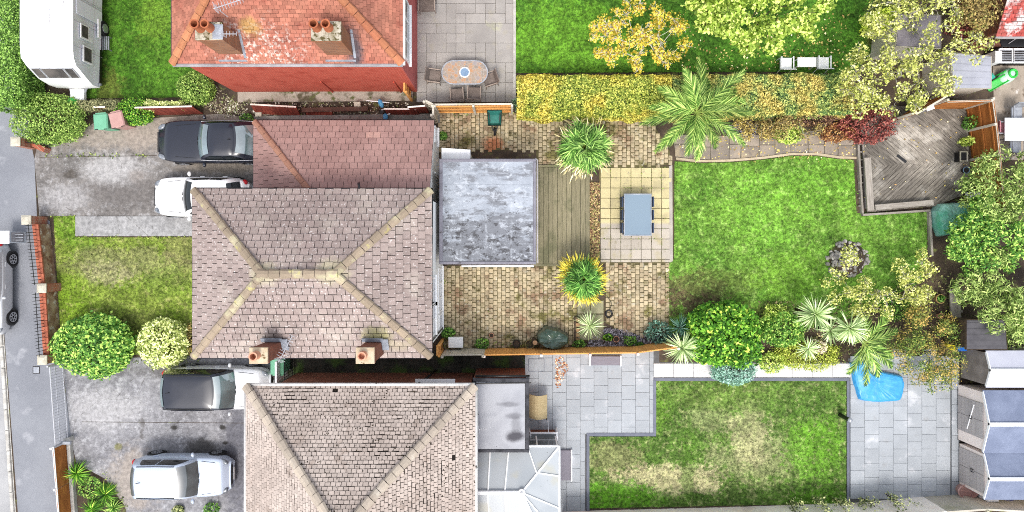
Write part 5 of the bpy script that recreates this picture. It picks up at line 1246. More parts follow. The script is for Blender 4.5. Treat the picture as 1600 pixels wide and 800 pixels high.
# red-roofed building in the top right corner
rb = thing('red_roof_building', W(1590, 20), 'building with worn red tiled roof in the top right corner', 'building')
Z1 = 2.7; c = [W(1556, 56, Z1), W(1700, 56, Z1), W(1700, -140, Z1), W(1556, -140, Z1)]
MB().prism([c[0] + Vector((.2,.2,0)), c[1] + Vector((0,.2,0)), c[2], c[3] + Vector((.2,0,0))], 0, Z1 - .05).build('wall', M['brick_brown'], rb)
rp_ = [c[0], c[1], c[1] + Vector((0, 4, 2)), c[0] + Vector((0, 4, 2))]; rro = underlay(rb, [rp_]); tl = []
tile_plane(rro, rp_, .15, .2, .02, None, tl); emit_tiles(rro, tl, tilemat('worn_red_tile', C(190, 84, 76), C(172, 92, 84), .2, [(C(236, 224, 220), 2.2, .46, .6, .85), (C(110, 60, 56), 5, .6, .7, .6)], .8), 0)
gutter(rb, [c[0] + Vector((0,-.06,-.03)), c[1] + Vector((0,-.06,-.03))], M['gutter_grey'], .06)
dc = thing('dark_canopy', W(1580, 63), 'black sheet canopy below the red roof at the right edge', 'canopy')
q = [W(1560, 57, 2.2), W(1660, 57, 2.2), W(1660, 73, 2.2), W(1566, 73, 2.2)]; MB().prism(q, 2.16, 2.2, True).build('sheet', M['black'], dc)
for p in q: MB().tube([(p.x, p.y, 0), (p.x, p.y, 2.16)], .03, 6).build('post', M['black'], dc)
MB().tube([q[0] + Vector((.4,-.3,.03)), q[1] + Vector((-1.5,.2,.03))], .015, 5).build('cable', M['gutter_grey'], dc)
struct(MB().sheet(Wp([(1550, 72), (1800, 72), (1800, 250), (1555, 250)]), .012).build('neighbour_yard', mat('dirty_paving', C(186, 172, 156), C(150, 138, 124), 1.2, specks=[(C(112, 96, 80), 2, .56, .7), (C(214, 206, 198), 3, .58, .7)])))
cf = thing('cold_frame', W(1580, 84), 'white framed rack with grey slats at the right edge', 'frame')
for (xa, xb) in ((1560, 1581), (1582, 1640)):
    a, b = W(xa, 77, .7), W(xb, 98, .7); MB().box(((a.x+b.x)/2, (a.y+b.y)/2, .35), (b.x-a.x-.1, a.y-b.y-.1, .7)).build('body', M['darkgap'], cf)
    for k in range(6): yy = b.y + (a.y-b.y)*(k+.5)/6; MB().box(((a.x+b.x)/2, yy, .72), (b.x-a.x-.08, .05, .02)).build('slat', M['steel'], cf)
    for yy in (a.y, b.y): MB().box(((a.x+b.x)/2, yy, .73), (b.x-a.x, .06, .06)).build('frame_bar', M['upvc'], cf)
    for xx in (a.x, b.x): MB().box((xx, (a.y+b.y)/2, .74), (.06, a.y-b.y, .06)).build('frame_bar', M['upvc'], cf)
a = W(1556, 90, .6); MB().bbox((a.x, a.y, .4), (.3, .5, .8), .03).build('white_box', M['upvc'], cf)
# ------------------------------------------------------------------ vehicles
def paint(name, c, coat=.8, metal=.25, rough=.35):
    n = N(name); col = n.mix(n.step(n.noise(1.2, 3), .4, .7), c, mul(c, .93)); return n.done(col, rough, .5, metal, coat)
def ell(c, r, seg=12, rings=6, rz=0.0):
    m = MB(); m.lathe(c, [(max(1e-3, math.sin(math.pi*i/rings)), -math.cos(math.pi*i/rings)*r[2]) for i in range(rings+1)], seg, r[0], r[1], rz); return m
M['rubber'] = mat('tyre_rubber', C(38, 38, 40), C(28, 28, 30), 4, bump=.1); M['alloy'] = mat('alloy_rim', C(214, 216, 220), C(196, 198, 204), 4, metal=.6, rough=.3, bump=0)
M['red_lens'] = mat('red_lens', C(220, 40, 50), C(190, 24, 34), 4, rough=.15, bump=0, spec=.6); M['lamp'] = mat('headlamp_lens', C(150, 156, 164), C(90, 96, 104), 9, rough=.1, bump=0, spec=.7)
def car(loc, heading, label, L, Wd, pm, xc, xrf, xrr, xrb, hood, belt, roofz, deck, glass_f, roof_m=None, rails=False, lamp_red=True, rearglass=None, wheelbase=2.6, wr_=.70):
    t = thing('parked_car', loc, label, 'car', heading, group='cars parked by the houses')
    def zt(x):
        if x > xc:
            f = (x - xc)/(L/2 - xc); return hood - .10*f - .26*max(0, f - .72)/.28
        if x < xrb:
            f = (xrb - x)/max(.01, (xrb + L/2)); return deck - .04*f - .25*max(0, f - .6)/.4
        return belt + (hood - belt)*max(0, (x - xc + .6)/.6) if x > xc - .6 else (belt if x > xrb + .4 else deck + (belt - deck)*(x - xrb)/.4)
    def hw(x): s = abs(2*x/L); return Wd/2*(1 - .30*s**7 - .04*s**2)
    rows = []; ns = 30
    for i in range(ns + 1):
        x = -L/2 + L*i/ns; w = hw(x); z = zt(x); s = abs(2*x/L); lo = .20 + .10*s**8; zs = min(z - .06, .86); xx = x*(1 - .012*0)
        half = [(w*.80, lo), (w*.96, lo + .05), (w, .44), (w, .60), (w*.985, zs), (w*.94, z - .025), (w*.80, z + .005), (w*.45, z + .035), (0, z + .045)]
        nose = (s > .97)
        rows.append([Vector((x - math.copysign(.0, x), y, zz)) for y, zz in half] + [Vector((x, -y, zz)) for y, zz in half[-2::-1]])
    m = MB(); m.grid(rows); k = len(rows[0]); nlast = ns*k; m.f += [tuple(range(k)), tuple(range(nlast + k - 1, nlast - 1, -1))]
    body = m.build('body', pm, t, smooth=True, local=True, bevel=0)
    sub = body.modifiers.new('sub', 'SUBSURF'); sub.levels = 1; sub.render_levels = 1
    # greenhouse
    wb_, wt = Wd/2*.90, Wd/2*wr_; bow = .13; bz = belt - .05
    fx = lambda h: xc + (xrf - xc)*h - .05*math.sin(math.pi*h)*-1; rx = lambda h: xrb + (xrr - xrb)*h - .06*math.sin(math.pi*h); gw_ = lambda h: wb_ + (wt - wb_)*(h**1.15); gz_ = lambda h: bz + (roofz - bz)*(math.sin(h*math.pi/2)**.95)
    front = lambda h, v: Vector((fx(h) - bow*v*v*(1-.3*h), v*gw_(h), gz_(h))); rear = lambda h, v: Vector((rx(h) + bow*v*v*(1-.3*h), v*gw_(h), gz_(h)))
    side = lambda h, u, sg_: Vector(((rx(h) + bow*(1-.3*h)) + (fx(h) - rx(h) - 2*bow*(1-.3*h))*u, sg_*(gw_(h) + .035*(1 - (2*u-1)**2)), gz_(h)))
    rings = []
    for h in (0, .3, .6, .85, 1.0):
        rings.append([front(h, -1 + 2*i/8) for i in range(9)] + [side(h, 1 - i/6, 1) for i in range(1, 6)] + [rear(h, 1 - 2*i/8) for i in range(9)] + [side(h, i/6, -1) for i in range(1, 6)])
    top = rings[-1]; c = sum(top, Vector())/len(top)
    for sc, dz in ((.93, .025), (.6, .05), (.25, .062)): rings.append([Vector((c.x + (p.x-c.x)*sc, c.y + (p.y-c.y)*sc, roofz + dz)) for p in top])
    m = MB(); n_ = len(top); m.add([p for r_ in rings[:5] for p in r_], [(i*n_+j, i*n_+(j+1) % n_, (i+1)*n_+(j+1) % n_, (i+1)*n_+j) for i in range(4) for j in range(n_)])
    m.build('cabin', pm if roof_m is None else roof_m, t, smooth=True, local=True)
    m = MB(); m.add([p for r_ in rings[4:] for p in r_], [(i*n_+j, i*n_+(j+1) % n_, (i+1)*n_+(j+1) % n_, (i+1)*n_+j) for i in range(3) for j in range(n_)] + [tuple(range(3*n_, 4*n_))])
    rf = m.build('roof', roof_m or pm, t, smooth=True, local=True)
    def panel(nm, f, h0, h1, a0, a1, gm, o_, nh=4, na=8):
        m = MB(); m.grid([[f(h0 + (h1-h0)*i/nh, a0 + (a1-a0)*j/na) + o_ for j in range(na+1)] for i in range(nh+1)]); return m.build(nm, gm, t, smooth=True, local=True)
    ws = panel('windscreen', front, .06, .97, -.91, .91, glass_f, Vector((.012, 0, .014)))
    panel('rear_window', rear, .12, .93, -.82, .82, rearglass or glass_f, Vector((-.012, 0, .014)))
    for sg_ in (-1, 1):
        sd_ = lambda h, u, sg_=sg_: side(h, u, sg_)
        for (u0, u1) in ((.50, .93), (.14, .47)): panel('side_window', sd_, .2, .88, u0, u1, M['glass'], Vector((0, sg_*.012, .006)), 3, 5)
        if lamp_red: 
            pr = MB().tube([side(.16, u/6, sg_) + Vector((0, sg_*.015, .0)) for u in range(7)], .012, 5).build('window_trim', M['alu'], t, local=True)
        ell((-L/2 + .16, sg_*Wd/2*.70, belt - .14), (.13, .14, .13), 12, 6).build('tail_light', M['red_lens'], t, smooth=True, local=True)
        ell((L/2 - .24, sg_*Wd/2*.70, hood - .2), (.2, .11, .06), 14, 6, sg_*-.5).build('headlight', M['lamp'], t, smooth=True, local=True)
        mr = ell((xc - .32, sg_*(Wd/2 + .10), belt + .06), (.08, .11, .075), 12, 6).build('wing_mirror', pm, t, smooth=True, local=True)
        for xw_ in (wheelbase/2, -wheelbase/2):
            ym = sg_*(Wd/2 - .095); xw_ += .03
            prof = [(.31, -.09), (.325, -.08), (.33, 0), (.325, .08), (.30, .10), (.235, .095), (.215, .07)]
            def lat(pr_, mt_, nm, par):
                m = MB(); m.lathe((0, 0, 0), pr_, 20); T = Matrix.Translation((xw_, ym, .325)) @ Matrix.Rotation(R(-90*sg_), 4, 'X'); m.v = [T @ v for v in m.v]; return m.build(nm, mt_, par, smooth=True, local=True)
            lat([(.385, -.1), (.385, .075), (.32, .085), (.1, .085)], M['black'], 'wheel_arch', t)
            wh = lat(prof, M['rubber'], 'wheel', t)
            lat([(.225, .06), (.225, .085), (.205, .09), (.2, .06), (.06, .07), (.05, .1), (.001, .1)], M['black'], 'hub', wh)
            m = MB()
            for s5 in range(7):
                q = s5*2*math.pi/7; m.box((math.cos(q)*.115, math.sin(q)*.115, .085), (.2, .045, .03), q)
            m.lathe((0,0,0), [(.22, .075), (.22, .108), (.195, .108), (.195, .075)], 20); T = Matrix.Translation((xw_, ym, .325)) @ Matrix.Rotation(R(-90*sg_), 4, 'X'); m.v = [T @ v for v in m.v]; m.build('rim', M['alloy'], wh, local=True)
        for u in (.3, .72): q = side(0, u, sg_); MB().box((q.x, sg_*(Wd/2 - .005), belt - .17), (.2, .025, .03)).build('door_handle', pm, t, local=True)
        if rails: MB().tube([Vector((xrr + .1, sg_*wt*.97, roofz + .035)), Vector(((xrr+xrf)/2, sg_*wt*1.0, roofz + .06)), Vector((xrf - .1, sg_*wt*.97, roofz + .035))], .018, 6).build('roof_rail', M['black'], t, local=True)
        m = MB(); m.tube([Vector((xc + .05, sg_*Wd/2*.80, zt(xc + .05) + .012)), Vector(((xc + L/2)/2, sg_*Wd/2*.72, zt((xc + L/2)/2) + .016)), Vector((L/2 - .22, sg_*Wd/2*.52, zt(L/2 - .22) + .02))], .008, 4); m.build('bonnet_seam', M['black'], body, local=True)
        MB().tube([front(.05, sg_*.5) + Vector((.03, 0, .02)), front(.12, sg_*.05) + Vector((.03, 0, .03))], .012, 5).build('wiper', M['black'], t, local=True)
    MB().box((L/2 - .03, 0, .58), (.08, Wd*.46, .2)).build('grille', M['black'], t, local=True)
    MB().box((L/2 + .015, 0, .38), (.03, .52, .11)).build('number_plate', M['upvc'], t, local=True); MB().box((-L/2 - .012, 0, .6), (.03, .52, .11)).build('number_plate', mat('yellow_plate', C(236, 200, 60), C(230, 190, 50), 3, bump=0), t, local=True)
    MB().tube([(xrr + .28, 0, roofz + .04), (xrr + .14, 0, roofz + .14)], .014, 5).build('roof_aerial', M['black'], t, local=True)
    q = [front(0, -1 + 2*i/10) + Vector((.05, 0, .02)) for i in range(11)]; MB().tube(q, .03, 5).build('scuttle', M['black'], t, local=True)
    return t
P_black = paint('black_paint', (.010, .012, .022), .5, .0, .25); P_white = paint('white_paint', (.80, .80, .80), .6, 0, .4); P_silver = paint('silver_white_paint', (.60, .61, .63), .7, .2, .35); P_blue = paint('pale_blue_paint', (.50, .57, .69), .8, .2, .35); P_grey = paint('silver_grey_paint', (.46, .47, .49), .7, .3, .35)
fl = math.pi
car(W(247, 0, .0)*0 + Vector((-12.98, 4.42, 0.012)), fl, 'black fastback saloon parked nose-out beside the garage', 4.96, 1.87, P_black, .62, -.02, -1.15, -2.05, .96, .93, 1.40, 1.02, M['glass_pale'], rearglass=M['glass_pale'], wheelbase=2.9)
car(Vector((-13.52, 2.02, .014)), fl, 'white hatchback with its rear under the brown roof', 4.15, 1.75, P_white, .72, .12, -1.35, -1.88, .98, .95, 1.45, 1.0, M['glass'], lamp_red=False, wheelbase=2.58)
car(Vector((-12.85, -6.3, .014)), 0, 'silver people carrier with black roof parked on the lower drive', 4.7, 1.88, P_silver, 1.02, .25, -1.85, -2.2, 1.08, 1.02, 1.68, 1.1, M['glass_pale'], roof_m=P_black, rails=True, lamp_red=False, wheelbase=2.75, wr_=.76)
car(Vector((-14.38, -10.12, .014)), 0, 'silver-blue people carrier parked lowest on the driveway', 4.25, 1.80, P_blue, .95, .2, -1.6, -2.0, 1.04, 1.0, 1.6, 1.05, M['glass_pane'], rails=True, lamp_red=False, wheelbase=2.65, wr_=.76)
car(Vector((-22.9, -1.95, .012)), R(-90), 'silver grey car on the street cut off by the left edge', 4.1, 1.76, P_grey, .72, .1, -1.3, -1.85, .98, .95, 1.46, 1.0, M['glass'], lamp_red=False, wheelbase=2.55)

# caravan: X across, nose towards -Y
cvx0, cvx1, cvy = -20.2, -18.03, 6.85
cvn = thing('caravan', ((cvx0+cvx1)/2, cvy + 2.9, 0), 'white touring caravan parked on the grass beside the left hedge', 'caravan')
n = N('caravan_white'); M['car_white'] = n.done(n.mix(n.step(n.noise(1.2, 4), .45, .7), (.82, .82, .82), (.76, .77, .78)), .35, .5)
M['car_grey'] = mat('caravan_side', C(240, 245, 250, .97), C(232, 238, 244, .97), 1.2, var=.01, grain=.03, bump=.05, rough=.4)
prof = [(0, .42), (-.0, .95), (.16, 1.5), (.52, 2.22), (.78, 2.46), (1.3, 2.52), (5.5, 2.52), (5.75, 2.3), (5.85, .42)]
rows = []
for (yy, zz) in prof:
    inset = .14 if zz < 1.2 and yy < 1 else (.05 if yy < .6 else .0)
    rows.append([Vector((cvx0 + inset, cvy + yy, zz - .06)), Vector((cvx0 + .12 + inset, cvy + yy - .02, zz)), Vector(((cvx0+cvx1)/2, cvy + yy - .06*(yy < .6), zz + .03)), Vector((cvx1 - .12 - inset, cvy + yy - .02, zz)), Vector((cvx1 - inset, cvy + yy, zz - .06))])
MB().grid(rows).build('shell', M['car_white'], cvn, smooth=True)
for sx_, X in ((-1, cvx0), (1, cvx1)):
    vs_ = [r_[0 if sx_ < 0 else 4] for r_ in rows]; m = MB(); m.add(vs_, [tuple(range(len(vs_)))]); m.build('side_wall', M['car_grey'], cvn)
MB().prism([(cvx0+.1, cvy+.1), (cvx1-.1, cvy+.1), (cvx1-.1, cvy+5.8), (cvx0+.1, cvy+5.8)], .3, .44, True).build('chassis', M['black'], cvn)
M['caravan_pane'] = mat('smoked_pane', C(112, 106, 102, .8), C(70, 68, 68, .8), 1.5, rough=.5, spec=.12, bump=0, var=.05)
# front windows on the sloping nose
dirn = Vector((0, .36, .72)).normalized(); nrm = Vector((0, -.72, .36)).normalized()
for (fx0_, fx1_) in ((.10, .27), (.285, .715), (.73, .90)):
    w_ = cvx1 - cvx0; ctr_ = Vector((cvx0 + w_*(fx0_+fx1_)/2, cvy + .33, 1.86)) + nrm*.06
    Mx = Matrix(((1, dirn.x, nrm.x), (0, dirn.y, nrm.y), (0, dirn.z, nrm.z)))
    wo = MB().box(ctr_, (w_*(fx1_-fx0_), .62, .03), M=Mx).build('front_window', M['alu'], cvn); MB().box(ctr_ + nrm*.01, (w_*(fx1_-fx0_) - .06, .55, .03), M=Mx).build('pane', M['caravan_pane'], wo)
def cav_side(px_, py_, z, w_, h_, nm, mt, pane=True):
    q = W(px_, py_, z); o = MB().bbox((0, 0, 0), (w_, h_, .04 if pane else .012), .005).build(nm, mt, cvn, local=True); o.matrix_basis = Matrix.Translation(Vector((cvx1 + .012, q.y, z)) - cvn.location) @ Matrix(((0, 0, 1, 0), (1, 0, 0, 0), (0, 1, 0, 0), (0, 0, 0, 1)))
    if pane: p_ = MB().bbox((0, 0, .008), (w_ - .12, h_ - .12, .04), .01).build('pane', M['caravan_pane'], o, local=True)
    return o
cav_side(126, 50, 1.7, .62, .55, 'side_window', M['upvc']); cav_side(131, 86, 1.5, .7, .62, 'side_window', M['upvc']); cav_side(130, 20, 1.35, .62, 1.75, 'door', M['car_grey'], False); cav_side(135, 62, 1.3, .2, .22, 'vent', M['upvc'], False)
for yy in (1.3, 2.35, 3.4): MB().tube([(cvx1 + .01, cvy + yy, .45), (cvx1 + .01, cvy + yy, 2.4)], .008, 4).build('panel_seam', M['gutter_grey'], cvn)
MB().tube([(cvx1 + .012, cvy + .2, 1.05), (cvx1 + .012, cvy + 5.7, 1.05)], .012, 4).build('trim_strip', M['gutter_grey'], cvn)
MB().bbox(((cvx0+cvx1)/2 - .1, W(0, 27, 2.55).y, 2.60), (.62, .6, .10), .03).build('rooflight', M['car_white'], cvn); MB().lathe((cvx0 + 1.6, W(0, 4, 2.55).y, 2.54), [(.25, 0), (.25, .06), (.15, .1), (0.001, .11)], 18).build('roof_vent', M['car_white'], cvn)
m = MB(); m.lathe((0,0,0), [(.3, -.09), (.33, -.05), (.33, .05), (.3, .09), (.2, .08), (.05, .1), (.001, .1)], 20); T = Matrix.Translation((cvx1 - .02, W(0, 45, .3).y, .33)) @ Matrix.Rotation(R(90), 4, 'Y'); m.v = [T @ v for v in m.v]; wv = m.build('wheel', M['rubber'], cvn, smooth=True)
m = MB(); m.lathe((0,0,0), [(.2, .07), (.2, .11), (.001, .115)], 16); m.v = [T @ v for v in m.v]; m.build('rim', M['alloy'], wv)
MB().bbox((cvx1 + .02, W(0, 45, .7).y, .72), (.07, .8, .2), .03).build('wheel_spat', M['car_white'], cvn)
hx_ = (cvx0+cvx1)/2 + .0
for s in (-1, 1): MB().tube([(hx_ + s*.5, cvy + .3, .38), (hx_, cvy - 1.0, .40)], .04, 6).build('drawbar', M['steel'], cvn)
MB().bbox((hx_, cvy - .32, .42), (.62, .5, .22), .05).build('gas_locker', M['car_white'], cvn); MB().tube([(hx_, cvy - 1.0, .42), (hx_, cvy - 1.22, .46)], .055, 8).build('coupling', M['steel'], cvn); MB().tube([(hx_ + .1, cvy - .85, .05), (hx_ + .1, cvy - .85, .7)], .03, 8).build('jockey_post', M['steel'], cvn)
for (fx_, fy_) in ((cvx0 + .3, cvy + .25), (cvx1 - .3, cvy + .25)): MB().box((fx_, fy_, .18), (.06, .06, .36)).build('corner_steady', M['steel'], cvn)
MB().bbox((cvx1 - .06, cvy + .12, .5), (.1, .1, .14), .03).build('marker_light', M['lamp'], cvn)
st = thing('caravan_step', W(168, 70), 'grey slatted plastic step beside the caravan door', 'step'); q = W(168, 70)
for k in range(5): MB().box((q.x - .16 + k*.09, q.y, .26), (.06, .6, .03)).build('slat', M['steel'], st)
for (a, b) in ((-.2, -.28), (.2, -.28), (-.2, .28), (.2, .28)): MB().box((q.x + a, q.y + b, .13), (.04, .04, .26)).build('leg', M['steel'], st)
gc = ell(W(113, 158, .55), (.17, .14, .2), 14, 8); tag(gc.build('hitch_cover', mat('bright_green_plastic', C(90, 230, 110), C(70, 210, 90), 4, rough=.4)), 'bright green cover on the caravan hitch', 'cover')

# ------------------------------------------------------------------ bins
def bin_(px_, py_, z, rz_, mt, label, w=.56, d=.62, h=1.05, lidm=None):
    q = W(px_, py_, z); t = thing('wheelie_bin', (q.x, q.y, 0), label, 'bin', rz_)
    m = MB(); lo, hi = .40, .5; ring = lambda s, zz: [Vector((-w/2*s, -d/2*s, zz)), Vector((w/2*s, -d/2*s, zz)), Vector((w/2*s, d/2*s, zz)), Vector((-w/2*s, d/2*s, zz))]
    r_ = ring(.78, .06) + ring(.95, h - .08) + ring(1.0, h - .06) + ring(1.0, h); m.add(r_, [(3,2,1,0)] + [(k*4+i, k*4+(i+1) % 4, k*4+4+(i+1) % 4, k*4+4+i) for k in range(3) for i in range(4)]); m.build('body', mt, t, local=True, bevel=.02)
    ld_ = MB().bbox((0, -.01, h + .035), (w + .05, d + .06, .07), .045).build('lid', lidm or mt, t, local=True); MB().box((0, d/2 + .05, h - .02), (w*.8, .05, .05)).build('handle', mt, t, local=True)
    for s in (-.2, .2): MB().box((s, -d/2 - .03, h + .05), (.14, .03, .02)).build('lid_grip', M['black'], ld_, local=True)
    for s in (-1, 1): mm_ = MB(); mm_.lathe((0,0,0), [(.1, -.03), (.1, .03)], 12); T_ = Matrix.Translation((s*w*.42, d/2*.8, .1)) @ Matrix.Rotation(R(90), 4, 'Y'); mm_.v = [T_ @ v for v in mm_.v]; mm_.build('wheel', M['black'], t, local=True)
    return t
M['bin_green'] = mat('pale_green_plastic', C(128, 196, 160), C(116, 184, 148), 3, rough=.5, bump=.05, var=.01); M['bin_pink'] = mat('faded_pink_plastic', C(206, 164, 156), C(196, 152, 144), 3, rough=.5, bump=.05, var=.01)
bin_(158, 190, 1.05, R(4), M['bin_green'], 'pale green wheelie bin next to the pink bin'); bin_(183, 187, 1.05, R(14), M['bin_pink'], 'faded pink brown wheelie bin by the drive'); bin_(434, 573, 1.05, R(180), M['bin_green'], 'pale green wheelie bin below the left chimney')
gr_ = thing('side_gate', W(458, 572), 'white panel and wrought iron gate closing the dark side alley', 'gate'); q = W(449, 572)
MB().box((q.x, q.y, .75), (.08, .9, 1.5)).build('panel', M['upvc'], gr_)
for k in range(9): MB().tube([(q.x + .3, q.y - .5 + k*.12, 0), (q.x + .3, q.y - .5 + k*.12, 1.35)], .012, 5).build('gate_bar', M['black'], gr_)
for zz in (.2, 1.3): MB().tube([(q.x + .3, q.y - .55, zz), (q.x + .3, q.y + .5, zz)], .016, 5).build('rail', M['black'], gr_)

# ------------------------------------------------------------------ garden furniture
def chair(px_, py_, rz_, label, frame, seatm, w=.56, group=None, arms=True, hb=.92):
    q = W(px_, py_, .5); t = thing('garden_chair', (q.x, q.y, 0), label, 'chair', rz_, group)
    MB().bbox((0, 0, .43), (w, .52, .06), .02).build('seat', seatm, t, local=True)
    m = MB(); m.box((0, .30, .68), (w, .04, .52), M=Matrix.Rotation(R(-14), 3, 'X')); m.build('backrest', seatm, t, local=True, bevel=.015)
    for sx_ in (-1, 1):
        MB().tube([(sx_*w/2, -.26, 0), (sx_*w/2, -.25, .44 if not arms else .62)], .018, 6).build('leg', frame, t, local=True); MB().tube([(sx_*w/2, .34, 0), (sx_*w/2, .26, .44), (sx_*w/2, .38, hb)], .018, 6).build('leg', frame, t, local=True)
        if arms: MB().bbox((sx_*w/2, 0, .635), (.05, .56, .03), .01).build('armrest', frame, t, local=True)
    return t
M['taupe'] = mat('taupe_weave', C(142, 128, 120), C(122, 110, 102), 4, bump=.5, bscale=90); M['taupe_frame'] = mat('taupe_frame', C(186, 170, 156), C(164, 148, 136), 4)
G1 = 'taupe garden chairs on the upper patio'
chair(679, 119, R(82), 'taupe chair at the left end of the oval patio table', M['taupe_frame'], M['taupe'], group=G1); chair(765, 124, R(-72), 'taupe chair at the right end of the oval patio table', M['taupe_frame'], M['taupe'], group=G1)
chair(714, 147, R(184), 'taupe chair below the oval table, nearer the red house', M['taupe_frame'], M['taupe'], group=G1); chair(741, 145, R(178), 'taupe chair below the oval table, nearer the hedge', M['taupe_frame'], M['taupe'], group=G1)
chair(667, 8, R(2), 'taupe chair alone by the pink wall, cut by the top edge', M['taupe_frame'], M['taupe'], w=.7, group=G1)
q = W(726, 113, .74); ot = thing('oval_table', (q.x, q.y, 0), 'oval stone mosaic patio table with round glass centre', 'table')
n = N('slate_mosaic'); v = n.vor(7.5, out='Color'); sp_ = n.n('ShaderNodeSeparateColor'); n.set(sp_.inputs[0], v); col = n.ramp(sp_.outputs[0], [(0, C(150, 140, 132)), (.35, C(180, 160, 140)), (.65, C(200, 152, 112)), (1, C(168, 160, 158))]); ed = n.vor(7.5, feature='DISTANCE_TO_EDGE'); col = n.mix(n.step(ed, .02, .05, 1, 0), col, C(190, 182, 172)); M['mosaic'] = n.done(col, .6, .4)
def stadium(cx, cy, lx, ly, k=10):
    r_ = ly; pts_ = []
    for i in range(k+1): a = -math.pi/2 + math.pi*i/k; pts_.append((cx + lx - r_ + r_*math.cos(a), cy + r_*math.sin(a)))
    for i in range(k+1): a = math.pi/2 + math.pi*i/k; pts_.append((cx - lx + r_ + r_*math.cos(a), cy + r_*math.sin(a)))
    return pts_
MB().prism(stadium(q.x, q.y, 1.02, .53), .70, .735, True).build('table_rim', M['steel'], ot); MB().prism(stadium(q.x, q.y, .97, .48), .7355, .745).build('table_top', M['mosaic'], ot)
MB().lathe((q.x + .0, q.y, .74), [(.23, 0), (.23, .012), (.19, .016), (.18, .008)], 24).build('centre_ring', M['upvc'], ot); MB().lathe((q.x, q.y, .745), [(.185, 0), (.185, .008)], 24).build('centre_plate', mat('blue_glass', C(150, 178, 206), C(130, 158, 190), 6, rough=.2), ot)
for (a, b) in ((-.6, -.3), (.6, -.3), (-.6, .3), (.6, .3)): MB().tube([(q.x + a, q.y + b, 0), (q.x + a*.8, q.y + b*.8, .7)], .03, 6).build('leg', M['steel'], ot)
# blue-grey dining table
q = W(996.5, 335.5, .75); dt = thing('dining_table', (q.x, q.y, 0), 'pale blue-grey rectangular garden table on the yellow slabs', 'table')
M['tablec'] = mat('blue_grey_glass', C(138, 158, 174), C(130, 150, 167), .8, var=.01, grain=.03, bump=.02, rough=.3); M['navy'] = mat('slate_weave', C(72, 84, 108), C(58, 70, 92), 4, bump=.4)
MB().bbox((q.x, q.y, .74), (1.21, 1.84, .04), .008).build('table_top', M['tablec'], dt); MB().box((q.x, q.y, .69), (1.17, 1.8, .06)).build('apron', M['navy'], dt)
for (a, b, dx, dy) in ((0, .895, 1.2, .045), (0, -.895, 1.2, .045), (.58, 0, .045, 1.74), (-.58, 0, .045, 1.74)): MB().bbox((q.x + a, q.y + b, .764), (dx, dy, .012), .004).build('frame_edge', M['lead'], dt)
for (a, b) in ((-.52, -.82), (.52, -.82), (-.52, .82), (.52, .82)): MB().box((q.x + a, q.y + b, .33), (.07, .07, .66)).build('leg', M['navy'], dt)
for s, nm in ((-1, 'left'), (1, 'right')):
    for k, pos_ in ((-1, 'bottom'), (0, 'middle'), (1, 'top')):
        ct = thing('dining_chair', (q.x + s*.34, q.y + k*.57, 0), f'slate blue chair tucked under the dining table, {pos_} of the {nm} side', 'chair', R(-90*s), 'chairs tucked under the dining table')
        MB().bbox((0, -.05, .43), (.46, .5, .05), .02).build('seat', M['navy'], ct, local=True); MB().bbox((0, .33, .58), (.44, .06, .5), .02).build('backrest', M['navy'], ct, local=True)
        for (a, b) in ((-.2, -.25), (.2, -.25), (-.2, .3), (.2, .3)): MB().box((a, b, .205), (.04, .04, .41)).build('leg', M['navy'], ct, local=True)
# white plastic set on the upper lawn
chair(1229, 99, R(180), 'white plastic chair left of the white table on the upper lawn', M['upvc'], M['upvc'], w=.52, group='white chairs on the upper lawn'); chair(1287, 98, R(180), 'white plastic chair right of the white table on the upper lawn', M['upvc'], M['upvc'], w=.52, group='white chairs on the upper lawn')
q = W(1261, 97, .72); wt = thing('plastic_table', (q.x, q.y, 0), 'white plastic table between two chairs behind the hedge', 'table'); MB().bbox((q.x, q.y, .71), (.82, .42, .04), .015).build('table_top', M['upvc'], wt)
for (a, b) in ((-.35, -.15), (.35, -.15), (-.35, .15), (.35, .15)): MB().tube([(q.x+a*1.1, q.y+b*1.1, 0), (q.x+a, q.y+b, .7)], .025, 6).build('leg', M['upvc'], wt)
# wheelbarrow
q = W(773, 183, .3); wbw = thing('wheelbarrow', (q.x, q.y, 0), 'teal green wheelbarrow tipped against the orange fence', 'wheelbarrow'); M['teal'] = mat('teal_plastic', C(70, 150, 138), C(54, 128, 118), 4, rough=.45)
m = MB(); a = [Vector((-.2, -.28, .30)), Vector((.2, -.28, .30)), Vector((.22, .1, .30)), Vector((-.22, .1, .30))]; b2 = [Vector((-.28, -.42, .56)), Vector((.28, -.42, .56)), Vector((.32, .24, .60)), Vector((-.32, .24, .60))]
m.add(a + b2, [(0,1,2,3), (0,1,5,4), (1,2,6,5), (2,3,7,6), (3,0,4,7)]); m.build('tray', M['teal'], wbw, local=True); MB().tube(b2 + [b2[0]], .016, 5).build('tray_rim', M['black'], wbw, local=True)
for s in (-1, 1): MB().tube([(s*.06, -.62, .2), (s*.2, -.2, .28), (s*.3, .5, .62)], .02, 6).build('handle', M['black'], wbw, local=True); MB().tube([(s*.22, -.1, .28), (s*.28, -.12, .0)], .02, 6).build('leg', M['black'], wbw, local=True)
m = MB(); m.lathe((0,0,0), [(.17, -.05), (.2, 0), (.17, .05)], 16); T = Matrix.Translation((0, -.62, .2)) @ Matrix.Rotation(R(90), 4, 'Y'); m.v = [T @ v for v in m.v]; m.build('wheel', M['rubber'], wbw, local=True)
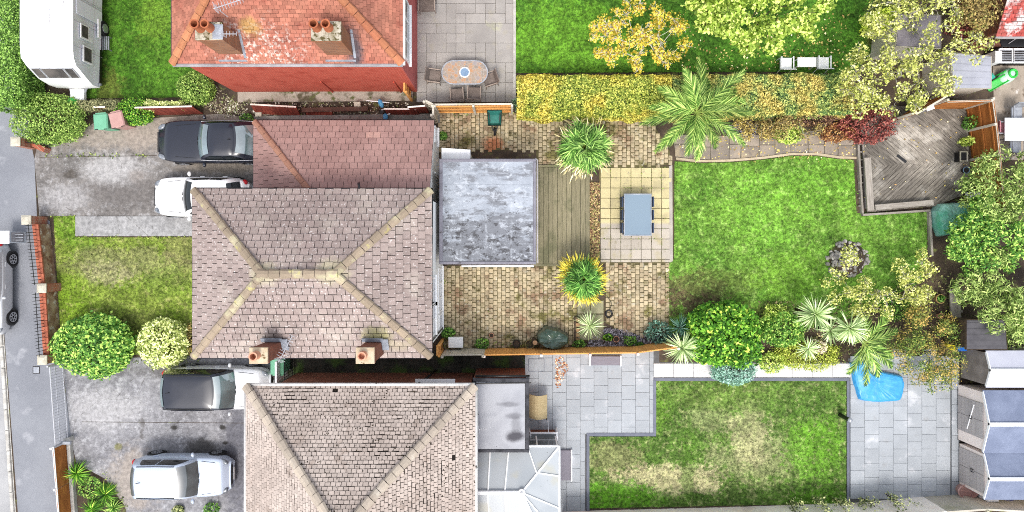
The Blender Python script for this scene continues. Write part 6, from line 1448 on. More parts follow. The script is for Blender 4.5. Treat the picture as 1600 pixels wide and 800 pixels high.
# blue and white tangle in the alley
q = W(598, 165, .5); bt = thing('garden_trolley', (q.x, q.y, 0), 'blue and white bundle of garden gear with pale pole in the upper alley', 'equipment'); M['sky_blue'] = mat('sky_blue_plastic', C(110, 186, 232), C(90, 166, 216), 4, rough=.45)
MB().tube([(-.7, .2, .6), (.3, .12, .55)], .022, 6).build('pole', M['upvc'], bt, local=True); ell((-.08, .1, .5), (.11, .22, .16), 12, 6, .4).build('bag', M['sky_blue'], bt, smooth=True, local=True); ell((.08, -.45, .3), (.12, .16, .12), 12, 6).build('pouch', M['sky_blue'], bt, smooth=True, local=True)
for k in range(4): MB().tube([(-.2 + k*.1, .0 - k*.12, .2), (.12 + k*.06, -.05 - k*.1, .46)], .03, 6).build('frame_tube', M['upvc'] if k % 2 else M['black'], bt, local=True)
for s in (-.12, .14): MB().lathe((s, -.2, .06), [(.09, -.05), (.1, 0), (.09, .05)], 12).build('wheel', M['black'], bt, local=True)
from mathutils import noise
# ------------------------------------------------------------------ covers, pots and small things
def cover(name, poly, h, mt, label, cat, crown=.0, wr=.05, ridge=None, seg=56, base_z=.01, part='sheet', flat=.9):
    """sheet draped over something: outline polygon in pixels at its base, height h, with folds"""
    ps = Wp(poly); c = sum(ps, Vector())/len(ps); t = thing(name, (c.x, c.y, 0), label, cat)
    per = [ (ps[(i+1) % len(ps)] - ps[i]).length for i in range(len(ps))]; tot = sum(per); ring = []
    for k in range(seg):
        d = tot*k/seg; i = 0
        while d > per[i]: d -= per[i]; i += 1
        ring.append(ps[i].lerp(ps[(i+1) % len(ps)], d/per[i]))
    rows = []; ph = [random.uniform(0, 6.28) for _ in range(4)]
    for s, hz, wk in ((1.0, 0, 1.0), (.985, .25, .9), (.96, .55, .8), (.92, .8, .6), (.84, .94, .5), (.66, 1.0, .7), (.45, 1.02, .8), (.24, 1.0 + crown, .7), (.08, 1.0 + crown, .5)):
        r_ = []
        for k, p in enumerate(ring):
            a = 2*math.pi*k/seg; f = wr*wk*(math.sin(7*a + ph[0] + s*5) + .7*math.sin(13*a + ph[1] - s*8) + .5*math.sin(23*a + ph[2] + s*11))
            q = c + (p - c)*(s + f*.35); z = max(base_z, h*hz + f*h*.35*(1 if hz > 0 else 0))
            if ridge: dd = abs((q - c).dot(Vector((math.cos(ridge[0]), math.sin(ridge[0]), 0)))); z = min(z, max(base_z, h*hz*(1 - ridge[1]*dd)))
            if hz > 0: z += noise.noise(Vector((q.x*2.6, q.y*2.6, h*9)))*(.34 if h > .8 else .10)*h + abs(noise.noise(Vector((q.x*5.5, q.y*5.5, 3)))) * .09*h
            r_.append(Vector((q.x, q.y, z)))
        rows.append(r_ + [r_[0]])
    m = MB().grid([r_[:-1] + [r_[0]] for r_ in rows]); n0 = (len(rows) - 1)*(seg + 1); m.f.append(tuple(range(n0, n0 + seg))); m.build(part, mt, t, smooth=False); return t
M['bbq'] = mat('dark_green_tarpaulin', C(86, 108, 96), C(66, 88, 78), 2, rough=.28, spec=.6, bump=.15, bscale=8, var=.01)
cover('barbecue_cover', [(838, 519), (852, 508), (872, 512), (888, 522), (887, 534), (874, 543), (850, 541), (838, 532)], .85, M['bbq'], 'dark green shiny cover over a barbecue by the boundary fence', 'cover', wr=.03)
lg = thing('log', W(834, 531), 'cut brown log standing beside the green barbecue cover', 'log'); q = W(834, 531)
MB().tube([(q.x, q.y, 0), (q.x + .03, q.y - .02, .75)], .11, 12).build('bark', M['bark'], lg); MB().lathe((q.x + .03, q.y - .02, .755), [(.1, 0), (.1, .006)], 14).build('cut_face', mat('cut_wood', C(214, 178, 140), C(196, 150, 110), 12), lg)
M['blue_tarp'] = mat('blue_tarpaulin', C(80, 182, 242), C(60, 164, 230), 1.6, rough=.35, spec=.5, var=.01, bump=.25, bscale=7)
cover('blue_tarp', [(1326, 566), (1345, 562), (1352, 588), (1372, 578), (1408, 586), (1412, 600), (1405, 626), (1362, 628), (1340, 624), (1332, 600)], .3, M['blue_tarp'], 'bright blue tarpaulin spread on the grey patio', 'tarpaulin', wr=.03)
M['green_tarp'] = mat('green_sheet', C(96, 188, 158), C(178, 228, 216), 1.3, rough=.3, spec=.5, var=.01, bump=.2, bscale=9)
cover('green_tarp', [(1452, 330), (1462, 318), (1508, 316), (1515, 362), (1462, 370), (1455, 352)], .75, M['green_tarp'], 'shiny green sheet over a stack beside the chevron deck', 'tarpaulin', wr=.03, ridge=(R(90), .45))
def pot(px_, py_, r, h, mt, label, plant=None, z=0, cat='pot', soil=True):
    q = W(px_, py_, h); t = thing('plant_pot', (q.x, q.y, z), label, cat); MB().lathe((q.x, q.y, z), [(r*.72, 0), (r*.95, h*.85), (r*1.06, h*.86), (r*1.06, h), (r*.9, h), (r*.86, h*.85)], 18).build('pot_body', mt, t)
    if soil: MB().lathe((q.x, q.y, z + h*.82), [(r*.88, 0), (r*.88, .01)], 16).build('compost', M['soil'], t)
    if plant:
        n_ = 120; d = rdir(n_); d[:, 2] = np.abs(d[:, 2]); P_ = np.array([[q.x, q.y, z + h*.9]]) + d*(r*.9*RNG.random(n_)[:, None]**.4)*np.array([[1.1, 1.1, 1.2]]); link('foliage', leaves_mesh('foliage', off(P_, t), d + rdir(n_)*.6, .08, .5, plant), t)
    return t
L = {}
L['mid'] = leafmat('mid_green_leaf', [(0, C(52, 96, 40)), (.5, C(92, 142, 60)), (1, C(140, 180, 86))])
M['black_pot'] = mat('black_pot', C(52, 54, 54), C(40, 42, 42), 4)
M['stone_pot'] = mat('mossy_stone_pot', C(150, 138, 96), C(120, 112, 74), 5)
pot(768, 524, .1, .18, M['potpeach'], 'small peach clay pot on the block yard near the fence'); pot(963, 530, .13, .2, M['potpeach'], 'peach clay pot in the slate bed by the boundary fence'); pot(807, 537, .17, .3, M['black_pot'], 'round black pot left of the log'); pot(828, 538, .2, .32, M['stone_pot'], 'mossy stone pot beside the log')
pot(1470, 467, .2, .3, mat('tan_pot', C(206, 172, 118), C(180, 146, 96), 5), 'tan rimmed pot with green plant beside the grey timber', L['mid']); pot(1470, 494, .12, .22, M['potpeach'], 'peach pot below the tan pot')
sq = thing('square_planter', W(1503, 245), 'square black planter with pale rim on the chevron deck', 'planter'); q = W(1503, 245, .45); MB().box((q.x, q.y, .36), (.3, .42, .4)).build('planter_body', M['black'], sq)
for (a, b, dx, dy) in ((0, .2, .34, .04), (0, -.2, .34, .04), (.15, 0, .04, .36), (-.15, 0, .04, .36)): MB().box((q.x + a, q.y + b, .575), (dx, dy, .035)).build('rim', M['fence_grey'], sq)
hp = thing('hoop_pot', W(1508, 266), 'round pot with blue rim on the chevron deck', 'pot'); q = W(1508, 266, .3); MB().lathe((q.x, q.y, .16), [(.1, 0), (.13, .22)], 16).build('pot_body', M['black'], hp); MB().tube([(q.x + .14*math.cos(a), q.y + .14*math.sin(a), .39) for a in [i*2*math.pi/20 for i in range(21)]], .016, 5).build('blue_rim', mat('steel_blue', C(130, 160, 186), C(116, 146, 172), 4), hp)
def boxy(name, px_, py_, d, z, mt, label, cat, rz_=0.0, lid=None, lid_h=.05):
    q = W(px_, py_, z + d[2]); t = thing(name, (q.x, q.y, z), label, cat, rz_); MB().bbox((0, 0, d[2]/2), d, .02).build('body', mt, t, local=True)
    if lid: MB().bbox((0, 0, d[2] + lid_h/2 + .003), (d[0] + .05, d[1] + .05, lid_h), .02).build('lid', lid, t, local=True)
    return t
bx1 = boxy('storage_box', 712, 535, (.6, .42, .55), 0, mat('cream_metal', C(226, 222, 214), C(200, 192, 176), 3), 'white lidded storage box at the house corner in the block yard', 'box', 0, M['upvc'])
boxy('white_crate', 1523, 304, (.42, .26, .3), .3, M['upvc'], 'small white crate by the brown fence and green sheet', 'crate', R(4), M['upvc'])
boxy('white_lantern', 1452, 166, (.3, .3, .8), .1, mat('grey_glass', C(190, 200, 206), C(150, 160, 166), 4, rough=.2), 'pale glazed lantern box under the yellow tree by the deck', 'lantern', R(20), M['upvc'])
bk_ = boxy('blue_crate', 1503, 541, (.34, .36, .5), .0, mat('royal_blue', C(30, 110, 220), C(24, 92, 196), 4, rough=.4), 'royal blue crate by the charcoal roofed shed', 'crate', R(5), mat('royal_blue_lid', C(40, 126, 232), C(30, 104, 210), 4, rough=.4))
yb = thing('yellow_tub', W(1488, 536), 'bright yellow plastic tub beside the blue crate', 'tub'); q = W(1489, 536, .3); MB().lathe((q.x, q.y, .02), [(.2, 0), (.24, .28), (.27, .3), (.25, .32), (.1, .34), (.001, .34)], 18, 1.0, 1.25, R(-20)).build('tub_body', mat('yellow_plastic', C(240, 224, 40), C(226, 206, 30), 4, rough=.4), yb); MB().lathe((q.x, q.y, .362), [(.03, 0), (.03, .02)], 10).build('lid_knob', M['black'], yb)
po = thing('marker_post', W(1312, 648), 'black bollard with grey cap on the lawn edge', 'bollard'); q = W(1312, 648); MB().lathe((q.x, q.y, 0), [(.09, 0), (.085, .9), (.095, .91)], 14).build('post', M['black'], po); MB().lathe((q.x, q.y, .91), [(.1, 0), (.1, .06), (.05, .1), (.001, .11)], 14).build('cap', M['steel'], po)
tb = thing('timber_bench', W(1492, 485), 'weathered grey timber sleeper bench below the bamboo', 'bench')
for k in range(3): beam(tb, W(1487 + k*5.4, 452, .4), W(1490 + k*5.4, 522, .4), .15, .07, .33, M['beam_grey'], 'slat')
beam(tb, W(1500, 452, .4), W(1508, 470, .4), .2, .06, .32, M['beam_grey'], 'slat')
for py_ in (458, 486, 515): q = W(1494, py_, .2); MB().box((q.x, q.y, .165), (.4, .1, .33)).build('leg', M['beam_grey'], tb)
# toy slide
q = W(1572, 122, .5); ts = thing('toy_slide', (q.x, q.y, 0), 'green and white plastic toy slide in the right-hand yard', 'toy', R(35)); ts.scale = (.85, .85, .85); M['toy_green'] = mat('toy_green', C(70, 222, 92), C(56, 204, 78), 4, rough=.35); M['toy_white'] = mat('toy_mint', C(206, 246, 220, .85), C(190, 236, 206, .85), 4, rough=.35)
ell((.3, 0, .32), (.52, .36, .32), 18, 8).build('body', M['toy_white'], ts, smooth=True, local=True)
MB().tube([(.42 + .2*math.cos(a), .2*math.sin(a), .62) for a in [i*2*math.pi/18 for i in range(19)]], .06, 6).build('seat_ring', M['toy_green'], ts, smooth=True, local=True)
m = MB(); m.grid([[Vector((-.75 + .09*i, w_, .05 + .5*((i/9)**1.3) + (.07 if abs(w_) > .18 else 0))) for w_ in (-.22, -.17, .17, .22)] for i in range(10)]); o = m.build('chute', M['toy_green'], ts, local=True); sol = o.modifiers.new('thick', 'SOLIDIFY'); sol.thickness = .04
MB().bbox((-.35, .42, .18), (.3, .26, .36), .06).build('step_block', mat('toy_teal', C(80, 200, 180), C(64, 180, 160), 4, rough=.35), ts, local=True); MB().tube([(-.05, .3, .1), (.1, .32, .6), (.25, .3, .5)], .04, 6).build('hand_rail', M['toy_green'], ts, local=True)
# patio table and chairs at right edge
wtb = thing('white_garden_table', W(1590, 200), 'white rectangular garden table at the right edge', 'table'); a, b = W(1570, 220, .74), W(1625, 184, .74); MB().bbox(((a.x+b.x)/2, (a.y+b.y)/2, .73), (b.x-a.x, b.y-a.y, .04), .01).build('table_top', mat('white_glass', C(236, 240, 246, .85), C(228, 234, 242, .85), 1, bump=0, rough=.25), wtb)
for (xx, yy) in ((a.x+.1, a.y+.1), (b.x-.1, a.y+.1), (a.x+.1, b.y-.1), (b.x-.1, b.y-.1)): MB().box((xx, yy, .355), (.06, .06, .71)).build('leg', M['steel'], wtb)
pk = mat('pink_cushion', C(226, 160, 168), C(210, 140, 150), 4)
for (px_, py_, rz_, mt_, lb) in ((1565, 200, R(90), pk, 'chair with pink cushion at the white table'), (1590, 176, R(0), M['steel'], 'grey slatted chair above the white table'), (1588, 229, R(180), M['steel'], 'grey slatted chair below the white table')): chair(px_, py_, rz_, lb, M['steel'], mt_, w=.5, group='chairs round the white table')
# yellow skip peeping over the lower fence, pink wheelbarrow, blue stool, white tank
boxy('yellow_crate', 1450, 797, (.9, .4, .5), .0, mat('amber', C(236, 184, 60), C(210, 150, 50), 4), 'amber yellow crate behind the bottom fence', 'crate', R(6))
pb = thing('pink_barrow', W(1512, 770), 'faded pink plastic tub with handles by the smaller shed', 'tub'); q = W(1513, 768, .4); MB().lathe((q.x, q.y, 0), [(.28, 0), (.36, .4), (.4, .42), (.36, .44), (.3, .2)], 18, 1.2, .85).build('tub_body', M['bin_pink'], pb); MB().tube([(q.x + .3, q.y + .1, .42), (q.x + .62, q.y - .05, .5), (q.x + .66, q.y - .3, .48), (q.x + .3, q.y - .3, .42)], .03, 6).build('handle', M['bin_pink'], pb)
boxy('white_tank', 1552, 778, (.5, .34, .9), 0, M['upvc'], 'white plastic tank behind the smaller shed', 'tank')
bs_ = thing('blue_stool', W(1578, 778), 'small blue stool in the bottom right corner', 'stool'); q = W(1576, 779, .5); MB().lathe((q.x, q.y, .46), [(.22, 0), (.22, .05)], 16).build('seat', mat('deep_blue', C(40, 70, 170), C(30, 56, 150), 4), bs_)
for k in range(4): MB().tube([(q.x + .15*math.cos(k*1.57), q.y + .15*math.sin(k*1.57), 0), (q.x + .1*math.cos(k*1.57), q.y + .1*math.sin(k*1.57), .46)], .015, 5).build('leg', M['steel'], bs_)
# lower-garden bits: manhole, mat, doorstep, plywood lid, white bench
mh = thing('manhole_cover', W(838, 570), 'square inspection cover set in the grey patio', 'cover'); q = W(838, 570); MB().bbox((q.x, q.y, .052), (.66, .52, .012), .003).build('plate', M['grey_slab'], mh)
for s in (-1, 1): MB().box((q.x + s*.345, q.y, .052), (.02, .56, .014)).build('frame', M['dark_edge'], mh); MB().box((q.x, q.y + s*.275, .0515), (.66, .02, .014)).build('frame', M['dark_edge'], mh)
def wtray(px0, py0, px1, py1, h, label, inner):
    a, b = W(px0, py1, h), W(px1, py0, h); t = thing('sill_box', ((a.x+b.x)/2, (a.y+b.y)/2, 0), label, 'planter'); MB().box(((a.x+b.x)/2, (a.y+b.y)/2, h/2), (b.x-a.x-.06, b.y-a.y-.06, h - .04)).build('deck_board', inner, t)
    for (x_, y_, dx, dy) in ((a.x, (a.y+b.y)/2, .06, b.y-a.y), (b.x, (a.y+b.y)/2, .06, b.y-a.y)): MB().bbox((x_, y_, h/2 + .02), (dx, dy, h + .02), .01).build('edge_board', M['upvc'], t)
    return t
cdk = woodmat('composite_deck', C(150, 146, 156), C(136, 132, 142), C(142, 138, 148), .05)
wtray(922, 556, 970, 572, .25, 'grey composite step with white edges below the boundary fence', cdk); wtray(875, 703, 893, 752, .2, 'grey composite door step beside the conservatory', cdk)
ply = thing('plywood_board', W(842, 635), 'curved plywood board leaning on the annex wall', 'board'); m = MB(); m.grid([[W(827 + 28*i/6, 616 + 3*math.sin(i/6*3) + 37*j/6, .6 + .25*math.sin(i/6*3.1)) for j in range(7)] for i in range(7)]); o = m.build('sheet', woodmat('plywood', C(206, 188, 148), C(184, 164, 122), C(196, 180, 140), .05), ply); sol = o.modifiers.new('thick', 'SOLIDIFY'); sol.thickness = .03
for (a, b) in ((830, 620), (853, 650)): q = W(a, b, 0); MB().box((q.x, q.y, .28), (.06, .06, .56)).build('support', M['bark'], ply)
wf = thing('white_window_frame', W(850, 684), 'white framed glass door leaf lying beside the annex', 'frame'); a, b = W(828, 694, .9), W(871, 677, .9)
MB().box(((a.x+b.x)/2, (a.y+b.y)/2, .86), (b.x-a.x-.1, b.y-a.y-.1, .02)).build('pane', M['glass_pane'], wf)
for (x_, y_, dx, dy) in (((a.x+b.x)/2, a.y, b.x-a.x, .08), ((a.x+b.x)/2, b.y, b.x-a.x, .08), (a.x+.02, (a.y+b.y)/2, .07, b.y-a.y-.09), (b.x-.02, (a.y+b.y)/2, .07, b.y-a.y-.09)): MB().bbox((x_, y_, .87), (dx, dy, .07), .01).build('frame_bar', M['upvc'], wf)
for (x_, y_) in ((a.x, a.y), (b.x, a.y), (a.x, b.y), (b.x, b.y)): MB().box((x_, y_, .415), (.06, .06, .83)).build('leg', M['upvc'], wf)
MB().tube([W(856, 655, .7), W(857, 677, .9)], .014, 5).build('stay', M['upvc'], wf)
hs_ = thing('garden_hose', W(950, 490), 'coiled dark garden hose on the block paving', 'hose'); q = W(951, 490)
MB().tube([(q.x + (.1 + .05*(i/40))*math.cos(i*.45), q.y + (.13 + .04*(i/40))*math.sin(i*.45), .06 + .003*(i % 14)) for i in range(60)], .013, 5).build('coil', M['black'], hs_); MB().tube([W(951, 488, .06), W(956, 475, .06), W(948, 462, .06)], .012, 5).build('hose_end', M['black'], hs_)
bd = thing('raised_bed', W(920, 512), 'small timber-edged bed round the spiky cordyline', 'planter')
for (a, b) in (((898, 495), (898, 540)), ((898, 540), (918, 541)), ((899, 496), (906, 496))): beam(bd, W(*a), W(*b), .07, .2, 0, M['bark'], 'edge_board')
for k in range(5): q = W(902, 499 + k*8); o = MB().bbox((q.x, q.y, .1), (.2, .17, .16), .03, random.uniform(-.2, .2)).build('stone', mat('tan_stone', C(196, 160, 120), C(160, 126, 92), 6, var=.2) if k == 0 else bpy.data.materials['tan_stone'], bd)
# lower fence of the front bed: low concrete coping
cw = thing('low_wall', W(112, 745), 'low pale concrete wall under the brown front fence', 'wall'); beam(cw, W(111, 690), W(121, 830), .16, .22, 0, M['kerb'], 'coping'); beam(cw, W(106, 687), W(116, 684), .2, .3, 0, M['kerb'], 'end_block')

# ------------------------------------------------------------------ rockery
rk = thing('rockery', W(1324, 405), 'round rockery of pale stones on the back lawn', 'rockery')
def rock(sd_):
    bm_ = bmesh.new(); bmesh.ops.create_icosphere(bm_, subdivisions=1, radius=1); r_ = random.Random(sd_)
    for v in bm_.verts: v.co *= r_.uniform(.75, 1.15)
    me = bpy.data.meshes.new('stone'); bm_.to_mesh(me); bm_.free(); me.materials.append(M['rock']); return me
M['rock'] = mat('pale_rock', C(204, 198, 190), C(150, 146, 144), 5, var=.28, bump=.5); rocks = [rock(i) for i in range(7)]
for i in range(120):
    a = random.random()*6.283; rr_ = math.sqrt(random.random()); z = .42*(1 - rr_**1.5) + .02; q = W(1324 + 33*rr_*math.cos(a), 405 + 29*rr_*math.sin(a), z); s = random.uniform(.07, .14)
    o = link('stone', random.choice(rocks), rk); o.location = q - rk.location; o.scale = (s*random.uniform(.8, 1.4), s, s*.75); o.rotation_euler = (random.random(), random.random(), random.random()*6)
q = W(1324, 405); MB().lathe((q.x, q.y, 0), [(.85, 0), (.6, .25), (.25, .4), (.001, .43)], 20).build('mound', M['soil'], rk)

# ------------------------------------------------------------------ stuff on the ground
def chips(name, poly, n_, size, mt, z=.03, label=None, cat=None, parent=None):
    xs = [p[0] for p in poly]; ys = [p[1] for p in poly]; P_ = []
    while len(P_) < n_:
        x, y = random.uniform(min(xs), max(xs)), random.uniform(min(ys), max(ys))
        if inside(x, y, poly): P_.append(tuple(W(x, y, z + random.random()*.02)))
    P_ = np.array(P_); o = link(name, leaves_mesh(name, P_, rdir(n_)*.45 + np.array([[0, 0, 1.]]), size*(.5 + RNG.random(n_)), .7, mt)); tag(o, label, None, kind='stuff'); return o
slate = leafmat('slate_chip', [(0, C(70, 66, 72)), (.5, C(104, 99, 106)), (1, C(150, 145, 152))], 0)
chips('slate_chippings', [(918, 533), (945, 512), (975, 515), (1000, 525), (1030, 520), (1030, 545), (918, 547)], 2200, .06, slate, label='dark grey slate chippings along the boundary fence')
chips('slate_gravel', [(1130, 205), (1138, 196), (1185, 193), (1180, 214), (1140, 212)], 700, .06, slate, label='dark grey slate chippings at the hedge border')
dl = leafmat('fallen_leaf', [(0, C(196, 160, 80)), (.5, C(220, 204, 120)), (.8, C(160, 120, 80)), (1, C(236, 228, 180))], .1)
chips('fallen_leaves', [(1060, 20), (1330, 20), (1330, 108), (1060, 108)], 380, .07, dl, .08, label='yellow fallen leaves on the upper lawn')
chips('deck_leaves', [(1385, 168), (1507, 172), (1512, 300), (1345, 330), (1345, 215)], 70, .06, dl, .2, label='fallen leaves on the chevron deck')
chips('path_leaves', [(1060, 215), (1336, 206), (1336, 255), (1060, 252)], 260, .06, dl, .06, label='fallen leaves on the flagstone path')
chips('patio_leaves', [(868, 556), (878, 556), (890, 575), (874, 606), (868, 606)], 130, .07, leafmat('brown_leaf', [(0, C(130, 80, 50)), (.6, C(176, 116, 76)), (1, C(220, 196, 170))], 0), .055, label='brown dead leaves on the grey patio')
chips('alley_rubble', [(350, 160), (640, 160), (640, 185), (350, 185)], 900, .06, leafmat('rubble', [(0, C(90, 84, 70)), (.5, C(150, 140, 122)), (.8, C(106, 118, 66)), (1, C(200, 196, 186))], 0), .02, label='stones and weeds littering the upper alley')
chips('bed_litter', [(318, 110), (350, 145), (372, 160), (372, 178), (335, 178), (305, 160)], 600, .06, leafmat('bed_litter', [(0, C(96, 80, 62)), (.5, C(160, 146, 124)), (.8, C(104, 120, 60)), (1, C(206, 200, 188))], 0), .02, label='leaf litter beside the ball shrub and red wall')
wl_ = leafmat('joint_weed', [(0, C(70, 92, 40)), (.5, C(112, 136, 60)), (1, C(160, 172, 90))], .2)
def edge_weeds(name, lines, per, size, label, spread=.05):
    P_ = []
    for (a, b) in lines:
        a, b = W(*a), W(*b); k = int((b - a).length * per)
        for _ in range(k):
            p = a.lerp(b, random.random() ** 1.0)
            if noise.noise(p * 1.3) > -.12: P_.append((p.x + random.gauss(0, spread), p.y + random.gauss(0, spread), .03 + abs(random.gauss(0, .03))))
    P_ = np.array(P_); n_ = len(P_); o = link(name, leaves_mesh(name, P_, rdir(n_) + np.array([[0, 0, .8]]), size*(.5 + RNG.random(n_)), .5, wl_)); tag(o, label, None, kind='stuff')
edge_weeds('slab_joint_weeds', [((938 + i*15.9, 262), (938 + i*15.9, 408)) for i in range(1, 7)] + [((938, 262 + j*15.9), (1046, 262 + j*15.9)) for j in range(0, 9)], 9, .055, 'moss and weeds in the joints of the yellow slabs', .012)
edge_weeds('drive_edge_weeds', [((62, 244), (250, 242)), ((120, 370), (302, 370)), ((100, 226), (160, 196)), ((110, 566), (330, 562)), ((160, 735), (204, 800)), ((64, 340), (118, 338))], 26, .07, 'weeds along the edges of the drives')
edge_weeds('yard_edge_weeds', [((692, 420), (692, 545)), ((692, 540), (900, 536)), ((686, 180), (800, 178)), ((840, 264), (936, 262)), ((1044, 412), (1044, 520))], 26, .075, 'weeds along the edges of the block yards', .07)
edge_weeds('block_moss', [((690 + 20*i, 185 + 7*(i % 5)), (700 + 20*i, 230)) for i in range(12)] + [((700 + 19*i, 425 + 9*(i % 7)), (704 + 19*i, 540)) for i in range(10)], 4, .05, 'tufts of moss between the paving blocks', .25)
chips('border_litter', [(1185, 470), (1330, 470), (1490, 420), (1500, 560), (1190, 575)], 2600, .07, leafmat('border_litter', [(0, C(60, 52, 42)), (.5, C(110, 94, 72)), (.8, C(92, 110, 56)), (1, C(170, 150, 110))], 0), .02, label='leaf litter in the border behind the lower garden path')
# ------------------------------------------------------------------ plants
L['hedge_left'] = leafmat('left_hedge_leaf', [(0, C(66, 104, 40)), (.5, C(110, 152, 62)), (1, C(160, 192, 100))])
L['round'] = leafmat('round_bush_leaf', [(0, C(74, 110, 44)), (.5, C(120, 154, 66)), (1, C(176, 198, 108))])
L['yellow'] = leafmat('yellow_hedge_leaf', [(0, C(130, 130, 44)), (.45, C(196, 182, 70)), (1, C(236, 220, 116))], patch=[(0, C(90, 118, 44)), (.5, C(150, 168, 70)), (1, C(206, 204, 104))], pscale=.55)
L['yellow2'] = leafmat('golden_hedge_leaf', [(0, C(110, 116, 52)), (.45, C(176, 164, 84)), (1, C(226, 206, 126))], patch=[(0, C(60, 100, 60)), (.5, C(110, 144, 84)), (1, C(190, 196, 110))], pscale=.7)
L['vari'] = leafmat('variegated_leaf', [(0, C(110, 140, 62)), (.4, C(188, 204, 110)), (1, C(246, 246, 190))])
L['coarse'] = leafmat('coarse_leaf', [(0, C(60, 116, 48)), (.5, C(112, 168, 72)), (1, C(190, 214, 110))])
L['bright'] = leafmat('bright_leaf', [(0, C(44, 92, 26)), (.5, C(86, 146, 44)), (.88, C(134, 186, 64)), (1, C(208, 216, 100))])
L['teal'] = leafmat('teal_leaf', [(0, C(50, 92, 78)), (.5, C(96, 142, 122)), (1, C(150, 186, 168))])
L['darkteal'] = leafmat('dark_teal_leaf', [(0, C(44, 78, 56)), (.5, C(84, 120, 92)), (1, C(134, 164, 130))])
L['gold'] = leafmat('gold_leaf', [(0, C(186, 168, 52)), (.4, C(222, 204, 76)), (.85, C(238, 224, 104)), (.93, C(234, 190, 80)), (1, C(228, 176, 72))], .4)
L['lime'] = leafmat('lime_leaf', [(0, C(118, 156, 52)), (.5, C(176, 202, 84)), (1, C(226, 234, 140))], .4)
L['paleyellow'] = leafmat('pale_yellow_leaf', [(0, C(120, 140, 62)), (.4, C(184, 192, 96)), (.8, C(222, 222, 134)), (1, C(240, 238, 176))], .4)
L['red'] = leafmat('red_leaf', [(0, C(80, 36, 38)), (.5, C(126, 60, 58)), (1, C(166, 100, 88))], .2)
L['rust'] = leafmat('rust_leaf', [(0, C(110, 94, 60)), (.4, C(154, 134, 84)), (.75, C(192, 168, 104)), (1, C(114, 128, 68))], .3)
L['fuchsia'] = leafmat('olive_rust_leaf', [(0, C(84, 104, 44)), (.35, C(136, 140, 68)), (.7, C(188, 158, 88)), (1, C(206, 174, 100))], .3, patch=[(0, C(70, 104, 46)), (.6, C(110, 142, 66)), (1, C(168, 170, 84))], pscale=1.1)
L['purple'] = leafmat('purple_brown_leaf', [(0, C(74, 50, 48)), (.5, C(118, 84, 74)), (1, C(170, 138, 96))], .2)
L['palm'] = leafmat('palm_leaf', [(0, C(60, 96, 36)), (.5, C(98, 144, 56)), (1, C(186, 206, 116))], .3, objvar=.35)
L['fan'] = leafmat('fan_leaf', [(0, C(62, 100, 40)), (.5, C(98, 146, 60)), (1, C(166, 196, 108))], .3, objvar=.5)
L['drystraw'] = leafmat('dry_leaf', [(0, C(190, 170, 110)), (.5, C(220, 206, 150)), (1, C(240, 228, 190))], .3)
L['drygold'] = leafmat('golden_dry_leaf', [(0, C(196, 176, 50)), (.5, C(228, 210, 70)), (1, C(240, 226, 110))], .3)
L['yucca'] = leafmat('yucca_leaf', [(0, C(130, 168, 100)), (.5, C(190, 212, 148)), (1, C(232, 240, 196))], .25)
L['bamboo'] = leafmat('bamboo_leaf', [(0, C(80, 112, 46)), (.5, C(136, 164, 82)), (1, C(196, 210, 130))], .35)
L['weed'] = leafmat('weed_leaf', [(0, C(88, 108, 66)), (.5, C(140, 154, 100)), (1, C(200, 200, 140))], .3)

M['white_bark'] = mat('white_bark', C(232, 228, 220, .9), C(196, 190, 180, .9), 6)
# front and left
a, b = W(4, -70, 1.7), W(8, 168, 1.7)
hedge('tall_hedge', [(a.x - .1, a.y), (b.x - .1, b.y)], 1.55, 1.8, 'tall clipped green hedge along the left edge beside the caravan', L['hedge_left'], 1500, .07)
ball_bush('rounded_bush', 76, 187, (1.6, 1.12), 1.5, 'large rounded green bush above the pale-capped pier', L['round'], 11000, .065)
ball_bush('clipped_shrub', 211, 175, (.78, .62), 1.1, 'bright green clipped shrub beside the pink bin', L['bright'], 4500, .055)
ball_bush('ball_shrub', 306, 138, (.78, .74), 1.2, 'ball-shaped green shrub at the corner of the red house', L['round'], 5000, .06)
a, b = W(120, 163, .8), W(184, 164, .8); hedge('low_hedge', [a, b], .42, .8, 'thin low hedge behind the two wheelie bins', leafmat('dusty_leaf', [(0, C(84, 92, 60)), (.6, C(136, 138, 98)), (1, C(180, 176, 130))]), 1800, .05)
a, b = W(228, 162, .8), W(284, 163, .8); hedge('golden_hedge', [a, b], .28, .85, 'narrow yellow hedge behind the long red panel', L['vari'], 2200, .05)
ball_bush('laurel_bush', 148, 539, (1.74, 1.3), 1.6, 'large speckled green bush at the bottom of the front lawn', L['coarse'], 8000, .12, bump=.12)
ball_bush('variegated_bush', 255, 536, (1.05, 1.1), 1.4, 'cream variegated bush beside the main house corner', L['vari'], 4800, .10, bump=.12)
ball_bush('dry_shrub', 296, 530, (.3, .7), .6, 'small brownish shrub against the main house wall', L['rust'], 700, .07)
rosette('strap_plant', 121, 739, .25, .62, 110, .045, 1.3, L['bright'], 'bright strappy clump beside the brown front fence', (.1, 1.3), .04, 3)
rosette('strap_plant', 166, 772, .2, .6, 130, .04, 1.3, L['bright'], 'large grassy clump in the lower front bed', (.0, 1.3), .04, 3); rosette('strap_plant', 145, 795, .2, .55, 110, .04, 1.3, L['bright'], 'grassy clump at the bottom edge of the lower front bed', (.0, 1.3), .04, 3)
rosette('strap_plant', 178, 792, .15, .45, 90, .04, 1.3, L['coarse'], 'smaller grassy clump right of the lower front bed', (.0, 1.3), .04, 3)
ball_bush('ground_cover_plant', 140, 762, (.55, .5), .3, 'low leafy ground cover between the grassy clumps', L['coarse'], 900, .06, stems=False)
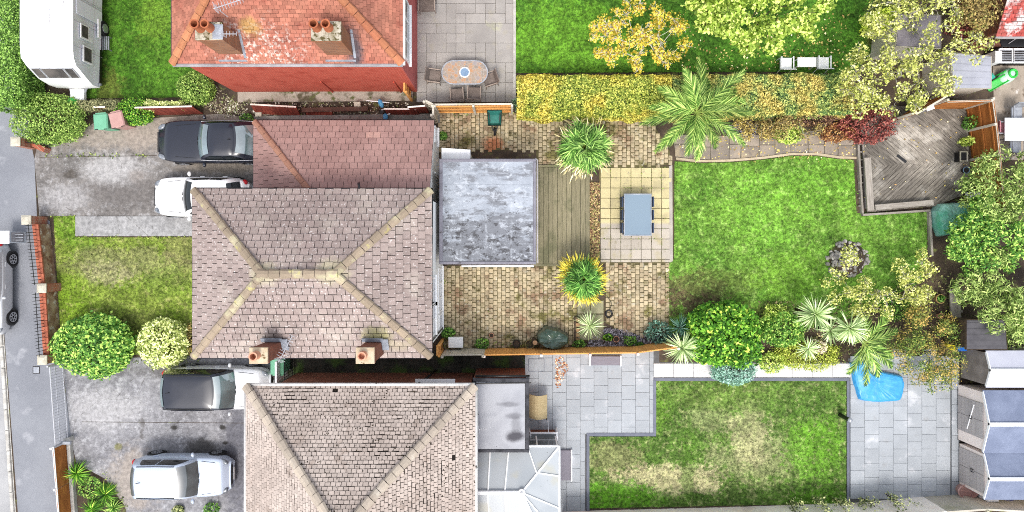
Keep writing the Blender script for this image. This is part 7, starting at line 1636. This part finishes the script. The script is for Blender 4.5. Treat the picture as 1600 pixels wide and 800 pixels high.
for (px_, py_, r_, lb) in ((278, 797, .25, 'pale flowered weed at the bottom edge near the blue car'), (330, 796, .35, 'green weed tuft at the bottom edge below the blue car'), (385, 186, .3, 'weed clump at the alley mouth by the black car'), (700, 520, .3, 'green weed at the foot of the white house wall'), (753, 537, .3, 'ferny weed beside the storage box'), (691, 212, .22, 'weed at the yard corner beside the garage wall'), (818, 30, .01, '')):
    if lb: ball_bush('weed', px_, py_, (r_, r_*.8), r_*1.2, lb, L['mid'] if px_ != 278 else L['weed'], 260, .09, stems=False, cat='weed')
# long yellow hedge
a, b = W(808, 147, 1.7), W(1050, 147, 1.7); hedge('privet_hedge', [a, b], 1.75, 1.75, 'long yellow-green clipped hedge below the upper lawn, patio side', L['yellow'], 1300, .075)
a, b = W(1052, 147, 1.7), W(1335, 144, 1.7); hedge('mixed_hedge', [a, b], 1.75, 1.75, 'golden and teal mottled hedge run behind the tall palm', L['yellow2'], 1300, .075)
ball_bush('juniper', 850, 162, (1.35, .42), 1.0, 'low dark teal juniper in front of the yellow hedge', L['darkteal'], 4200, .06, e=3)
# upper lawn trees
tree('yellow_tree', W(995, 100), W(997, 60, 3.5), scatter_clumps(926, 0, 1074, 114, 1.6, 3.6, 62, r=.27), 'small tree with golden autumn leaves and bare pale twigs', L['gold'], M['white_bark'], 105, .34, .085, .7, trunk_r=.08, limb_r=.034, twig=7, fork=.3)
tree('green_tree', W(1190, 40), W(1185, 10, 4.5), scatter_clumps(1070, -70, 1305, 74, 3.0, 5.0, 84, r=.33), 'spreading lime green tree at the top edge over the lawn', L['lime'], M['bark'], 120, .33, .12, .65, trunk_r=.14, fork=.5, twig=2)
ball_bush('golden_shrub', 1376, 34, (.75, .5), 1.6, 'bright lime shrub beside the old grey shed', leafmat('lime_shrub', [(0, C(120, 150, 30)), (.5, C(176, 200, 60)), (1, C(216, 226, 96))]), 2600, .08, bump=.2)
# overhanging pale yellow tree
poly = [(1318, 92), (1350, 70), (1372, 20), (1400, -20), (1490, -20), (1500, 40), (1560, 55), (1550, 80), (1500, 110), (1490, 140), (1440, 165), (1390, 180), (1330, 178), (1310, 140)]
ovc = [c for c in scatter_clumps(1310, -20, 1565, 182, 2.4, 4.2, 165, 'rect', .27, poly) if not (1400 < CX + c[0]*H*S/(H-c[2]) < 1478 and 20 < CY - c[1]*H*S/(H-c[2]) < 78 and random.random() < .72)]
tree('overhanging_tree', W(1402, 120), W(1410, 95, 4), ovc, 'wide pale yellow-green tree overhanging the sheds and deck', L['paleyellow'], M['pale_bark'], 105, .36, .085, .6, trunk_r=.14, limb_r=.045, twig=4, fork=.4)
tree('pale_sapling', W(1362, 60), W(1362, 30, 4), scatter_clumps(1345, 0, 1380, 70, 2.5, 4, 9, r=.25), 'thin pale sapling left of the old grey shed', L['paleyellow'], M['pale_bark'], 60, .25, .09, .6, trunk_r=.04, limb_r=.018)
tree('rust_tree', W(1530, 20), W(1530, 15, 3), scatter_clumps(1495, -20, 1575, 40, 1.8, 3.2, 24, r=.34), 'rusty olive tree against the red roof', L['rust'], M['bark'], 170, .34, .08, .5, trunk_r=.08)
ball_bush('red_shrub', 1520, 42, (.95, .45), 1.5, 'crimson shrub beside the red-roofed building', L['red'], 1900, .08, bump=.25, rough=.8)
# hedge-border shrubs
ball_bush('red_maple', 1355, 195, (1.15, .8), 1.3, 'dark red spreading maple at the corner of the chevron deck', L['red'], 4600, .075, bump=.25, rough=.75)
ball_bush('red_maple', 1310, 208, (.75, .4), .9, 'low rust and red shrub beside the dark red maple', leafmat('redrust_leaf', [(0, C(120, 60, 50)), (.5, C(166, 112, 74)), (1, C(200, 162, 104))]), 1600, .07, bump=.25, rough=.75)
tree('border_shrub', W(1225, 195), W(1225, 190, 1.2), scatter_clumps(1180, 170, 1330, 215, .6, 1.3, 22, r=.32), 'twiggy brown and yellow shrub below the mixed hedge', L['rust'], M['pale_bark'], 150, .32, .065, .6, trunk_r=.04, limb_r=.018, fork=.3)
tree('border_shrub', W(1180, 195), W(1180, 190, 1.2), scatter_clumps(1150, 178, 1210, 218, .5, 1.1, 12, r=.28), 'yellowish twiggy shrub beside the slate chips', leafmat('khaki_leaf', [(0, C(120, 104, 56)), (.5, C(178, 156, 84)), (1, C(214, 196, 116))]), M['pale_bark'], 130, .28, .06, .6, trunk_r=.03, limb_r=.016, fork=.3)
ball_bush('green_border_shrub', 1232, 210, (.62, .42), .7, 'fresh green low shrub at the flagstone path edge', L['lime'], 1500, .075, bump=.2)
ball_bush('purple_shrub', 1262, 184, (1.3, .4), 1.1, 'dark purple brown shrub under the mixed hedge', L['purple'], 2400, .07, bump=.25, rough=.8)
# palms
pf = []
for i, (dg, L_) in enumerate(((92, 2.3), (68, 1.9), (35, 2.1), (48, 2.6), (12, 2.2), (-10, 2.5), (-38, 2.55), (-52, 2.2), (-82, 2.2), (-112, 1.9), (-130, 2.4), (170, 2.3), (195, 2.5), (150, 2.1), (125, 2.0), (110, 1.5), (20, 1.3), (-90, 1.3), (220, 1.8))): pf.append((R(dg + random.uniform(-6, 6)), L_*random.uniform(.85, 1.08), R(15 + 50*random.random()), 1.0 + .9*random.random()))
palm('feather_palm', 1088, 176, 2.6, pf, 'tall feather palm with arching fronds over the flagstone path', L['palm'], .15, .024, .56, 74)
fan_palm('fan_palm', 913, 231, 1.9, 1.4, 62, 'round fan palm with straw-coloured fringe beside the timber deck', L['fan'], L['drystraw'], 300, .27, .6, .06)
fan_palm('fan_palm', 911, 437, 1.9, 1.06, 44, 'round fan palm with golden yellow fringe over the lower block yard', leafmat('deep_fan_leaf', [(0, C(40, 84, 30)), (.5, C(74, 126, 48)), (1, C(130, 172, 84))], .3, objvar=.5), L['drygold'], 900, .36, .55, .045)
rosette('cordyline', 921, 509, .75, .68, 75, .035, .55, L['yucca'], 'spiky cordyline in the raised bed by the boundary fence', (-.05, 1.3), .05, 4)
rosette('yucca', 1066, 544, 1.5, .8, 150, .05, .35, L['yucca'], 'pale spiky yucca at the end of the boundary fence', (-.1, 1.35), .06, 4)
rosette('yucca', 1062, 512, .7, .6, 60, .04, .5, L['teal'], 'teal spiky yucca behind the pale one', (0, 1.2), .05, 4)
ball_bush('teal_shrub', 1030, 520, (.6, .5), .6, 'small blue-green leafy shrub in the slate bed', L['teal'], 800, .09, bump=.25, rough=.8)
for (px_, py_, r_, lb) in ((950, 527, .22, 'bright small plant left of the peach pot in the slate bed'), (985, 532, .28, 'straggly plant right of the peach pot in the slate bed'), (905, 537, .28, 'leafy plant below the spiky cordyline'), (1000, 540, .2, 'small brownish plant close to the boundary fence')): ball_bush('bed_plant', px_, py_, (r_, r_*.7), r_*1.3, lb, L['mid'] if px_ != 950 else L['bright'], 240, .08, stems=False, rough=.8, bump=.25)
# big bushes by the lower path
ball_bush('cube_bush', 1128, 524, (1.44, 1.26), 1.9, 'large squarish bright green bush beside the pale garden path', L['bright'], 13000, .13, e=4.2, bump=.14, depth=.25, holes=.4)
ball_bush('blue_conifer', 1146, 579, (.98, .62), 1.0, 'blue-green conifer under the squarish bright bush', leafmat('blue_conifer_leaf', [(0, C(78, 126, 108)), (.5, C(128, 172, 152)), (1, C(180, 212, 196))]), 5200, .06, bump=.12)
ball_bush('leafy_bush', 1222, 515, (.95, .75), 1.3, 'mid green leafy bush right of the squarish bush', L['coarse'], 3200, .09, bump=.22, rough=.75)
ball_bush('leafy_bush', 1212, 490, (.5, .4), 1.0, 'small yellowish bush at the lawn edge', L['lime'], 1000, .07, bump=.25, rough=.8)
ball_bush('golden_conifer', 1262, 556, (1.5, .62), .8, 'yellow-green conifer spreading over the pale garden path', leafmat('golden_conifer_leaf', [(0, C(120, 146, 44)), (.5, C(172, 188, 72)), (1, C(216, 220, 112))]), 5600, .055, bump=.18, rough=.7)
ball_bush('leafy_bush', 1207, 566, (.55, .45), .7, 'round lime bush next to the blue-green conifer', L['lime'], 1200, .07, bump=.2)
rosette('cordyline', 1273, 491, 1.9, .82, 130, .06, .55, L['yucca'], 'tall pale cordyline head at the left of the cluster', (-.1, 1.35), .07, 4); rosette('cordyline', 1327, 513, 1.9, .78, 130, .06, .5, L['yucca'], 'tall pale cordyline head in the middle of the cluster', (-.1, 1.35), .07, 4)
rosette('cordyline', 1297, 517, 1.4, .6, 70, .05, .5, L['yucca'], 'lower cordyline head between the two tall ones', (0, 1.3), .06, 4); rosette('cordyline', 1262, 545, 1.2, .55, 60, .045, .5, L['yucca'], 'small cordyline beside the pale flower plume', (0, 1.3), .05, 4)
ball_bush('flower_plume', 1278, 541, (.28, .28), 1.4, 'creamy pink flower plume among the cordylines', leafmat('plume', [(0, C(214, 190, 160)), (1, C(246, 228, 206))]), 500, .05)
pf = [(R(d), l, R(20 + 20*random.random()), 1.0 + .5*random.random()) for d, l in ((-65, 1.7), (-85, 1.9), (-40, 1.7), (-105, 1.6), (20, 1.6), (45, 1.8), (0, 1.4), (-25, 1.8), (160, 1.1), (75, 1.3))]
palm('fan_palm_cluster', 1348, 535, 1.5, pf, 'shaggy green palm drooping over the blue tarpaulin', L['palm'], .1, .035, .5, 40)
cl = scatter_clumps(1290, 380, 1470, 500, .9, 2.0, 46, r=.3, poly=[(1290, 395), (1330, 385), (1352, 420), (1400, 440), (1408, 400), (1440, 385), (1465, 410), (1450, 460), (1430, 500), (1300, 490), (1285, 440)])
tree('crab_apple_tree', W(1368, 455), W(1372, 450, 2.0), cl, 'low spreading tree with yellow leaves and grey branches by the rockery', L['paleyellow'], M['pale_bark'], 120, .3, .075, .6, trunk_r=.09, limb_r=.034, twig=4, fork=.25)
cl = scatter_clumps(1390, 480, 1505, 612, .8, 2.1, 52, r=.36); tree('fuchsia_shrub', W(1440, 550), W(1445, 545, 1.5), cl, 'olive and rust coloured shrub between the palm and the sheds', L['fuchsia'], M['bark'], 210, .36, .065, .45, trunk_r=.06, limb_r=.022, fork=.3)
ball_bush('under_shrub', 1400, 480, (.8, .55), .8, 'shaded green shrub under the yellow spreading tree', L['mid'], 1500, .07, bump=.25, rough=.8)
# right edge mass
cl = scatter_clumps(1505, 240, 1640, 345, 1.4, 2.8, 40, r=.4); tree('tall_shrub', W(1560, 300), W(1565, 290, 2), cl, 'tall spiky-leaved shrub against the brown fence', L['bamboo'], M['bark'], 200, .4, .12, .3, trunk_r=.08, fork=.3)
cl = scatter_clumps(1484, 310, 1620, 430, 1.2, 2.6, 46, r=.42); tree('pieris_shrub', W(1550, 375), W(1555, 370, 2), cl, 'big fresh green shrub behind the green sheet', L['coarse'], M['bark'], 200, .42, .11, .5, trunk_r=.09, fork=.3)
cl = scatter_clumps(1486, 400, 1640, 540, 1.0, 2.4, 44, r=.42, poly=[(1490, 400), (1640, 390), (1640, 560), (1590, 545), (1540, 500), (1505, 470)]); tree('bamboo', W(1565, 450), W(1570, 450, 1.8), cl, 'dense narrow-leaved bamboo mass above the charcoal shed', L['bamboo'], M['bark'], 230, .42, .16, .2, trunk_r=.06, fork=.25)
for (px_, py_, r_, lb) in ((1516, 192, .32, 'small green plant growing at the brown deck fence'), (1510, 221, .22, 'tiny lime plant at the brown deck fence'), (1518, 292, .35, 'dark leafy plant beside the small white crate')): ball_bush('deck_plant', px_, py_, (r_, r_*.9), .8, lb, L['mid'] if px_ != 1510 else L['lime'], 420, .09, bump=.25, rough=.8)
# weeds along the bottom fence
def stem_weed(px_, py_, h_, n_, spread, label):
    q = W(px_, py_); t = thing('tall_weed', q, label, 'weed'); b = MB(); P_ = []
    for i in range(n_):
        a = random.random()*6.283; e_ = Vector((q.x + spread*math.cos(a)*random.random(), q.y + spread*math.sin(a)*random.random(), h_*random.uniform(.6, 1))); b.tube([q, q.lerp(e_, .5) + Vector((0, 0, .1)), e_], [.012, .008, .003], 4)
        for k in range(26): p = q.lerp(e_, .25 + .75*random.random()); P_.append((p.x + random.gauss(0, .09), p.y + random.gauss(0, .09), p.z + random.gauss(0, .06)))
    b.build('stem', M['bark'], t); P_ = np.array(P_); link('foliage', leaves_mesh('foliage', off(P_, t), rdir(len(P_))*.6 + np.array([[0, 0, .8]]), .085*(.6 + .7*RNG.random(len(P_))), .55, L['weed']), t)
for i, (px_, py_, h_, lb) in enumerate(((1232, 782, 1.7, 'leftmost tall weed along the cream fence'), (1270, 776, 1.8, 'second tall weed from the left along the cream fence'), (1302, 778, 1.8, 'third tall weed along the cream fence, near the patio corner'), (1345, 778, 1.4, 'low rusty weed where the patio meets the cream fence'), (1382, 770, 1.9, 'tallest bushy weed at the patio end of the cream fence'), (1415, 785, 1.5, 'dark weed at the bend of the cream fence'))): stem_weed(px_, py_, h_, 6, .45, lb)
